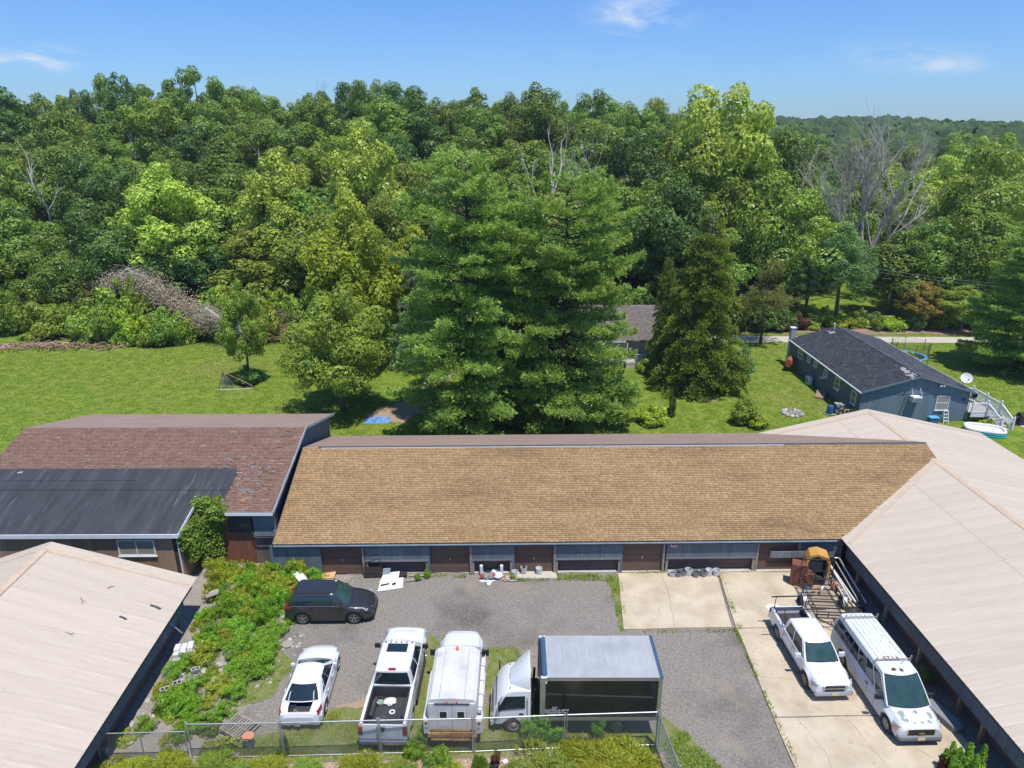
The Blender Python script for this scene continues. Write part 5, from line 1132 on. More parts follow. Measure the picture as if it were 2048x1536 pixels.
# bare primer showing through the hood and roof edge
def film(name,pts,m,parent,zf,th=.004):
    b=MB(); b.poly([(x,y,zf(x,y)) for x,y in pts],th); return b.build(name,m,parent)
hz=lambda x,y: (lerp(prof_at(st,x)[2],prof_at(st,x)[3],.88+(.12*(1-min(1,abs(y)/(prof_at(st,x)[5]*.6))))) if abs(y)<prof_at(st,x)[5]*.6 else lerp(lerp(prof_at(st,x)[2],prof_at(st,x)[3],.88),lerp(prof_at(st,x)[2],prof_at(st,x)[3],.55),(abs(y)-prof_at(st,x)[5]*.6)/(prof_at(st,x)[5]*.4-.07)))+.004
def blob(cx,cy,rx,ry,n=14,seed=1,j=.35):
    r=random.Random(seed); return [(cx+math.cos(a)*rx*r.uniform(1-j,1+j*.4),cy+math.sin(a)*ry*r.uniform(1-j,1+j*.4)) for a in [2*math.pi*k/n for k in range(n)]]
def drape(name,cx,cy,rx,ry,m,parent,zf,seed,j=.4):
    r=random.Random(seed); n=20; rr=[r.uniform(1-j,1) for _ in range(n)]; vs=[(cx,cy,zf(cx,cy))]; fs=[]
    for q in range(1,5):
        for k in range(n):
            a=2*math.pi*k/n; x=cx+math.cos(a)*rx*rr[k]*q/4; y=cy+math.sin(a)*ry*rr[k]*q/4; vs.append((x,y,zf(x,y)))
    for k in range(n): fs.append((0,1+k,1+(k+1)%n))
    for q in range(3):
        for k in range(n): fs.append((1+q*n+k,1+(q+1)*n+k,1+(q+1)*n+(k+1)%n,1+q*n+(k+1)%n))
    b=MB(); b.add(vs,fs); b.build(name,m,parent)
for i,(x,y,rx,ry) in enumerate([(2.42,-.56,.22,.16),(2.50,.60,.25,.13),(2.38,.08,.13,.12),(2.72,-.50,.12,.15),(2.84,.12,.06,.10),(2.86,-.2,.05,.07),(2.82,.45,.09,.12),(2.66,-.62,.10,.09)]): drape('bare_patch',x,y,rx,ry,'primer_grey',van,lambda x,y:hz(x,y)+.006,20+i,.6)
rz2=lambda x,y:2.05+.052*.9*(1.43)*(1-min(1,(y/.80)**4))*.72+.012
for i,(x,y,rx,ry,m_) in enumerate([(.93,-.22,.10,.13,'rust'),(.98,.08,.12,.10,'rust'),(.95,-.30,.06,.06,'primer_grey')]): drape('rust_patch',x,y,rx,ry,m_,van,lambda x,y:2.05+.055,30+i,.3)
for i in range(9): drape('paint_chip',rnd.uniform(-2.0,.8),rnd.uniform(.1,.6),.05,.022,'dark_fascia',van,lambda x,y:2.05+.078,40+i,.4)
for y in(-.55,-.33,-.11,.11,.33,.55): b=MB(); b.box(-2.75,.15,y-.012,y+.012,2.112,2.128); b.build('roof_rib','car_white_worn',van)
textmesh('1125',.36,'rust',van,(.16,0,2.128),(0,0,R(-90)),name='roof_number')
for x in(-2.45,.42):
    b=MB(); b.tube([(x,-.78,2.05),(x,-.78,2.20)],.025,6); b.tube([(x,.78,2.05),(x,.78,2.20)],.025,6); b.bar((x,-.80,2.20),(x,.80,2.20),.045,.03)
    b.tube([(x,-.72,2.2),(x,-.72,2.33)],.02,6); b.tube([(x,.2,2.2),(x,.2,2.3)],.02,6); b.tube([(x,.76,2.2),(x,.80,2.36)],.035,6); b.build('rack_bar','alloy_gold',van)
for s,y in((1,-.35),(1,.3)): b=MB(); b.obox((2.02,y,1.26),(.09,.28,-.07),(.015,0,0),(0,0,.008)); b.build('wiper','black_plastic',van)
# ================================================================== clutter in the yard
r_=random.Random(9)
def simple(name,label,cat,loc,rz=0,group=None): return thing(name,label,cat,loc,rz,group)
cd=simple('scrapped_car_door','dark grey car door standing upright against the blue wall beside the first garage door','car door',(-7.95,34.18,.09),3)
b=MB(); b.rings([[(-.52,y,0),(.50,y,0),(.52,y,.55),(.48,y,.62),(-.50,y,.62),(-.53,y,.5)] for y in(-.06,.06)],True,True); b.build('door_panel','car_grey',cd)
b=MB(); b.tube([(-.50,0,.62),(-.25,0,.98),(.15,0,1.13),(.42,0,1.15),(.47,0,.62)],.028,6); b.build('window_frame','black_plastic',cd)
b=MB(); b.box(-.4,.4,-.075,-.06,.2,.26); b.box(-.3,-.16,-.075,-.06,.42,.46); b.build('door_handle','black_plastic',cd)
for i,(x,y,w_,d_,rz_,ti,lab) in enumerate([(-7.0,33.98,1.15,.62,6,14,'white car panel leaning on the ground behind the other panel'),(-6.85,33.35,1.5,.72,14,5,'white car panel with black slots lying on the gravel')]):
    p=simple('scrapped_bodywork',lab,'car panel',(x,y,.03),rz_); b=MB(); 
    b.rings([[(-w_/2,-d_/2,z),(w_/2-.1,-d_/2,z),(w_/2,d_/2-.05,z+.16+ti*.01),(-w_/2+.25,d_/2,z+.2)] for z in(0,.035)],True,True); b.build('panel','car_white',p)
    if i:
        for q in((-.3,.0,.5,.05),(.2,-.05,.22,.07)): b=MB(); b.obox((q[0],q[1],.155),(q[2]/2,.02,.0),(0,q[3],.012),(0,0,.004)); b.build('slot','black_plastic',p)
gs=simple('grey_panel_scrap','pale grey plastic flap leaning beside the loose car door','scrap',(-7.2,34.12,.1)); b=MB(); b.rings([[(-.22,y,0),(.15,y,0),(.24,y+.12,.5),(-.18,y+.12,.48)] for y in(-.02,.02)],True,True); b.build('flap','grey_fascia',gs)
bx_=simple('black_case','small black open case at the foot of the brown panel','case',(-6.35,34.3,.02),8); b=MB(); b.bbox(-.3,.3,-.18,.18,0,.22); b.box(-.2,.2,-.2,-.18,.05,.15); b.build('case','black_plastic',bx_)
cb=simple('flattened_carton','tan flattened carton with red print under the first garage door','carton',(-10.6,34.2,.05),-20); b=MB(); b.rings([[(-.6,-.4,z),(.55,-.3,z),(.35,.35,z+.18),(-.4,.3,z+.05)] for z in(0,.03)],True,True); b.build('sheet','new_wood',cb); b=MB(); b.obox((.1,-.02,.115),(.16,.05,0),(0,.07,.02),(0,0,.004)); b.build('print','sign_orange',cb)
for x,y,l,rz_,lab in((-5.3,34.28,1.3,2,'weathered plank lying below the brown base panel'),(-5.6,33.85,1.0,12,'thin pale stick on the weeds before the second door')):
    p=simple('plank',lab,'plank',(x,y,.06),rz_); b=MB(); b.box(-l/2,l/2,-.05,.05,0,.04); b.build('board','pallet_wood',p)
# heap of bags and hose
hp=simple('bag_heap','heap of white bags and red cloth against the wall between second and third doors','bags',(-1.15,34.3,.05))
for i in range(13):
    b=MB(); cx,cy=r_.uniform(-.62,.5),r_.uniform(-.35,.25); z=r_.uniform(0,.18); R_x=r_.uniform(.14,.3)
    b.lathe((cx,cy,z),[(R_x*.8,0),(R_x,.06),(R_x*.8,.15),(R_x*.3,.2),(.02,.2)],9); 
    b.v=[(x+r_.uniform(-.03,.03),y+r_.uniform(-.03,.03),z_+r_.uniform(-.02,.02)) for x,y,z_ in b.v]
    b.build('bag',['white_plastic','white_plastic','red_cloth','grey_plastic','black_plastic'][i%5] if i!=7 else 'green_bucket',hp)
for x in(-.62,.55): b=MB(); b.bbox(x-.09,x+.09,.05,.25,.0,.62,.03); b.build('canister','white_plastic',hp)
cr_=simple('white_rag_spill','torn white plastic spilling onto the gravel below the bag heap','plastic sheet',(-1.2,33.75,.02)); b=MB(); b.poly([(-.7,.1,0),(-.4,.35,0),(.2,.3,0),(.7,.3,0),(.55,.1,0),(.1,.05,0),(-.05,-.35,0),(-.2,-.3,0),(-.25,.0,0),(-.5,-.05,0)],.03); b.build('sheet','white_plastic',cr_)
ho=simple('hose_tangle','tangle of pinkish hose on the ground left of the white buckets','hose',(-.15,33.95,.04)); 
for k in range(5):
    b=MB(); cx,cy,rr=r_.uniform(-.35,.3),r_.uniform(-.2,.2),r_.uniform(.2,.38); b.tube([(cx+rr*math.cos(a/3),cy+rr*.6*math.sin(a/3),.02+.02*k) for a in range(17)],.02,6); b.build('coil','orange_plastic' if k%2 else 'pvc',ho)
def bucket(x,y,R_,h,m,inner,label,group=None,rz=0,z=.08):
    t=simple('bucket',label,'bucket',(x,y,z),rz,group)
    b=MB(); b.lathe((0,0,0),[(R_*.85,0),(R_,h),(R_*1.06,h),(R_*1.06,h-.03),(R_*.98,h-.03)],18,cap0=True,cap1=False); b.lathe((0,0,0),[(R_*1.04,h),(R_*.93,h),(R_*.85,.12)],18,cap0=False,cap1=False); b.build('shell',m,t,smooth=True,angle=40)
    b=MB(); b.cyl((0,0,.1),R_*.86,.04,18); b.build('contents',inner,t)
    b=MB(); b.tube([(R_*1.05*math.cos(a),-.4*R_*abs(math.sin(a))-.02-R_*.6,h-.05-.12*math.sin(a)) for a in [math.pi*k/8 for k in range(9)]],.008,4); b.build('handle','galvanised',t)
bucket(.15,34.15,.18,.36,'white_plastic','white_plastic','white bucket half behind the wooden post, leftmost of the three on the pale apron',z=.11)
bucket(.68,34.50,.19,.40,'cap_white','green_bucket','tall cream bucket with greenish inside, middle of the three on the apron',z=.11)
bucket(1.56,34.45,.19,.38,'white_plastic','pvc','white bucket standing alone at the right of the pale apron',z=.11)
blab=['grey bucket at the left end of the row below the sign','black topped bucket, second from the left in the row of eight','black topped bucket, third from the left in the row of eight','taller pale bucket with dark inside, fourth from the left in the row of eight','small dark bucket, fifth from the left in the row of eight','dark bucket with pale rim, sixth from the left in the row of eight','white bucket with a dark blotch, seventh in the row of eight','white bucket at the right end of the row of eight']
for i,(px,dy,m,inn,h) in enumerate([(1344,0,'white_plastic','bed_liner',.26),(1355,.0,'grey_plastic','black_plastic',.28),(1365,.08,'grey_plastic','black_plastic',.30),(1377,.12,'white_plastic','bed_liner',.36),(1391,-.05,'grey_plastic','black_plastic',.30),(1406,0,'grey_plastic','bed_liner',.34),(1418,.08,'white_plastic','white_trim',.36),(1433,.06,'white_plastic','grey_plastic',.36)]):
    bucket((px-1024)*.0288,34.28+dy,.19,h,m,inn,blab[i],'buckets in a row below the sign')
# wood scraps by concrete
p=simple('torn_sheet','dull white torn panel lying on the concrete left of the rack pickup','panel',(13.95,31.2,.08),-15); b=MB(); b.poly([(-.42,.12,0),(-.2,.42,0),(.2,.5,0),(.42,.3,0),(.4,-.4,0),(-.05,-.45,0)],.03); b.build('sheet','white_plastic',p)
# utility trailer
tr=simple('utility_trailer','black open mesh trailer with a tall front gate frame behind the rack pickup','trailer',(16.75,31.5,0),-4)
b=MB(); W2,L2=.86,1.45
for z in(.42,.80):
    for s in(-1,1): b.bar((s*W2,-L2,z),(s*W2,L2,z),.045)
    b.bar((-W2,-L2,z),(W2,-L2,z),.045); b.bar((-W2,L2,z),(W2,L2,z),.045)
for s in(-1,1):
    for y in(-1.4,-.7,0,.7,1.4): b.bar((s*W2,y,.42),(s*W2,y,.80),.035)
for x in(-.3,.3): b.bar((x,-L2,.42),(x,-L2,.80),.035)
b.build('rail_frame','steel_dark',tr)
for k in range(5): b=MB(); b.bar((-W2,-1.1+k*.55,.36),(W2,-1.1+k*.55,.36),.05); b.build('cross_member','steel_dark',tr)
b=MB()
for k in range(30): b.box(-W2+.03+k*.0585,-W2+.036+k*.0585,-L2,L2,.40,.405)
for k in range(26): b.box(-W2,W2,-L2+k*.112,-L2+.008+k*.112,.406,.411)
b.build('mesh_floor','steel_dark',tr,kind='stuff')
b=MB()
for x in(-W2,-.05,W2): b.bar((x,L2,.42),(x,L2+.05,2.0),.045)
b.bar((-W2,L2+.05,2.0),(W2,L2+.05,2.0),.05); b.bar((-W2,L2+.03,1.3),(W2,L2+.03,1.3),.03); b.build('gate_frame','steel_dark',tr)
b=MB(); b.bar((0,-L2,.38),(.1,-L2-1.0,.38),.07); b.bar((-W2,-L2,.40),(.08,-L2-.85,.38),.05); b.bar((W2,-L2,.40),(.12,-L2-.85,.38),.05); b.tube([(.1,-L2-.8,.4),(.1,-L2-.8,.75)],.03,6); b.build('tongue','steel_dark',tr)
for s in(-1,1):
    wheel(tr,s*.0+ (0),0,.3,.2) if False else None
    w_=wheel(tr,s*1.08,.1,.31,.18,rim='steel_rim',steel=True); w_.rotation_euler=(0,0,R(-90*s) if s>0 else R(-90)); 
    b=MB(); b.rings([[(x,.1+math.cos(a)*.40,.31+math.sin(a)*.40) for x in(s*.92,s*1.14)]+[(x,.1+math.cos(a)*.37,.31+math.sin(a)*.37) for x in(s*1.14,s*.92)] for a in [math.pi*k/10 for k in range(11)]],True,True); b.build('mudguard','galvanised',tr)
cabn=simple('brown_cabinet','brown wooden cabinet standing in front of the trailer gate','cabinet',(16.15,33.55,.08),-22); b=MB(); b.bbox(-.42,.42,-.3,.3,0,1.35,.01); cc_=b.build('case','brown_cabinet',cabn); b=MB(); b.box(-.40,.40,-.315,-.30,.05,.66); b.box(-.4,.4,-.315,-.30,.69,1.3); b.build('door','brown_cabinet',cc_)
tb=simple('orange_machine_shell','tall orange yellow arched hood with a dark open front beside the trailer','machine',(17.2,33.75,.08),-14)
b=MB(); rs=[]
for y in(-.42,.42):
    rs.append([(-.62,y,.55),(-.66,y,1.5),(-.5,y,1.85),(-.1,y,2.0),(.45,y,1.85),(.62,y,1.5),(.6,y,.55),(.48,y,.55),(.50,y,1.45),(.36,y,1.72),(-.1,y,1.86),(-.42,y,1.72),(-.54,y,1.45),(-.5,y,.55)])
b.rings(rs,True,True); b.build('hood','yellow_wood',tb)
b=MB(); b.box(-.5,.5,.2,.26,.1,1.7); b.box(-.5,.48,-.3,.2,0,.5); b.build('interior','bed_liner',tb); b=MB(); b.box(.42,.66,-.3,.2,.05,.6); b.build('side_unit','cap_white',tb)
b=MB(); b.box(-.4,.3,.05,.2,.6,1.25); b.build('instrument_panel','grey_plastic',tb)
ch=simple('dark_red_box','dark red upholstered box inside the trailer gate','box',(16.55,33.35,.08),15); b=MB(); b.bbox(-.32,.3,-.25,.25,0,.9,.04); b.build('body','brown_cabinet',ch)
for k,(x,y,m_,lab) in enumerate([(16.3,32.55,'blue_plastic','blue strap bundle on the front of the trailer floor'),(16.75,32.6,'orange_plastic','orange handled tool on the front of the trailer floor'),(17.1,32.55,'white_plastic','white can on the front of the trailer floor')]):
    p=simple('loose_tool',lab,'tool',(x,y,.41),k*30); b=MB(); b.tube([(-.2,0,.04),(0,.05,.08),(.2,-.03,.05)],.04,6); b.bbox(-.08,.08,-.06,.06,0,.14,.02); b.build('body',m_,p)
pl=['long white gutter pipe nearest the trailer, leaning in the corner','second long white pipe in the stack beside the trailer','thin grey pipe in the middle of the stack by the wall','long grey bent gutter pipe nearest the metal building wall','short white pipe lying below the others in the stack']
for i,(a,c_,r0,m_) in enumerate([((17.95,34.1,1.15),(18.2,31.45,.45),.05,'pvc'),((18.1,34.1,.95),(18.42,31.4,.40),.055,'pvc'),((18.35,34.0,1.2),(18.62,31.45,.40),.035,'galvanised'),((18.62,34.2,1.3),(18.95,31.3,.42),.05,'galvanised'),((18.0,33.3,.6),(18.0,31.7,.38),.045,'pvc')]):
    p=simple('gutter_pipe',pl[i],'pipe',(0,0,0)); b=MB(); a=Vector(a);c_=Vector(c_); pts=[a,c_] if i!=3 else [a+Vector((-.25,.02,.0)),a,c_]; b.tube(pts,r0,10,cap=False); b.tube(pts[::-1],r0*.85,10,cap=False); b.build('pipe',m_,p)
rk=simple('pipe_rack','dark steel rack holding the stacked gutter pipes by the wall','rack',(18.35,32.7,.08)); b=MB()
for y in(-1.0,0,1.0):
    b.bar((-.35,y,0),(-.35,y,.55),.05); b.bar((.4,y,0),(.4,y,.75),.05); b.bar((-.35,y,.28),(.45,y,.34),.05)
for x in(-.35,.4): b.bar((x,-1.0,.3),(x,1.0,.3),.04)
b.build('frame','steel_dark',rk)
oc=simple('orange_canister','orange canister under the white pipes','canister',(17.85,32.9,.08)); b=MB(); b.cyl((0,0,.35),.10,.35,12,axis='x'); b.box(0,.3,-.1,.1,0,.27); b.build('body','orange_plastic',oc)
jr=r_
for i,(x,y,m_,lab) in enumerate([(18.3,30.9,'black_plastic','crumpled black sheeting below the pipe ends'),(18.55,30.2,'bed_liner','dark crumpled sheeting behind the passenger van')]):
    p=simple('black_sheeting',lab,'plastic sheet',(x,y,.08),i*40); b=MB(); vs=[];fs=[]
    for j in range(7):
        for k in range(7): vs.append((k*.18-.54,j*.17-.5,.03+jr.uniform(0,.16)*(1 if 0<j<6 and 0<k<6 else .1)))
    for j in range(6):
        for k in range(6): a=j*7+k; fs.append((a,a+1,a+8,a+7))
    b.add(vs,fs); b.build('sheet',m_,p)
gb=simple('grey_plastic_lid','long grey rounded plastic lid lying between the van and the metal building','lid',(18.75,23.85,.08),-73); b=MB(); b.rings([[(x,y,z) for x,y in((-.85,-.18),(-.72,-.3),(.72,-.3),(.85,-.2),(.85,.2),(.72,.3),(-.72,.3),(-.85,.18))] for z in(0,.22)],False,False); b.rings([[(x*k,y*k,z) for x,y in((-.85,-.18),(-.72,-.3),(.72,-.3),(.85,-.2),(.85,.2),(.72,.3),(-.72,.3),(-.85,.18))] for k,z in((1,.22),(.97,.27),(.8,.29),(.3,.29))],False,True); b.build('shell','grey_plastic',gb)
# ---- left rubble strip
ibc=simple('foam_block','cluster of white foam blocks by the lower tan roof','foam',(-16.05,27.9,0),15)
for k in range(9): b=MB(); b.bbox(-.45+(k%3)*.3,-.18+(k%3)*.3,-.4+(k//3)*.28,-.15+(k//3)*.28,.1,.35+.08*jr.random(),.03); b.build('block','white_plastic',ibc)
b=MB(); b.box(-.47,.47,-.42,.44,0,.1); b.build('base','white_plastic',ibc)
def cin(x,y,z,rz,lab,tilt=0,grp='cinder blocks among the weeds'):
    t=thing('cinder_block',lab,'cinder block',(x,y,z),rz,grp); t.rotation_euler=(R(tilt),0,R(rz))
    b=MB()
    for a in(-.2,-.02,.16): b.box(a,a+.04,-.095,.095,0,.19)
    for y0 in(-.095,.06): b.box(-.16,-.02,y0,y0+.035,0,.19); b.box(.02,.16,y0,y0+.035,0,.19)
    b.build('block','cinder_block',t)
cin(-14.85,26.45,.25,25,'cinder block with hollow side up beside the earth pile',10); cin(-15.35,25.65,.22,22,'pair-end cinder block low among the weeds, right one',20); cin(-15.8,25.35,.15,22,'cinder block left of its twin low among the weeds',25)
cin(-11.35,22.0,.02,-10,'cinder block with three holes lying by the fence below the pallets',80); cin(-16.72,21.95,.3,0,'cinder block propped beside the gate post',60); cin(-14.7,26.15,.05,40,'broken cinder block below the hollow one')
p=simple('pvc_pipe','white pipe stub standing in the weeds right of the foam blocks','pipe',(-15.4,27.8,0)); b=MB(); b.tube([(-.15,-.7,.15),(.0,0,.3),(.12,.5,.45)],.06,8); b.build('pipe','pvc',p)
p=simple('downpipe_stub','thin grey pipe poking out from the lower tan roof','pipe',(-16.5,28.2,0)); b=MB(); b.tube([(-.3,.1,1.6),(.35,.0,1.0)],.03,6); b.build('pipe','galvanised',p)
p=simple('long_board','pale weathered boards stacked in the weeds near the ivy','boards',(-15.9,32.2,.5),38)
for k in range(3): b=MB(); b.box(-.8,.8,-.12+k*.1,-.04+k*.1,k*.04,.04+k*.04); b.build('board','stone_pale',p)
p=simple('torn_foam_sheet','torn white foam sheet behind the dark crossover','foam',(-11.75,33.2,.4),-35); b=MB(); b.rings([[(-.7,-.1,z),(0,-.25,z-.1),(.8,-.45,z-.2),(.6,.05,z-.1),(-.1,.22,z),(-.5,.25,z)] for z in(.3,.38)],True,True); b.build('sheet','white_plastic',p)
p=simple('round_board','pale round board lying on the gravel near the crossover wheel','board',(-11.2,28.55,.05)); b=MB(); b.lathe((0,0,0),[(.28,0),(.28,.03),(.02,.03)],18); b.build('disc','pallet_wood',p)
def stone(R_,seed,name='stone'):
    r=random.Random(seed); b=MB(); rs=[]
    for z,k in((0,.75),(.35,1.0),(.7,.8),(.95,.4)): rs.append([(math.cos(a)*k*R_*r.uniform(.75,1.15),math.sin(a)*k*R_*r.uniform(.7,1.1),z*R_*.8*r.uniform(.85,1.1)) for a in [2*math.pi*q/7 for q in range(7)]])
    b.rings(rs,True,True); me=bpy.data.meshes.new(name); me.from_pydata(b.v,[],b.f); return me
SM=[]
for k in range(8):
    me=stone(1,k); me.materials.append(MATS['stone_pale' if k%3 else 'stone_grey']); SM.append(me)
def rocks(spots,label,group,name='rubble_stone'):
    for x,y,s,n,sx,sy in spots:
        for k in range(n):
            o=bpy.data.objects.new(name,SM[jr.randrange(8)]); C.objects.link(o); q=s*jr.uniform(.5,1.4)
            o.location=(x+jr.gauss(0,sx),y+jr.gauss(0,sy),-.02*q); o.scale=(q,q*jr.uniform(.6,1),q*jr.uniform(.5,.9)); o.rotation_euler=(jr.uniform(-.2,.2),jr.uniform(-.2,.2),jr.uniform(0,6.3)); tag(o,label,'stone',group)
rocks([(-14.0,26.3,.22,20,.55,.35),(-13.6,26.7,.15,16,.5,.3),(-15.6,24.9,.20,16,.5,.6),(-16.0,23.7,.17,10,.3,.6),(-14.6,26.0,.15,12,.6,.25),(-15.7,27.3,.14,8,.3,.5)],'pale broken stone lying among the weeds left of the vehicles','rubble stones among the weeds')
rocks([(-11.9,30.4,.10,22,.45,.35),(-11.1,28.6,.08,18,.4,.5),(-11.6,27.3,.10,16,.35,.3),(-11.5,26.2,.10,12,.3,.3),(-11.0,24.6,.05,16,.5,.7)],'small pale stone at the ragged edge of the gravel yard','stones at the yard edge')
rocks([(-6.1,34.1,.06,8,.5,.12),(2.4,34.1,.05,6,.6,.1),(6.0,30.2,.06,8,.3,.3),(-9.0,34.2,.06,12,.6,.15)],'small stone along the foot of the garage front','stones at the garage foot')
# pallets
def pallet(x,y,z,rz,lab,tilt=0):
    t=thing('pallet',lab,'pallet',(x,y,z),rz,'weathered pallets by the fence'); t.rotation_euler=(R(tilt),0,R(rz))
    for k in range(3): b=MB(); b.box(-.6,.6,-.5+k*.47,-.44+k*.47,.02,.11); b.build('runner','pallet_wood',t)
    me=None
    for k in range(9):
        if me is None: b=MB(); b.box(-.042,.042,-.52,.52,.112,.130); o=b.build('slat','pallet_wood',t); me=o.data
        else: o=link('slat',me,None,t)
        o.location=(-.55+k*.137,jr.uniform(-.02,.02),0)
    for k in range(3): b=MB(); b.box(-.58+k*.52,-.48+k*.52,-.52,.52,0,.018); b.build('bottom_slat','pallet_wood',t)
    return t
pallet(-11.55,23.25,.02,-25,'grey weathered pallet at the bottom of the stack beside the fence'); pallet(-11.66,23.2,.17,-27,'grey weathered pallet lying on top of the stack beside the fence')
bk=simple('lidded_pail','faded green pail with an orange lid by the fence below the pallets','pail',(-10.9,22.35,.02)); b=MB(); b.lathe((0,0,0),[(.17,0),(.21,.55),(.22,.55)],18,cap1=True); b.build('pail','green_bucket',bk,smooth=True,angle=40); b=MB(); b.lathe((0,0,.55),[(.24,0),(.25,.03),(.23,.06),(.05,.065)],20); b.build('lid','orange_plastic',bk)
p=simple('white_stone_block','small white square block on the mulch below the fence','block',(-.28,21.6,.02),30); b=MB(); b.bbox(-.1,.1,-.09,.09,0,.07,.01); b.build('block','white_trim',p)
# ---- chain link fence
def link_wires(mb,a,b_,z0,z1,pitch=.075,w_=.0035):
    a=Vector(a);b_=Vector(b_); d=b_-a; L_=d.length; d.normalize(); n=Vector((-d.y,d.x,0)); h=z1-z0
    for s in(1,-1):
        k=-h
        while k<L_:
            x0,zz0,x1,zz1=k,z0,k+h,z1
            if s<0: zz0,zz1=z1,z0
            if x0<0: zz0=lerp(zz0,zz1,-x0/h); x0=0
            if x1>L_: 
                f=(L_-x0)/(x1-x0) if x1>x0 else 1; zz1=lerp(zz0,zz1,f); x1=L_
            if x1-x0>.01:
                p=a+d*x0+Vector((0,0,zz0)); q=a+d*x1+Vector((0,0,zz1)); u=(q-p).normalized(); t1=n*w_; t2=u.cross(n)*w_; 
                mb.add([p+t1,p-t1*.5+t2,p-t1*.5-t2,q+t1,q-t1*.5+t2,q-t1*.5-t2],[(0,1,4,3),(1,2,5,4),(2,0,3,5)])
            k+=pitch*math.sqrt(2)*.75
cf=thing('chain_link_fence','galvanised chain link fence along the bottom of the yard turning at the right corner','fence',(0,0,0))
FP=[(-13.03,21.79),(-9.35,21.86),(-5.41,21.99),(-1.61,22.08),(2.15,22.27),(5.98,22.42),(6.25,19.75),(6.5,16.5)]
for i,(x,y) in enumerate(FP):
    b=MB(); b.tube([(x,y,0),(x,y,1.86)],.032 if i not in(5,) else .04,8); b.lathe((x,y,1.86),[(.035,0),(.045,.02),(.03,.06),(.005,.08)],8); b.build('post','galvanised',cf)
    if 0<i<6: b=MB(); b.tube([(x+.09,y-.05,0),(x+.09,y-.05,2.0)],.022,6); b.build('brace_post','galvanised',cf)
for (x0,y0),(x1,y1) in zip(FP,FP[1:]):
    b=MB(); b.tube([(x0,y0,1.80),(x1,y1,1.80)],.026,8); b.build('top_rail','galvanised',cf); b=MB(); b.tube([(x0,y0,.07),(x1,y1,.07)],.022,8); b.build('bottom_rail','galvanised',cf)
    b=MB(); link_wires(b,(x0,y0,0),(x1,y1,0),.07,1.82); b.build('wire_mesh','chain_wire',cf,kind='stuff')
gt=thing('fence_gate','open chain link gate panel with a tubular frame in the lower left corner','gate',(0,0,0))
A,B_=(-16.68,21.62),(-13.12,21.72)
for p0,p1 in(((*A,1.48),(*B_,1.50)),((*A,.06),(*B_,.06)),((*A,.04),(*A,1.5)),((*B_,.04),(*B_,1.5)),((-14.9,21.67,.06),(-14.9,21.67,1.5))): b=MB(); b.tube([p0,p1],.026,8); b.build('frame_tube','galvanised',gt)
b=MB(); link_wires(b,(*A,0),(*B_,0),.06,1.48); b.build('wire_mesh','chain_wire',gt,kind='stuff')
# ================================================================== back yard objects
tp=simple('blue_tarp','crumpled bright blue tarp on the dirt path behind the brown roof','tarp',(-12.0,57.7,0)); b=MB(); vs=[];fs=[]
for j in range(12):
    for k in range(16):
        u,v_=k/15*2-1,j/11*2-1; e=max(0,1-(u*u+v_*v_)**1.5); vs.append((u*1.15+jr.uniform(-.05,.05),v_*.75+jr.uniform(-.04,.04),.02+.30*e*jr.random()))
for j in range(11):
    for k in range(15): a=j*16+k; fs.append((a,a+1,a+17,a+16))
b.add(vs,fs); b.build('sheet','blue_tarp',tp)
gn=simple('sports_goal','small net goal with a leaning orange bar at the foot of the lone lawn tree','goal',(-27.7,65.6,0),0); b=MB(); b.tube([(-1.6,0,0),(-1.0,.1,1.9),(1.7,.4,.3)],.05,6); b.tube([(-1.0,.1,1.9),(-.9,1.1,0)],.03,6); b.build('frame','wood_post',gn)
b=MB(); b.tube([(-1.7,0,.03),(1.7,.3,.03)],.05,6); b.build('ground_bar','stone_pale',gn)
b=MB()
for k in range(11): t=k/10; b.bar(Vector((-1.6,0,0)).lerp(Vector((-1.0,.1,1.9)),t),Vector((-.9,1.1,0)).lerp(Vector((-.9,1.1,.0)),t)+Vector((.6*t,0,0)),.02); b.bar(Vector((-1.6,0,0)).lerp(Vector((-.9,1.1,0)),t),Vector((-1.0,.1,1.9)),.02)
b.build('net','pvc',gn,kind='stuff')
fp=simple('fire_pit','ring of pale stones around a shallow fire pit on the lawn','fire pit',(25.6,59.3,0))
for k in range(13):
    a=2*math.pi*k/13; o=link('ring_stone',SM[k%8],None,fp); o.location=(math.cos(a)*.82,math.sin(a)*.80,0); o.scale=(.27,.22,.3); o.rotation_euler=(0,0,a)
b=MB()
for k in range(7): b.bar((jr.uniform(-.5,.5),jr.uniform(-.5,.5),.1),(jr.uniform(-.5,.5),jr.uniform(-.5,.5),.18),.07)
b.build('firewood','dead_wood',fp); b=MB(); b.lathe((0,0,.0),[(.75,0),(.7,.04),(.02,.05)],16); b.build('ash_bed','stone_grey',fp)
ot=simple('oil_tank','rust red oval oil tank on legs at the far corner of the blue house','tank',(30.0,72.0,0),58)
b=MB(); b.rings([[(x,math.cos(a)*.36*s_,.95+math.sin(a)*.52*s_) for a in [2*math.pi*k/20 for k in range(20)]] for x,s_ in((-.78,.86),(-.72,1),(.72,1),(.78,.86))],True,True); b.build('tank','oil_tank_red',ot,smooth=True,angle=40)
for x in(-.55,.55):
    for y in(-.22,.22): b=MB(); b.tube([(x,y,0),(x,y,.5)],.03,6); b.build('leg','steel_dark',ot)
b=MB(); b.tube([(-.3,0,1.45),(-.3,0,1.6)],.04,6); b.tube([(.2,0,1.45),(.2,0,1.55)],.05,6); b.build('filler_pipe','galvanised',ot)
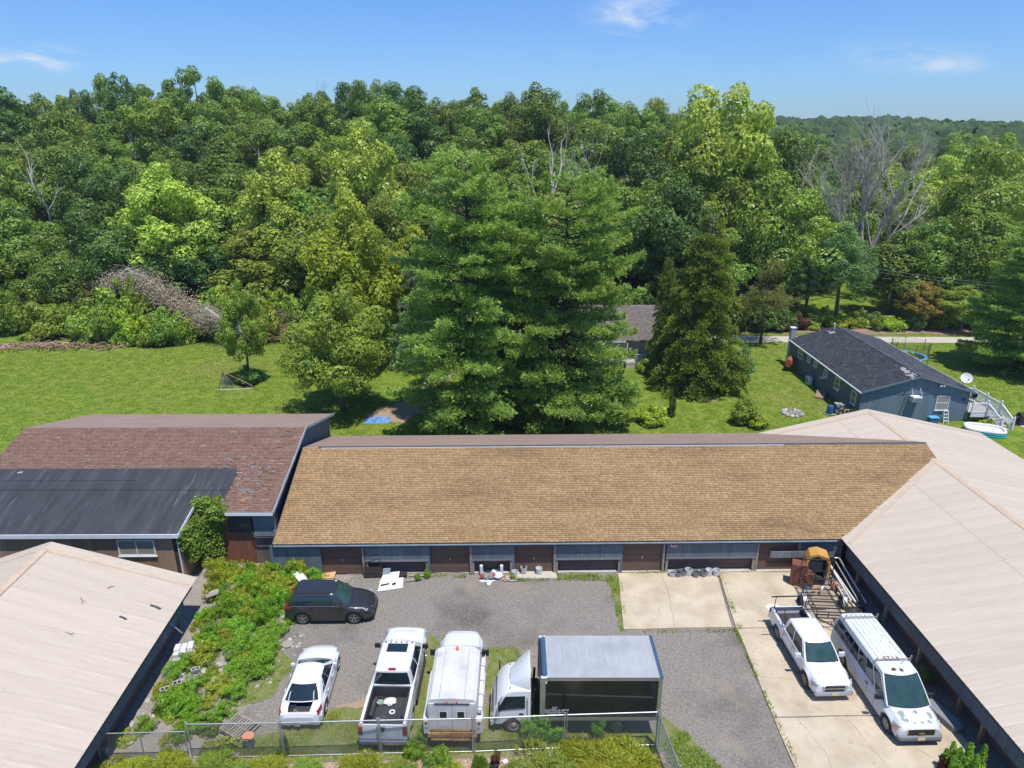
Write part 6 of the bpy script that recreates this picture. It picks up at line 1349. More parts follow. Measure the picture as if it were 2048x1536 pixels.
hc=simple('heat_pump','grey outdoor unit standing by the side wall of the blue house','air conditioner',(30.25,67.3,0),90); b=MB(); b.bbox(-.4,.4,-.2,.2,.05,.85); b.build('casing','white_plastic',hc); b=MB(); b.lathe((.0,.205,.45),[(.28,0),(.28,.02),(.05,.03)],16,axis='y'); b.build('fan_grille','grey_plastic',hc)
bk_=simple('wooden_hatch','weathered low cellar hatch beside the blue house wall','hatch',(30.0,63.7,0),60); b=MB(); b.rings([[(-.8,y,0),(.8,y,0),(.8,y,.45),(-.8,y,.2)] for y in(-.45,.45)],True,True); b.build('cover','dead_wood_brown',bk_); b=MB(); b.box(.8,.9,-.5,.5,0,.3); b.build('edge','stone_pale',bk_)
wd=simple('stone_wall_stack','stacked grey flat stones behind the small crate near the blue house','stone stack',(30.35,59.3,0))
for k in range(34):
    j=k//6; b=MB() if k==0 else b; b.obox((-.75+(k%6)*.3+jr.uniform(-.05,.05),jr.uniform(-.15,.15),.1+j*.17),(.17,0,0),(0,.30+jr.uniform(-.06,.08),0),(0,0,.075))
b.build('stones','stone_grey',wd,kind='stuff')
ct=simple('slatted_crate','new yellow wood slatted crate in front of the stone stack','crate',(30.35,58.0,0)); 
for k in range(5): b=MB(); b.box(-.72+k*.33,-.62+k*.33,-.05,0,0,.95); b.build('slat','new_wood',ct)
for z in(.1,.5,.9): b=MB(); b.box(-.75,.75,0,.04,z-.05,z+.05); b.build('rail','new_wood',ct)
bl=simple('blue_barrel','blue barrel with a green tray near the stone stack','barrel',(29.0,59.3,0)); b=MB(); b.lathe((0,0,.1),[(.26,0),(.29,.15),(.27,.3),(.29,.5),(.26,.7),(.2,.72)],18); b.build('drum','blue_plastic',bl,smooth=True,angle=40); b=MB(); b.lathe((0,0,0),[(.5,0),(.55,.1),(.48,.1),(.3,.04)],20); b.build('tray','green_bucket',bl)
pb=simple('blue_bin','blue lidded bin at the foot of the blue gable wall','bin',(37.2,57.2,0),5); b=MB(); b.bbox(-.4,.4,-.25,.25,0,.5,.05); b.build('tub','blue_plastic',pb); b=MB(); b.bbox(-.43,.43,-.28,.28,.5,.58,.03); b.build('lid','trampoline_blue',pb)
ld=simple('step_ladder','small white step ladder against the blue gable wall','ladder',(38.25,57.15,0)); b=MB()
for x in(-.22,.22): b.bar((x,-.2,0),(x*.8,.15,1.15),.05); b.bar((x,.35,0),(x*.8,.2,1.15),.04)
b.build('rails','white_plastic',ld)
for k in range(4): b=MB(); b.box(-.22,.22,-.16+k*.08,-.06+k*.08,.22+k*.28,.25+k*.28); b.build('tread','white_plastic',ld)
pool=simple('inflatable_pool','inflatable teal and white paddling pool beside the blue house','pool',(40.3,54.9,0),-22)
for j,(z,m_) in enumerate([(.10,'teal_vinyl'),(.28,'teal_vinyl'),(.45,'white_plastic')]):
    b=MB(); pts=[]
    for k in range(33):
        a=2*math.pi*k/32; ca,sa=math.cos(a),math.sin(a); pts.append((1.45*math.copysign(abs(ca)**.6,ca),.85*math.copysign(abs(sa)**.6,sa),z))
    b.tube(pts,.13,8,cap=False); b.build('ring_tube',m_,pool,smooth=True)
b=MB(); b.rings([[(1.35*math.copysign(abs(math.cos(a))**.6,math.cos(a)),.75*math.copysign(abs(math.sin(a))**.6,math.sin(a)),z) for a in [2*math.pi*k/32 for k in range(32)]] for z in(.02,.40)],True,True); b.build('inner_floor','white_plastic',pool)
gr=simple('barbecue_grill','black gas barbecue with side shelves on the lawn at the right edge','grill',(44.6,56.7,0),10); b=MB(); b.bbox(-.32,.32,-.25,.25,.1,.8); b.build('cabinet','black_plastic',gr)
b=MB(); b.lathe((-.36,0,.92),[(.02,0),(.27,.0),(.27,.72),(.02,.72)],16,axis='x'); b.build('hood','blue_plastic' if False else 'black_plastic',gr,smooth=True,angle=40)
for s in(-1,1): b=MB(); b.box(*sorted((s*.36,s*.72)),-.2,.2,.82,.86); b.build('side_shelf','steel_dark',gr)
b=MB(); b.tube([(-.3,-.29,.98),(.3,-.29,.98)],.02,6); b.build('handle','chrome',gr)
pan_=simple('white_basin','white plastic basin on the grass beside the barbecue','basin',(45.2,55.6,0)); b=MB(); b.lathe((0,0,0),[(.2,0),(.3,.3),(.27,.3),(.18,.05)],18); b.build('bowl','white_plastic',pan_)
dc=simple('dark_patio_chair','dark folding chair standing on the white deck','chair',(42.2,60.0,.90),-60)
b=MB(); b.box(-.25,.25,-.25,.22,.40,.44); b.build('seat','green_bucket' if False else 'black_plastic',dc); b=MB(); b.rings([[(-.25,.22,z0),(.25,.22,z0),(.25,.30,z0+.02),(-.25,.30,z0+.02)] for z0 in(.44,.95)],True,True); b.build('backrest','black_plastic',dc)
for x in(-.23,.23):
    for y in(-.22,.2): b=MB(); b.tube([(x,y,0),(x,y,.41)],.014,5); b.build('leg','black_plastic',dc)
tm=simple('trampoline','round trampoline with blue rim and netting on poles behind the blue house','trampoline',(44.2,74.5,0)); b=MB(); b.lathe((0,0,.8),[(1.55,0),(1.9,.0),(1.92,.06),(1.55,.05)],32,cap0=False,cap1=False); b.build('rim_pad','trampoline_blue',tm); b=MB(); b.lathe((0,0,.8),[(1.56,.01),(.02,.01)],32,cap0=False,cap1=True); b.build('jumping_mat','black_plastic',tm)
for k in range(6):
    a=2*math.pi*k/6+.3; b=MB(); b.tube([(1.95*math.cos(a),1.95*math.sin(a),0),(1.95*math.cos(a),1.95*math.sin(a),2.6)],.03,6); b.build('net_pole','steel_dark',tm)
b=MB()
for k in range(60):
    a=2*math.pi*k/60; b.bar((1.85*math.cos(a),1.85*math.sin(a),.85),(1.85*math.cos(a),1.85*math.sin(a),2.4),.012)
for z in(1.2,1.6,2.0,2.4): b.tube([(1.85*math.cos(2*math.pi*k/30),1.85*math.sin(2*math.pi*k/30),z) for k in range(31)],.008,4,cap=False)
b.build('safety_net','steel_dark',tm,kind='stuff')
ps=simple('clothes_post','thin white post standing on the lawn right of the pines','post',(11.55,60.9,0)); b=MB(); b.tube([(0,0,0),(0,0,2.3)],.035,6); b.build('pole','white_trim',ps)
# overhead wires at right
for i,(z0,z1,lab) in enumerate([(10.0,6.6,'upper overhead wire crossing the trees at the right'),(9.6,6.2,'lower overhead wire crossing the trees at the right'),(6.3,3.2,'thin low cable sloping down at the far right')]):
    b=MB(); pts=[(34+40*t if i<2 else 38+30*t,92-10*t,lerp(z0,z1,t)-1.2*math.sin(math.pi*t)) for t in [k/12 for k in range(13)]]; b.tube(pts,.012,5); o=b.build('overhead_wire','steel_dark' if i==2 else 'primer_grey'); tag(o,lab,'wire')
# ================================================================== vegetation
def quads_from(P,N,ls,asp,g):
    """leaf-sized rhombi at P with normals N"""
    n=len(P); t=g.normal(size=(n,3)); N=N/np.linalg.norm(N,axis=1,keepdims=True)
    a=np.cross(N,t); a/=np.linalg.norm(a,axis=1,keepdims=True); c=np.cross(N,a); s=(ls*g.uniform(.6,1.35,n))[:,None]
    V=np.stack([P-a*s,P+c*s*asp-N*s*.12,P+a*s,P-c*s*asp-N*s*.12],1).reshape(-1,3); F=np.arange(n*4).reshape(n,4); return V,F
def crown(seed,R_,H,z0,nl,nleaf,ls,asp=.6,flat=.0,top=1.0,lob=(.2,.36),shape='egg',hole=.0):
    g=np.random.default_rng(seed); L_=[];zc=(z0+H)/2; hz=(H-z0)/2
    while len(L_)<nl:
        d=g.normal(size=3); d/=np.linalg.norm(d)
        if d[2]<-.75: continue
        k=g.uniform(.55,.86)
        if g.random()<.12: k*=.5
        w_=1.0
        if shape=='egg': w_=1.0-.35*max(0,d[2])**2
        if shape=='cone': w_=max(.12,.95-.8*(d[2]*k*.5+.5))*1.25
        if shape=='vase': w_=.7+.5*max(-.3,d[2])
        r=R_*g.uniform(*lob)*(1-.3*abs(d[2])); r2=r
        L_.append((d[0]*R_*k*w_,d[1]*R_*k*w_,zc+d[2]*hz*min(1,k*1.12)-r*.3,r))
    L_=np.array(L_); A=L_[:,3]**2; cnt=np.maximum(20,(nleaf*A/A.sum()).astype(int)); Ps=[];Ns=[]
    for (x,y,z,r),c in zip(L_,cnt):
        d=g.normal(size=(c,3)); d[:,2]=d[:,2]+.25*np.abs(d[:,2]); d/=np.linalg.norm(d,axis=1,keepdims=True)
        f=g.normal(size=(5,3)); ph=g.uniform(0,6.3,5)
        bump=1+.16*np.sin(d@f.T*2.6+ph).sum(1)/1.6
        rr=r*bump*g.uniform(.72,1.05,c)**.7; q=d*rr[:,None]*np.array([1.05,1.05,.82]); Ps.append(q+np.array([x,y,z])); Ns.append(d*1.05+np.array([0,0,.28])+g.normal(size=(c,3))*.42)
    P=np.concatenate(Ps);N=np.concatenate(Ns); V,F=quads_from(P,N,ls,asp,g); return V,F,L_
def trunk_mesh(R_,H,z0,L_,r0,seed,nb=9,lean=.0):
    g=random.Random(seed); b=MB(); top=z0+(H-z0)*.62; pts=[(0,0,-.8)]; x=y=0
    for k in range(1,6): x+=g.uniform(-.12,.12)*R_*.25+lean; y+=g.uniform(-.12,.12)*R_*.25; pts.append((x,y,top*k/5))
    b.tube(pts,[r0*1.25]+[r0*(1-.13*k) for k in range(1,6)],8)
    idx=list(range(len(L_))); g.shuffle(idx)
    for i in idx[:nb]:
        lx,ly,lz,lr=L_[i]; t=g.uniform(.35,.95); k=min(4,int(t*5)); s=Vector(pts[k]).lerp(Vector(pts[k+1]),t*5-k); e=Vector((lx,ly,lz)); m=s.lerp(e,.5)+Vector((0,0,-.12*(e-s).length)); b.tube([s,m,e],[r0*.38,r0*.25,r0*.08],6,cap=False)
    return b
PROTO={}
def proto(name,mt,seed,R_=5,H=14,z0=2.5,nl=60,nleaf=16000,ls=.165,bark='bark_grey',r0=.26,**k):
    V,F,L_=crown(seed,R_,H,z0,nl,nleaf,ls,**k); me=npmesh('crown',V,F); me.materials.append(MATS[mt])
    b=trunk_mesh(R_,H,z0,L_,r0,seed); tm_=bpy.data.meshes.new('trunk'); tm_.from_pydata(b.v,[],b.f); tm_.materials.append(MATS[bark]); PROTO[name]=(me,tm_,R_,H); return me
MV={}
def variant(me,mt):
    """same leaf mesh, other leaf material"""
    k=(me.name,mt)
    if k not in MV: m2=me.copy(); m2.materials.clear(); m2.materials.append(MATS[mt]); MV[k]=m2
    return MV[k]
def plant(pn,x,y,w_,h,label,cat='tree',name='broadleaf_tree',group=None,mt=None,rz=None,z=None,trunk=True):
    me,tm_,R_,H=PROTO[pn]; z=ground_z(x,y) if z is None else z
    t=thing(name,label,cat,(x,y,z),rnd.uniform(0,360) if rz is None else rz,group); t.scale=(w_/(2*R_),w_/(2*R_)*rnd.uniform(.92,1.08),h/H)
    link('crown',variant(me,mt) if mt else me,None,t)
    if trunk and tm_ is not None: link('trunk',tm_,None,t)
    return t
for k,(nm,sh,nl,lb_,nl2,hh,rr) in enumerate([('oak_a','egg',46,(.24,.40),18000,14,5),('oak_b','egg',34,(.22,.40),15000,14,5),('oak_c','vase',44,(.20,.36),16000,15,5),('oak_d','egg',75,(.16,.40),18000,14,5),('oval_a','cone',60,(.20,.36),17000,16,4.6),('oval_b','egg',100,(.14,.28),19000,15,4.8),('oak_e','vase',30,(.18,.42),14000,15,5.4)]):
    proto(nm,'leaf_oak',100+k,nl=nl,shape=sh,nleaf=nl2,lob=lb_,H=hh,R_=rr,bark='dead_wood' if nm in('oak_e','oak_c') else 'bark_grey')
proto('round_near','leaf_crab',120,R_=5.6,H=11.2,z0=.9,nl=130,nleaf=52000,ls=.115,lob=(.14,.26),r0=.22)
proto('layered','leaf_yellow',121,R_=5,H=14,z0=1.5,nl=110,nleaf=26000,ls=.14,lob=(.14,.25))
proto('feathery','leaf_locust',122,R_=4,H=13,z0=2.5,nl=120,nleaf=26000,ls=.13,lob=(.14,.24),asp=.35)
proto('sparse','leaf_maple_light',123,R_=4,H=17,z0=3,nl=60,nleaf=15000,ls=.15,lob=(.16,.28),bark='bark_white',r0=.22)
proto('bush_a','leaf_mid',130,R_=1.6,H=2.6,z0=-.1,nl=34,nleaf=5200,ls=.085,lob=(.2,.34),r0=.05)
proto('bush_b','leaf_mid',131,R_=1.6,H=2.2,z0=-.1,nl=26,nleaf=5200,ls=.085,lob=(.22,.4),r0=.05)
proto('weed_a','weed_leaf',140,R_=.75,H=1.0,z0=-.1,nl=26,nleaf=3600,ls=.042,lob=(.2,.36),asp=.45,r0=.02)
proto('weed_b','weed_leaf',141,R_=.75,H=1.2,z0=-.1,nl=20,nleaf=3600,ls=.042,lob=(.2,.34),asp=.35,shape='vase',r0=.02)
proto('ground_ivy','weed_leaf',142,R_=.8,H=.45,z0=-.1,nl=26,nleaf=2600,ls=.045,lob=(.16,.3),r0=.01)
# ---- conifers
def conifer(name,seed,H,Rm,prof,z0,dz,nb,mt,needle=(.15,.03),dens=26,droop=.15,upt=.25,fan=.33,clump=7,bark='bark_dark',r0=.3,gap=.0,leaders=1,tilt=0.0,flat=.10):
    g=np.random.default_rng(seed); rr=random.Random(seed); Ps=[];Ds=[]; tb=MB(); cx=lambda z:tilt*z
    tb.tube([(0,0,-.6)]+[(cx(H*k/8)+rr.uniform(-.1,.1),rr.uniform(-.1,.1),H*k/8*.97) for k in range(1,9)],[r0*1.3]+[r0*(1-k/9.2) for k in range(1,9)],8)
    z=z0
    while z<H-.3:
        t=(z-z0)/(H-z0); L0=prof(t)*Rm
        for k in range(nb if t<.85 else max(3,nb-2)):
            if rr.random()<gap: continue
            a=rr.uniform(0,2*math.pi); L_=L0*rr.uniform(.62,1.12)+.3; el=rr.uniform(-.05,.12)+.5*t**3; zz=z+rr.uniform(-.3,.3)*dz
            dx,dy=math.cos(a),math.sin(a); br=lambda s:np.array([cx(zz)+dx*L_*s,dy*L_*s,zz+L_*(el*s-droop*s*s+upt*max(0,s-.6)**2)])
            tb.tube([br(s) for s in(0,.35,.7,.95)],[r0*.16*(1-t*.6)+.02,r0*.1+.01,.02,.008],5,cap=False)
            n=int(dens*L_*(.6+L_*.28)); s=g.uniform(.22,1.02,n)**.75; u=g.normal(size=n)*.45; wd=fan*L_*np.sin(np.clip(s,0,1)*math.pi*.86+.25)*.62+.12
            B=np.array([br(q) for q in s]); lat=np.array([-dy,dx,0]); P=B+lat*(u*wd)[:,None]+np.array([0,0,1])*(g.normal(size=n)*flat-np.abs(u)*wd*.18)[:,None]
            D=np.tile(np.array([dx,dy,.35]),(n,1))+lat*(np.sign(u)*.7*np.abs(u)/.45)[:,None]; Ps.append(P);Ds.append(D)
        z+=dz*rr.uniform(.7,1.3)
    P=np.concatenate(Ps);D=np.concatenate(Ds); P=np.repeat(P,clump,0);D=np.repeat(D,clump,0); n=len(P)
    D=D/np.linalg.norm(D,axis=1,keepdims=True)+g.normal(size=(n,3))*.55+np.array([0,0,.22]); D/=np.linalg.norm(D,axis=1,keepdims=True)
    s=g.uniform(.7,1.3,n)[:,None]*needle[0]; side=np.cross(D,g.normal(size=(n,3))+np.array([0,0,1.2])); side/=np.linalg.norm(side,axis=1,keepdims=True); P=P+g.normal(size=(n,3))*.05
    wv=side*needle[1]; V=np.stack([P,P+D*s*.5+wv,P+D*s,P+D*s*.5-wv],1).reshape(-1,3); F=np.arange(n*4).reshape(n,4)
    me=npmesh('foliage',V,F); me.materials.append(MATS[mt]); tm_=bpy.data.meshes.new('trunk'); tm_.from_pydata(tb.v,[],tb.f); tm_.materials.append(MATS[bark]); PROTO[name]=(me,tm_,Rm,H); return n
pine_prof=lambda t:(1.0-.22*t)*min(1,.62+t*3)*(1-t**9)**.75+.10*math.sin(t*23)*(1-t)
n1=conifer('pine_a',201,23,6.0,pine_prof,.8,.60,7,'needle_pine',needle=(.25,.040),dens=17,droop=.16,upt=.5,fan=.40,clump=7,r0=.42,gap=.10,flat=.14)
n2=conifer('pine_b',202,21.5,6.3,pine_prof,.8,.60,7,'needle_pine',needle=(.25,.040),dens=17,droop=.14,upt=.55,fan=.42,clump=7,r0=.40,gap=.12,flat=.14)
n3=conifer('hemlock',203,17,4.9,lambda t:(1-t)**.62*1.0+.03,1.0,.40,9,'needle_hemlock',needle=(.17,.05),dens=15,droop=.30,upt=.0,fan=.40,clump=6,r0=.34,bark='bark_grey')
print('needles',n1,n2,n3)
conifer('small_pine',204,10,3.2,lambda t:(1-t**3)*(.75+.4*math.sin(t*9)),4.2,.6,7,'needle_dull',needle=(.18,.04),dens=14,droop=.05,upt=.5,fan=.45,clump=6,r0=.16,flat=.16)
conifer('spruce',205,11,2.8,lambda t:(1-t)**.8+.04,.5,.40,7,'needle_blue',needle=(.14,.04),dens=12,droop=.18,upt=.2,fan=.3,clump=5,r0=.2)
T=plant
def conif(pn,x,y,w_,h,label,name,rz,**k): return plant(pn,x,y,w_,h,label,name=name,rz=rz,**k)
conif('pine_a',-3.6,56.2,12.6,22.8,'tall blue green pine with sweeping plates, left one of the pair behind the garage','pine_tree',40)
conif('pine_b',4.4,57.0,12.8,21.3,'tall blue green pine with feathery top, right one of the pair behind the garage','pine_tree',160)
t=conif('pine_b',.6,60.0,11.5,15.5,'lower pine filling the gap between the two tall pines','pine_tree',280)
conif('hemlock',18.7,66.4,8.9,17.0,'dense yellow green hemlock with a pale bare trunk foot on the lawn','hemlock_tree',20)
conif('hemlock',15.9,70.5,3.8,12.4,'slimmer hemlock top standing left behind the big hemlock','hemlock_tree',120)
conif('small_pine',30.2,82.0,6.6,10.4,'small dull green pine with a bare dark trunk beside the lane','pine_tree',60)
conif('pine_a',54.6,71.5,11.5,17.0,'broad soft pine at the right edge beyond the blue house','pine_tree',300)
conif('spruce',-10.4,72.5,5.2,12.5,'pale blue spruce half hidden behind the left pine','spruce_tree',10)
T('round_near',-15.4,60.0,10.6,11.6,'round dense crab apple spreading over the dirt path behind the brown roof')
T('layered',-16.6,73,11.5,18.5,'tall yellow green tree behind the round crab apple',mt='leaf_yellow')
T('layered',-10.5,77,9.5,15.0,'yellow green tree between the crab apple and the left pine',mt='leaf_yellow')
T('layered',-27.0,67.8,5.2,10.8,'thin sprawling tree alone on the left lawn above the goal net',mt='leaf_olive')
T('bush_a',-27.0,67.6,3.2,2.0,'low dark growth around the foot of the lone lawn tree','shrub','shrub',mt='leaf_dark')
T('layered',-45.6,94,15.5,20.5,'pale yellow green maple standing out from the dark wood at left',mt='leaf_maple_light')
T('layered',-31.0,97,13.5,22.0,'pale green tree at the centre left of the wood edge',mt='leaf_maple_light')
T('oval_b',-28.5,96,11,17.5,'mid green tree behind the broken trunk',mt='leaf_mid')
T('layered',-19.8,98,13.0,25.0,'tall light green sycamore showing a white trunk left of the pines',mt='leaf_maple_light')
T('oak_c',28.0,100,15,32.0,'tallest pale green tree with a ragged top right of centre',mt='leaf_maple_light')
T('oval_b',25.8,97,13,25,'large golden green tree left half below the ragged top',mt='leaf_olive')
T('oak_d',32.5,98,12,23,'golden green tree right below the ragged top',mt='leaf_olive')
T('oak_a',20.5,92,12.5,19.5,'dark green maple right of the tall pines',mt='leaf_dark')
T('oak_b',39.2,95,12.5,17.5,'brownish green domed tree right of the hemlock',mt='leaf_olive')
T('oak_d',41.5,112,13,23.5,'dark green tree with a knobbly top on the skyline left of the dead tree',mt='leaf_oak')
T('feathery',43.2,91,9.5,13.8,'bluish feathery locust behind the blue house chimney')
T('feathery',39.8,93,7.5,10,'lower bluish feathery locust left of the taller one')
T('oval_a',52.5,95,11,12.8,'dark green tree with a leaning trunk above the far drive',mt='leaf_oak')
T('oak_a',58.5,97,11,13.5,'dark green spreading tree in front of the right edge pine',mt='leaf_oak')
T('layered',66.5,112,11,21,'bright yellow green tree right of the dead tree',mt='leaf_maple_light')
T('oak_b',66.5,101,14,23.5,'tall olive tree at the right edge of the wood',mt='leaf_olive')
T('oak_d',63.5,94,11,15,'mid green tree below the olive tree at the right edge',mt='leaf_mid')
T('layered',59.5,120,10,17,'soft green tree behind the dead tree',mt='leaf_olive')
T('oak_e',71.5,112,14,25,'knobbly olive crown cut by the right edge near the skyline',mt='leaf_olive')
T('layered',53.7,89.5,6.5,6.2,'orange brown tinted small tree beyond the lane','tree',mt='leaf_orange')
T('feathery',58.2,88,8.0,6.2,'olive feathery shrub tree beyond the lane',mt='leaf_olive')
# ---- forest fill on the hillside
fr=random.Random(77); placed=[(-46,98),(-31,101),(-20,101),(28,100),(20,92),(39,95),(66,93),(76,100)]
kinds=['oak_a','oak_b','oak_c','oak_d','oval_a','oval_b','oak_e']; mats_=['leaf_dark','leaf_dark','leaf_oak','leaf_oak','leaf_mid','leaf_olive']
nf=0
def skyline(x,y):
    """how far a crown may rise at this bearing"""
    return 0
SP=[(-40,178),(0,180),(60,184),(120,165),(140,148),(190,140),(260,148),(320,140),(350,126),(400,126),(430,150),(480,158),(540,172),(600,180),(640,162),(680,134),(700,160),(722,132),(750,150),(790,146),(840,160),(880,184),(930,176),(960,166),(1000,178),(1040,178),(1075,168),(1100,152),(1125,186),(1160,190),(1210,186),(1250,196),(1290,200),(1310,186),(1340,172)]
def prof_px(px):
    for (a,b_),(c_,d_) in zip(SP,SP[1:]):
        if px<=c_: return lerp(b_,d_,(px-a)/(c_-a))
    return 190
LM=[(-900,'at the left edge'),(150,'above the left lawn'),(330,'behind the pale maple'),(520,'above the broken trunk'),(680,'behind the sycamore'),(830,'behind the left pine'),(1030,'between the pine tops'),(1160,'behind the right pine'),(1290,'behind the hemlock'),(1480,'above the blue chimney'),(1640,'around the large dead tree'),(1800,'right of the dead tree'),(1930,'at the right edge')]
CL={'leaf_dark':'dark green','leaf_oak':'deep green','leaf_mid':'mid green','leaf_olive':'olive green'}
def where(x,y,z):
    zc=y*math.cos(R(19.6))+(24-z)*math.sin(R(19.6)); px=1024+1400*x/zc; return px,[n for a,n in LM if px>=a or a==-900][-1]
def forest(xx,yy,h,w_,row,mt_=None):
    global nf
    mt_=mt_ or fr.choice(mats_); px,wn_=where(xx,yy,ground_z(xx,yy)+h*.7)
    if px<-90 or px>2140: return
    lab='%s broadleaf tree in the %s of the wood %s'%(CL[mt_],row,wn_)
    T(fr.choice(kinds),xx,yy,w_,h,lab,mt=mt_,group=lab,name='forest_tree'); nf+=1
Y=92
rows={92:'front edge',99:'second row',107:'third row',116:'middle',126:'upper middle',137:'upper part'}
for Y,row in rows.items():
    step=8.2 if Y<112 else 9.4; x=-.76*Y-6+fr.uniform(0,step)
    while x<(32 if Y<130 else 26):
        xx=x+fr.uniform(-1.5,1.5); yy=Y+fr.uniform(-2,2); x+=step*fr.uniform(.85,1.2)
        if any((xx-a)**2+(yy-b_)**2<16 for a,b_ in placed): continue
        forest(xx,yy,fr.uniform(14.5,20)*(.85 if Y<96 else 1),fr.uniform(9.5,15),row)
# crest: every crown reaches the height the ridge has at its bearing
px=-30; k=0
while px<1345:
    Y=fr.uniform(144,152) if k%2 else fr.uniform(150,158); py=prof_px(px)+fr.uniform(-4,16); a=R(19.6)+math.atan((py-768)/1400.); zt=24-Y*math.tan(a); zc=Y*math.cos(R(19.6))+(24-zt)*math.sin(R(19.6)); X=(px-1024)*zc/1400.
    forest(X,Y,zt-ground_z(X,Y),fr.uniform(7,13),'crest',fr.choice(['leaf_oak','leaf_mid','leaf_oak','leaf_dark'])); px+=fr.uniform(28,52); k+=1
# right hand valley
for Y,row in {106:'front edge',114:'second row',124:'third row',137:'middle',152:'upper middle',170:'rear part',195:'far part',225:'farther part',262:'farthest part'}.items():
    step=9 if Y<140 else 11.5 if Y<180 else 15; x=(36 if Y<150 else 42)+fr.uniform(0,5)
    while x<.78*Y+6:
        xx=x+fr.uniform(-2,2); yy=Y+fr.uniform(-3,3); x+=step*fr.uniform(.85,1.2)
        if Y<120 and .44<xx/yy<.56: continue
        if any((xx-a)**2+(yy-b_)**2<16 for a,b_ in placed): continue
        forest(xx,yy,fr.uniform(14,19.5) if Y<150 else fr.uniform(15,21),fr.uniform(10,14.5)*(1.25 if Y>180 else 1),row,fr.choice(mats_+['leaf_mid','leaf_olive']))
print('forest',nf)
# far hills
def far_wood():
    """distant canopy: thousands of lumpy crowns joined, each a low dome with a broken surface"""
    g=np.random.default_rng(5); nu,nv=10,4; Vs=[];Fs=[]; base=0; ring=np.arange(nu); Q=[]
    for j in range(nv-1):
        for i in range(nu): Q.append((j*nu+i,j*nu+(i+1)%nu,(j+1)*nu+(i+1)%nu,(j+1)*nu+i))
    Q=np.array(Q); th=2*np.pi*ring/nu
    n=5200
    for k in range(n):
        y=270+(k/n)**.9*700; x=g.uniform(-.15*y-30,.9*y); r=g.uniform(3.5,6.5)*(1+y/1500); z=ground_z(x,y)+g.uniform(5,10)
        rr=[];
        for j,(a,h) in enumerate(((1.0,-.5),(1.05,.15),(.72,.68),(.2,.98))):
            q=r*a*g.uniform(.78,1.15,nu); rr.append(np.stack([x+np.cos(th)*q,y+np.sin(th)*q,z+r*(h+g.uniform(-.14,.14,nu))],1))
        Vs.append(np.concatenate(rr)); Fs.append(Q+base); base+=nu*nv
    o=link('far_wood',npmesh('far_wood',np.concatenate(Vs),np.concatenate(Fs)),'far_canopy'); o['kind']='stuff'; tag(o,'distant wooded hills fading along the horizon at the right','woodland')
mat('far_canopy',(.045,.085,.030),(.095,.145,.045),rough=1,scale=.25,detail=12,lo=.36,hi=.64,spec=0,island=.3,bump=1.0,bscale=1.2)
MATS['far_canopy'].node_tree.nodes['Bump'].inputs['Distance'].default_value=1.2
far_wood()
# ---- dead trees
def bare(name,label,loc,H,spread,r0,seed,m,depth=4,nb=(3,5),up=.75,rz=0,lean=(0,0),group=None,stems=()):
    g=random.Random(seed); b=MB()
    def grow(p,d,L_,r,dep):
        pts=[p]; q=Vector(p); dd=Vector(d)
        for k in range(4):
            dd=(dd+Vector((g.uniform(-.16,.16),g.uniform(-.16,.16),g.uniform(-.04,.12)))).normalized(); q=q+dd*L_/4; pts.append(q.copy())
        b.tube(pts,[r*(1-.16*k) for k in range(5)],7 if r>.06 else 4,cap=False)
        if dep<=0: return
        for k in range(g.randint(*nb)):
            t=g.uniform(.35,1.0) if dep<depth else g.uniform(.3,1.0); i=min(3,int(t*4)); s=pts[i].lerp(pts[i+1],t*4-i); a=g.uniform(0,6.28); side=Vector((math.cos(a),math.sin(a),0))
            nd=(dd*up+side*spread*g.uniform(.6,1.2)+Vector((0,0,.25))).normalized(); grow(s,nd,L_*g.uniform(.42,.72),r*.48,dep-1)
    grow(Vector((0,0,-.5)),Vector((lean[0],lean[1],1)).normalized(),H*.55,r0,depth)
    for lx,k in stems: grow(Vector((0,0,1.5)),Vector((lx,g.uniform(-.2,.2),1)).normalized(),H*.55*k,r0*.75,depth)
    o=b.build(name,m); o.location=loc; o.rotation_euler=(0,0,R(rz)); tag(o,label,'dead tree',group); return o
bare('dead_tree','large bare grey tree rising above the right side of the wood',(51.5,103,3),23,.62,.34,301,'dead_wood',depth=4,nb=(4,6),up=1.0,stems=((-.75,.8),(-.35,1.0),(.3,.95),(.7,.8)))
bare('dead_tree','second bare grey tree spreading right below the large one',(57,104,1),15,.9,.22,302,'dead_wood',depth=5,nb=(3,5),up=.6)
bare('dead_tree','pale forked snag above the right pine',(6.0,99,8),22,.40,.30,303,'dead_wood',depth=3,nb=(2,3),up=1.0,stems=((-.5,.8),(.45,.75)))
bare('dead_tree','thin leafless tree beside the pale forked snag',(10.5,101,6),26,.6,.15,304,'dead_wood',depth=4,nb=(3,4))
bare('dead_tree','bare white limbs at the left edge of the wood',(-66,101,6),16,.6,.28,305,'dead_wood',depth=3,nb=(2,3),lean=(.3,0))
bare('dead_tree','fallen pale branches leaning out at the left edge',(-71,98,5),13,.5,.2,306,'dead_wood',depth=3,nb=(2,3),lean=(.8,0))
bare('dead_tree','bare twiggy crown top on the left skyline',(-38,143,17),17,.6,.16,307,'dead_wood',depth=4,nb=(3,4))
bare('dead_tree','leafless thin stems left of the far right tree',(68,104,1),14,.5,.14,308,'dead_wood',depth=3,nb=(2,4))
bare('dead_tree','few bare twigs standing up left of the large dead tree',(42,108,6),22,.4,.14,309,'dead_wood',depth=3,nb=(2,4))
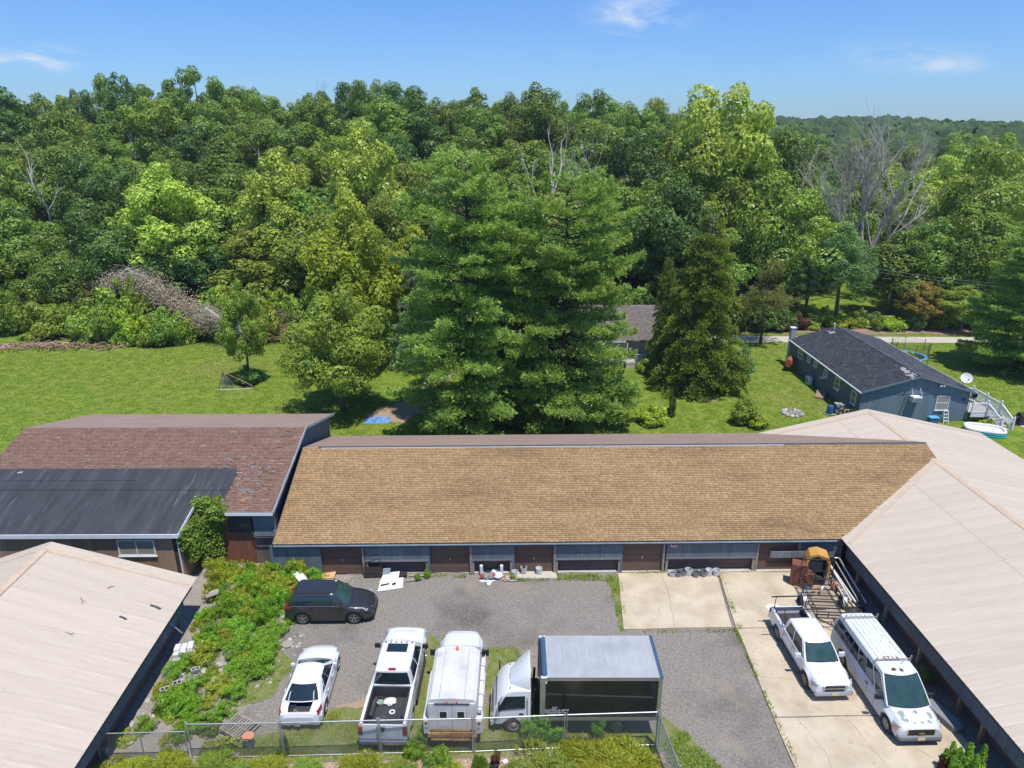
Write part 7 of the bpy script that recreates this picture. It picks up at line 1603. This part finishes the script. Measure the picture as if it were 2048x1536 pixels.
# broken trunk
bt_=thing('broken_trunk','tall broken trunk with a splintered orange top in front of the wood','dead tree',(-33.4,92.2,.6)); b=MB(); b.tube([(0.4,0,-.5),(0,0,3.5),(-.6,0,7),(-1.15,0,9.2)],[.42,.36,.28,.2],9); b.tube([(-.9,.1,-.5),(-1.2,.1,3),(-1.3,.1,5.6)],[.22,.17,.06],7)
for k in range(9): z=2+k*.8; a=k*2.1; b.tube([(-.3-z*.07,0,z),(-.3-z*.07+math.cos(a)*1.0,math.sin(a)*.8,z+.4)],[.05,.015],4)
b.build('trunk','bark_grey',bt_); b=MB(); b.tube([(-1.15,0,9.1),(-1.25,0,10.4),(-1.35,0,11.8)],[.19,.13,.03],6); b.tube([(-.75,0,7.4),(-.95,.1,8.4)],[.2,.08],5); b.build('splintered_top','wood_post',bt_)
bare('white_barked_tree','slender white sycamore stems left of the pines',(-20.4,97.5,2),17,.3,.2,310,'bark_white',depth=2,nb=(2,3),up=1.2)
def brush(name,label,cx,cy,sx,sy,h,n,m,seed,ll=(.6,2.2),r0=.025,leaf=None):
    g=random.Random(seed); b=MB()
    for k in range(n):
        x=cx+g.gauss(0,sx);y=cy+g.gauss(0,sy); z=abs(g.gauss(0,h*.5)); a=g.uniform(0,6.28); l=g.uniform(*ll); e=g.uniform(-.3,.5); z0=ground_z(x,y)
        d=Vector((math.cos(a),math.sin(a),e)).normalized()*l; b.tube([(x,y,z0+z),(x+d.x*.5,y+d.y*.5,z0+max(.02,z+d.z*.5+g.uniform(0,.15))),(x+d.x,y+d.y,z0+max(.02,z+d.z))],[g.uniform(.6,1.6)*r0,r0*.8,r0*.3],4,cap=False)
    o=b.build(name,m); o['kind']='stuff'; tag(o,label,'brushwood'); return o
brush('brush_pile','reddish brown brush pile in front of the wood beside the broken trunk',-30.6,84.2,2.3,1.2,2.6,900,'dead_wood_brown',401,r0=.03)
def arch_brush(label,pts,n,m,seed,spread=1.0,r0=.03):
    """storm-felled crown: long arching limbs with fine twigs"""
    g=random.Random(seed); b=MB(); P=[Vector(p) for p in pts]
    def at_(t): t=t*(len(P)-1); i=min(len(P)-2,int(t)); return P[i].lerp(P[i+1],t-i)
    b.tube(P,[.16,.14,.11,.08,.05][:len(P)] if len(P)<=5 else .1,6)
    for k in range(n):
        p=at_(g.random())+Vector((g.gauss(0,spread),g.gauss(0,spread*.6),g.gauss(0,spread*.6))); a=g.uniform(0,6.28); l=g.uniform(.6,2.2); d=Vector((math.cos(a),math.sin(a)*.6,g.uniform(-1.0,.3))).normalized()*l
        b.tube([p,p+d*.5+Vector((0,0,.12)),p+d],[r0,r0*.7,r0*.3],4,cap=False)
    o=b.build('fallen_crown',m); o['kind']='stuff'; tag(o,label,'brushwood')
arch_brush('grey fallen crown of thin branches arching over the left wood edge',[(-50.0,86,6.0),(-47.5,86,8.4),(-44.8,85.5,7.2),(-41.5,84.5,4.6),(-38.5,83.5,2.4)],420,'dead_wood',402,.8,.022)
arch_brush('silvery dead branches hanging at the lawn edge left of the lone tree',[(-36.5,81.5,4.6),(-34,80.5,3.2),(-31.5,79.5,2.0)],220,'dead_wood',403,.7,.02)
def leaf_litter(label,pts,n,m,seed,s=1.0,ls=.1):
    g=np.random.default_rng(seed); pts=np.array(pts,float); k=g.uniform(0,len(pts)-1.001,n); i=k.astype(int); f=(k-i)[:,None]; P=pts[i]*(1-f)+pts[i+1]*f+g.normal(size=(n,3))*np.array([s,s*.5,s*.5]); N=g.normal(size=(n,3))+np.array([0,0,.6]); V,F=quads_from(P,N,ls,.5,g); o=link('withered_leaves',npmesh('withered_leaves',V,F),m); o['kind']='stuff'; tag(o,label,'dead leaves')
leaf_litter('withered tan leaves clinging to the fallen grey crown',[(-49.5,85.6,6.5),(-46,85.4,7),(-42,84.5,5),(-38,83.2,3.2),(-36,82.4,2.2)],15000,'dead_leaf',404,1.3)
brush('log_pile','row of cut logs and split wood along the left lawn edge',-55.0,80.3,4.0,.6,.4,200,'dead_wood_brown',405,ll=(.5,1.6),r0=.09)
brush('log_pile','bark and branch litter at the wood edge above the left lawn',-46.5,82.2,2.2,.6,.4,200,'dead_wood_brown',406,ll=(.4,1.4),r0=.05)
struct(sheet('bare_bank',[(-62,79.3),(-50,80.4),(-44,82),(-40,82.6),(-40,84),(-50,83.2),(-62,82)],.02,'mulch',jit=.3))
# ---- shrub belts
sb=random.Random(12)
def belt(n,fx,label,group,mts,w_=(2.5,5),h=(2,4.5),pn=('bush_a','bush_b'),name='shrub',cat='shrub'):
    for k in range(n):
        x,y=fx(k,n); m_=sb.choice(mts); hh_=sb.uniform(*h); cl_={'leaf_mid':'mid green','leaf_olive':'olive','leaf_crab':'fresh green','leaf_yellow':'yellow green','leaf_oak':'deep green','leaf_dark':'dark','leaf_locust':'bluish','juniper_yellow':'bright yellow','leaf_red':'dark red'}[m_]
        lab=('%s %s %s %s'%('large' if hh_>h[0]+.6*(h[1]-h[0]) else 'small' if hh_<h[0]+.3*(h[1]-h[0]) else 'mid sized',cl_,label,where(x,y,1)[1])); T(sb.choice(pn),x,y,sb.uniform(*w_),hh_,lab,cat,name,lab,mt=m_)
belt(34,lambda k,n:(-70+k*1.42+sb.uniform(-.6,.6),85.5+sb.uniform(-2,4)+(2 if k<8 else 0)-(0 if k<20 else 1)),'shrub in the belt at the wood edge','shrubs at the left wood edge',['leaf_mid','leaf_olive','leaf_crab','leaf_yellow','leaf_oak'],w_=(4,7),h=(3.5,8))
belt(10,lambda k,n:(-52+k*1.3,82.5+sb.uniform(-.8,1.2)),'shrub overhanging the lawn','shrubs over the left lawn',['leaf_crab','leaf_yellow','leaf_mid'],w_=(3.5,5.5),h=(3,6.5))
belt(12,lambda k,n:(-26+k*1.6,88+sb.uniform(-2,3)),'undergrowth shrub','shrubs behind the crab apple',['leaf_oak','leaf_dark','leaf_mid'],w_=(3.5,6),h=(3,6))
belt(46,lambda k,n:(27+k*.95+sb.uniform(-.5,.5),88.6+sb.uniform(-.6,3.2)),'shrub on the bank beyond the lane','shrubs beyond the lane',['leaf_mid','leaf_yellow','leaf_olive','leaf_crab','leaf_locust'],w_=(1.8,4.0),h=(1.2,3.2))
belt(14,lambda k,n:(62+k*1.6,89+sb.uniform(-2,4)),'shrub under the trees','shrubs under the right edge trees',['leaf_yellow','juniper_yellow','leaf_mid'],w_=(2.5,4.5),h=(1.2,2.6))
belt(9,lambda k,n:(28.5+k*1.15,88.2+sb.uniform(-.5,.8)),'leaved shrub beyond the lane','red shrubs beyond the lane',['leaf_red'],w_=(1.8,3.0),h=(1.3,2.4))
belt(16,lambda k,n:(6+k*1.9,89.5+sb.uniform(-1,3)),'shrub behind the cream house','shrubs behind the cream house',['leaf_dark','leaf_oak'],w_=(4,6),h=(3,6))
for x,y,w_,h,m_,lab in [(20.4,57.0,2.7,2.5,'leaf_crab','bushy green shrub on the lawn just behind the tan metal roof'),(21.4,56.3,2.3,1.3,'leaf_yellow','low yellow green growth at the foot of the lawn shrub'),(12.4,57.2,3.4,1.7,'leaf_yellow','spreading bright shrub on the lawn behind the long garage'),(14.3,58.4,.95,2.6,'leaf_dark','narrow dark columnar shrub on the lawn'),(23.2,68.0,3.6,4.2,'leaf_locust','grey green shrub at the right foot of the hemlock'),(14.6,70.8,2.6,2.0,'leaf_yellow','flowering shrub under the cream house porch'),(43.6,73.5,2.0,1.8,'leaf_yellow','small shrub beside the trampoline'),(41.6,56.4,1.6,.6,'leaf_yellow','low plants under the white deck')]:
    T('bush_a',x,y,w_,h,lab,'shrub','shrub',mt=m_)
for k,(x,y,w_,h) in enumerate([(-8.5,57.5,3.6,2.6),(-6,58.5,3,2.2),(7.8,58.5,3.6,2.2)]): pass
def zone(x,y):
    if y>33: return 'against the rusty wall by the ivy' if x<-13.5 else 'under the blue wall left of the first door'
    if y>31: return 'beside the corner of the tan roof' if x<-14 else 'behind the dark crossover'
    if y>29: return 'along the tan roof eave' if x<-14 else 'near the crossover rear wheel'
    if y>27: return 'around the white foam blocks' if x<-14.5 else 'right of the foam blocks'
    if y>25: return 'among the cinder blocks' if x<-14 else 'left of the white sedan'
    return 'behind the open gate' if x<-13.6 else 'beside the pallets'
# ---- weeds between the left buildings and the vehicles
wr=random.Random(31)
def inside(P,x,y):
    c=False
    for i in range(len(P)):
        x1,y1=P[i];x2,y2=P[i-1]
        if (y1>y)!=(y2>y) and x<(x2-x1)*(y-y1)/(y2-y1)+x1: c=not c
    return c
WP=[(-16.2,24.4),(-15.6,22.6),(-12.6,22.7),(-12.2,24.3),(-11.9,26.2),(-11.6,27.6),(-12.2,29.8),(-12.9,31.2),(-11.2,32.6),(-10.9,33.9),(-13.0,34.8),(-15.6,35.0),(-17.2,34.8),(-16.6,31.5),(-15.6,29.5)]
HOLES=[(-14.0,26.3,1.0),(-14.9,26.2,.7),(-15.6,25.3,.7),(-11.9,30.4,.7),(-16.0,27.9,.75),(-16.1,24.0,.5),(-11.75,33.2,.5)]
n=0;tries=0
while n<120 and tries<4000:
    tries+=1; x=wr.uniform(-17.2,-10.8);y=wr.uniform(22.4,35)
    if not inside(WP,x,y) or any((x-a)**2+(y-b_)**2<r*r for a,b_,r in HOLES): continue
    tall=1.0 if y<30 else 1.45; k=wr.random(); m_='weed_leaf' if k<.68 else 'weed_yellow' if k<.88 else 'ivy_leaf'
    if y>32: m_=wr.choice(['weed_leaf','weed_yellow','weed_yellow'])
    hh_=wr.uniform(.6,1.15)*tall; lab='%s %s weed clump %s'%('tall' if hh_>.95*tall else 'low' if hh_<.75*tall else 'leafy',{'weed_leaf':'bright green','weed_yellow':'yellow green','ivy_leaf':'deep green'}[m_],zone(x,y))
    T(wr.choice(['weed_a','weed_b']),x,y,wr.uniform(.7,1.6),hh_*.92,lab,'weed','weed_clump',lab,mt=m_,z=0,trunk=False); n+=1
for k in range(60):
    x=wr.uniform(-16.6,-10.9);y=wr.uniform(22.4,34.4)
    if inside(WP,x,y) or wr.random()<.35: T('ground_ivy',x,y,wr.uniform(.7,1.3),wr.uniform(.25,.45),'creeping weed patch low on the ground '+zone(x,y),'weed','ground_weed','creeping weeds '+zone(x,y),mt=wr.choice(['weed_leaf','weed_yellow','ivy_leaf']),z=0,trunk=False)
for x,y,w_,h,m_,lab in [(1.15,22.95,1.15,1.35,'weed_leaf','tall leafy weed behind the fence before the truck cab'),(.55,22.85,.8,1.0,'weed_leaf','smaller leafy weed left of the tall one behind the fence'),(3.65,22.95,.75,1.25,'weed_leaf','single leafy weed behind the fence before the black box side'),(1.9,22.8,1.0,.7,'weed_leaf','low weed behind the fence beside the post'),(-4.1,21.9,1.0,.8,'weed_leaf','leafy weed in front of the pickup bumper at the fence'),(-3.7,22.9,.8,.7,'weed_leaf','weed clump beside the pickup right rear wheel'),(-2.9,21.5,1.5,.8,'ivy_leaf','glossy green shrub on the mulch below the service truck'),(-2.5,20.9,1.3,.6,'weed_yellow','strappy yellow green clump below the glossy shrub'),
  (-4.9,34.15,.5,.65,'weed_leaf','weed growing at the post before the second garage door'),(-5.4,33.95,.5,.5,'weed_leaf','weed beside the thin stick before the second door'),(.02,34.1,.4,.5,'weed_yellow','weed at the foot of the post by the white buckets'),(-12.2,33.9,1.3,1.7,'weed_yellow','sparse twiggy bush against the blue wall behind the crossover'),(-9.35,21.95,.55,.7,'ivy_leaf','dark creeper on the fence post below the sedan'),(-9.3,22.0,.4,1.2,'leaf_dark','climbing growth around the fence post below the sedan'),(19.2,26.0,.8,1.0,'leaf_dark','dark weed against the right metal building behind the van mirror')]:
    T('weed_a',x,y,w_,h,lab,'weed','tall_weed',mt=m_,z=0,trunk=False)
# bright conifer shrubs in the bed
def juniper(name,seed,R_,H,mt,n=3200,up=.9,ls=.075,arms=34):
    """spreading conifer: sprays of scale foliage set along arching arms"""
    g=np.random.default_rng(seed); Ps=[];Ds=[]
    for k in range(arms):
        a=g.uniform(0,6.28); L_=R_*g.uniform(.45,1.15); hz=H*g.uniform(.35,1.0); m=n//arms; t=g.uniform(.1,1,m)**.7; c=np.array([math.cos(a),math.sin(a),0.]); lat=np.array([-math.sin(a),math.cos(a),0.]); u=g.normal(size=m)*.16*R_*(.4+t)
        P=c*(t*L_)[:,None]+lat*u[:,None]; P[:,2]=hz*(np.sin(np.minimum(1,t*1.1)*math.pi*.62))*(1-.25*np.abs(u)/R_*3)+g.normal(size=m)*.03; Ps.append(P); Ds.append(c*(.6+.5*t)[:,None]*1.0+lat*(u/R_*2)[:,None]+np.array([0,0,up])*(1.1-t)[:,None])
    P=np.concatenate(Ps);D=np.concatenate(Ds); n=len(P); D=D+g.normal(size=(n,3))*.35; D/=np.linalg.norm(D,axis=1,keepdims=True); s=(g.uniform(.6,1.5,n)*ls*2)[:,None]; sd=np.cross(D,g.normal(size=(n,3))); sd/=np.linalg.norm(sd,axis=1,keepdims=True); V=[]
    for q in range(4):
        t=.2+q*.22; s2=np.cross(D,sd) if q%2 else sd; d2=D*.6+s2*(1 if q<2 else -1)*.7
        V.append(np.stack([P+D*s*t,P+D*s*t+d2*s*.30+sd*.009,P+D*s*t+d2*s*.55,P+D*s*t+d2*s*.25-sd*.013],1).reshape(-1,3))
    V.append(np.stack([P,P+D*s*.5+sd*.014,P+D*s,P+D*s*.5-sd*.014],1).reshape(-1,3)); V=np.concatenate(V); me=npmesh('foliage',V,np.arange(len(V)).reshape(-1,4)); me.materials.append(MATS[mt]); PROTO[name]=(me,None,R_,H)
juniper('juniper',500,.8,.7,'juniper_yellow'); juniper('juniper_b',503,.8,.7,'juniper_yellow',arms=22); 
def spires(name,seed,R_,H,mt,n=16,per=620):
    g=np.random.default_rng(seed); P=[];N=[]
    for k in range(n):
        a=g.uniform(0,6.28); q=R_*math.sqrt(g.random())*.8; cx,cy=q*math.cos(a),q*math.sin(a); h=H*g.uniform(.62,1.05)*(1-.35*q/R_); t=g.uniform(0,1,per)**.9; th=g.uniform(0,6.28,per); r=(.17*(1-t)**.7+.015)*g.uniform(.5,1.1,per); lean=.22*q/R_
        P.append(np.stack([cx*(1+lean*t)+r*np.cos(th),cy*(1+lean*t)+r*np.sin(th),t*h],1)); N.append(np.stack([np.cos(th),np.sin(th),np.full(per,.3)],1)+g.normal(size=(per,3))*.5)
    V,F=quads_from(np.concatenate(P),np.concatenate(N),.045,.35,g); me=npmesh('foliage',V,F); me.materials.append(MATS[mt]); PROTO[name]=(me,None,R_,H)
spires('upright_juniper',505,.6,1.6,'weed_leaf')
for i,(x,y,w_,h,m_,lab) in enumerate([(-16.1,21.0,1.3,.55,'juniper_yellow','bright yellow juniper at the foot of the tan building'),(-14.9,20.85,1.6,.6,'juniper_yellow','bright yellow juniper below the gate middle'),(-13.75,21.15,1.5,.75,'weed_yellow','green gold juniper below the gate post'),(-12.9,20.9,1.2,.6,'juniper_yellow','small green gold juniper right of the gate post'),(-11.8,21.0,1.7,.7,'leaf_olive','dark olive juniper below the cinder block'),(-10.6,20.9,1.1,.6,'leaf_olive','olive shrub below the lidded pail'),(-9.6,20.9,1.6,.6,'weed_yellow','sprawling shrub below the sedan post'),(-8.1,21.0,1.2,.5,'leaf_olive','low shrub below the fence, right of the sedan post'),(-5.9,21.1,1.6,.75,'weed_yellow','leafy shrub below the pickup'),(-4.6,20.8,1.5,.6,'leaf_olive','olive sprawling shrub below the pickup right corner'),
   (1.2,20.95,2.6,.75,'leaf_olive','wide olive groundcover shrub below the box truck cab'),(.1,20.7,1.4,.5,'leaf_olive','left end of the olive groundcover below the box truck'),(2.6,22.0,1.1,.75,'juniper_yellow','golden juniper left of the big one below the black box'),(3.6,21.6,2.2,.7,'juniper_yellow','wide golden juniper below the black box side'),(4.9,21.4,2.0,.8,'juniper_yellow','golden juniper near the fence corner'),(4.4,20.6,2.4,.7,'weed_yellow','yellow green juniper at the bottom edge near the corner'),(5.6,20.4,1.3,.7,'juniper_yellow','small golden juniper inside the fence corner'),(-1.25,21.2,.55,.95,'ivy_leaf','narrow green upright shrub on the mulch')]):
    T(wr.choice(['juniper','juniper_b']),x,y-.15,w_*1.05,h*.85,lab,'shrub','juniper_shrub',mt=m_,z=.02,trunk=False)
T('weed_b',-.68,21.35,.55,.75,'dark red potted shrub on the mulch below the truck','shrub','red_shrub',mt='leaf_red',z=.25,trunk=False)
pt=simple('plant_pot','black plant pot holding the dark red shrub','pot',(-.68,21.3,.02)); b=MB(); b.lathe((0,0,0),[(.13,0),(.18,.28),(.2,.28),(.16,.24)],14); b.build('pot','black_plastic',pt)
T('upright_juniper',17.95,20.9,1.75,1.9,'bright green feathery arborvitae in the bottom right corner','shrub','arborvitae',z=0,trunk=False)
T('upright_juniper',17.15,21.1,.5,1.1,'dry reddish sprig left of the arborvitae','shrub','dry_sprig',mt='leaf_red',z=0,trunk=False)
# ivy on the nook
def ivy(label,boxes,n,m,seed,ls=.07):
    g=np.random.default_rng(seed); P=[];N=[]
    for (x0,x1,y0,y1,z0,z1),w_ in boxes:
        k=int(n*w_); P.append(np.stack([g.uniform(x0,x1,k),g.uniform(y0,y1,k),g.uniform(z0,z1,k)],1)+g.normal(size=(k,3))*.05); N.append(g.normal(size=(k,3))*.6+np.array([.3,-.5,.7]))
    V,F=quads_from(np.concatenate(P),np.concatenate(N),ls,.7,g); o=link('ivy',npmesh('ivy',V,F),m); tag(o,label,'ivy'); return o
ivy('ivy covering the side wall and corner of the lean-to by the black roof',[((-18.6,-18.15,33.6,36.2,2.2,3.35),.24),((-18.5,-16.9,35.6,36.35,3.3,4.1),.22),((-17.6,-16.9,35.2,35.7,.6,3.7),.20),((-18.5,-17.9,34.0,35.0,1.2,2.6),.12),((-17.3,-16.4,35.0,35.6,3.2,3.95),.14),((-18.2,-17.7,35.0,35.6,.3,3.2),.08)],15000,'ivy_leaf',601)
# ---- grass
def blades(name,label,regions,m,seed,hh=(.06,.16),w_=.011,lean=.5):
    g=np.random.default_rng(seed); P=[]
    for poly,dens in regions:
        xs_=[p[0] for p in poly];ys_=[p[1] for p in poly]; n=int((max(xs_)-min(xs_))*(max(ys_)-min(ys_))*dens); X=g.uniform(min(xs_),max(xs_),n);Y=g.uniform(min(ys_),max(ys_),n)
        ins=np.zeros(n,bool)
        for i in range(len(poly)):
            x1,y1=poly[i];x2,y2=poly[i-1]
            if y1==y2: continue
            c=((y1>Y)!=(y2>Y))&(X<(x2-x1)*(Y-y1)/(y2-y1)+x1); ins^=c
        pn=np.sin(X*1.9+.7*np.sin(Y*2.3))+np.sin(Y*2.7+X*.8+1)+np.sin(X*5.1-Y*4.3)*.7; ins&=(pn+g.normal(size=n)*.8)>-.35
        P.append(np.stack([X[ins],Y[ins],np.full(ins.sum(),.015)],1))
    P=np.concatenate(P); n=len(P); a=g.uniform(0,6.28,n); h=g.uniform(*hh,n); d=np.stack([np.cos(a)*h*lean*g.uniform(.2,1.3,n),np.sin(a)*h*lean*g.uniform(.2,1.3,n),h],1); s=np.stack([-np.sin(a),np.cos(a),np.zeros(n)],1)*w_*g.uniform(.7,1.5,n)[:,None]
    V=np.stack([P-s,P+s,P+d],1).reshape(-1,3); o=link(name,npmesh(name,V,np.arange(n*3).reshape(n,3)),m); o['kind']='stuff'; tag(o,label,'grass'); return o
GP=[([(-12.9,21.5),(6.0,22.3),(6.0,23.3),(2,23.2),(-3.8,23.4),(-7.0,24.6),(-9,23.6),(-12.9,22.6)],900),([(-7.9,23.4),(-6.3,23.8),(-6.3,24.7),(-7.9,24.2)],260),([(-4.2,22.4),(-3.7,22.4),(-3.7,28.2),(-4.1,28.4)],380),([(-1.1,22.4),(-.9,22.4),(1.0,22.6),(1.1,26.5),(.2,28.4),(-1.2,28.2)],260),([(-3.9,27.4),(-3.3,27.6),(-3.4,29.4),(-4.1,29.2)],160),([(-.4,28.2),(2.2,27.2),(3.2,28.6),(.5,29.2)],70)]
blades('grass','rough yellow green grass behind the fence and between the parked vehicles',GP,'grass_blade',701,hh=(.05,.15),w_=.014)
GR=[([(6.3,22.6),(7.4,23.2),(8.8,20.8),(9.8,18.0),(10.4,14),(7.0,14),(6.4,19)],420),([(11.44,17),(11.60,17),(11.55,29.8),(11.42,29.8)],900),([(11.9,29.7),(11.6,29.7),(11.98,34.5),(12.14,34.5)],700),([(5.55,29.5),(6.0,29.6),(6.35,34.4),(5.3,34.5),(5.5,32)],420),([(2.5,33.9),(6.2,33.8),(6.2,34.5),(2.6,34.5)],500),([(6.3,34.45),(12,34.5),(12,34.7),(6.3,34.7)],700),([(-4.7,34.2),(-2.6,34.1),(-2.6,34.45),(-4.7,34.5)],400),([(.1,33.75),(2.7,33.75),(2.7,34.02),(.1,34.02)],700),([(8.8,34.5),(13.8,34.5),(13.8,34.85),(8.8,34.85)],600),([(6.0,29.3),(11.4,29.45),(11.4,29.72),(6.0,29.6)],200),([(14.3,34.5),(16.9,34.6),(16.9,34.75),(14.3,34.7)],250),([(-12.6,24.5),(-10.9,25),(-10.4,27.5),(-11.6,29),(-12.4,27)],120)]
blades('grass','fresh green grass in the slab joints and along the foot of the garage',GR,'grass_green',702,hh=(.07,.22),w_=.018)
BG=[([(-60,77.5),(-40,81.6),(-40,83),(-60,80)],26)]
blades('grass','longer yellow grass fringing the left lawn',BG,'weed_yellow',703,hh=(.2,.6),w_=.06)
def lawn_tufts():
    g=np.random.default_rng(44); n=70000; Y=50+32*g.random(n)**1.0; X=g.uniform(-62,58,n); m=(X>-31)|(Y>50); m&=~((X>30)&(X<41)&(Y>56.5)&(Y<74.5)); m&=~((X>-4.2)&(X<17.6)&(Y>72.3)); m&=~((X>-13.6)&(X<-5.8)&(Y>56.8)&(Y<72.5)); m&=~((X>38)&(Y<51)); m&=~((X<-44)&(Y>79)); m&=~((X>40)&(X<48)&(Y<60)); X,Y=X[m],Y[m]; n=len(X)
    a=g.uniform(0,6.28,n); h=g.uniform(.03,.13,n); P=np.stack([X,Y,np.zeros(n)],1); d=np.stack([np.cos(a)*h*.9,np.sin(a)*h*.9,h],1); s=np.stack([-np.sin(a),np.cos(a),np.zeros(n)],1)*g.uniform(.02,.07,n)[:,None]
    V=np.stack([P-s,P+s,P+d],1).reshape(-1,3); o=link('lawn_tufts',npmesh('lawn_tufts',V,np.arange(n*3).reshape(n,3)),'lawn_blade'); o['kind']='stuff'; tag(o,'short uneven grass tufts across the back lawn','grass')
leafmat('lawn_blade',(.046,.082,.014),(.062,.092,.02),nscale=.4,gl=.02)
lawn_tufts()
# loose stones on the gravel
def pebbles():
    g=np.random.default_rng(8); n=6000; X=g.uniform(-11,11.2,n);Y=g.uniform(17,34,n); m_=~((X>5.6)&(Y>29.6)); X,Y=X[m_],Y[m_]; n=len(X); s=g.uniform(.010,.022,n)
    base=np.array([(1,0,0),(-.5,.87,0),(-.5,-.87,0),(0.1,0,.9)]); V=(base[None]*s[:,None,None]*g.uniform(.7,1.2,(n,4,1)))+np.stack([X,Y,np.full(n,.004)],1)[:,None,:]
    F=(np.arange(n)[:,None,None]*4+np.array([(0,1,3),(1,2,3),(2,0,3)])[None]).reshape(-1,3); o=link('loose_gravel',npmesh('loose_gravel',V.reshape(-1,3),F),'stone_pale'); o['kind']='stuff'; tag(o,'loose pale gravel chips scattered over the dark yard','gravel')
pebbles()
def wood_chips():
    g=np.random.default_rng(9); n=16000; X=g.uniform(-16.3,6.1,n);Y=g.uniform(19,22.1,n); P=np.stack([X,Y,g.uniform(.016,.05,n)],1); N=g.normal(size=(n,3))*.5+np.array([0,0,1]); V,F=quads_from(P,N,.032,.4,g); o=link('bark_chips',npmesh('bark_chips',V,F),'mulch'); o['kind']='stuff'; tag(o,'pale bark chips covering the planting bed below the fence','mulch')
wood_chips()

# ------------------------------------------------------------------ thin summer haze
b=MB(); b.box(-1500,1500,-60,1400,-12,75); hz_=b.build('haze',None); hz_['kind']='stuff'; tag(hz_,'thin pale summer haze between the trees and the far hills','haze')
m_=bpy.data.materials.new('haze_air'); m_.use_nodes=True; n_=m_.node_tree; n_.nodes.clear(); o_=n_.nodes.new('ShaderNodeOutputMaterial'); v_=n_.nodes.new('ShaderNodeVolumePrincipled'); v_.inputs['Color'].default_value=(.80,.88,1,1); v_.inputs['Density'].default_value=.00024; v_.inputs['Anisotropy'].default_value=.3; n_.links.new(v_.outputs[0],o_.inputs['Volume']); hz_.data.materials.append(m_)
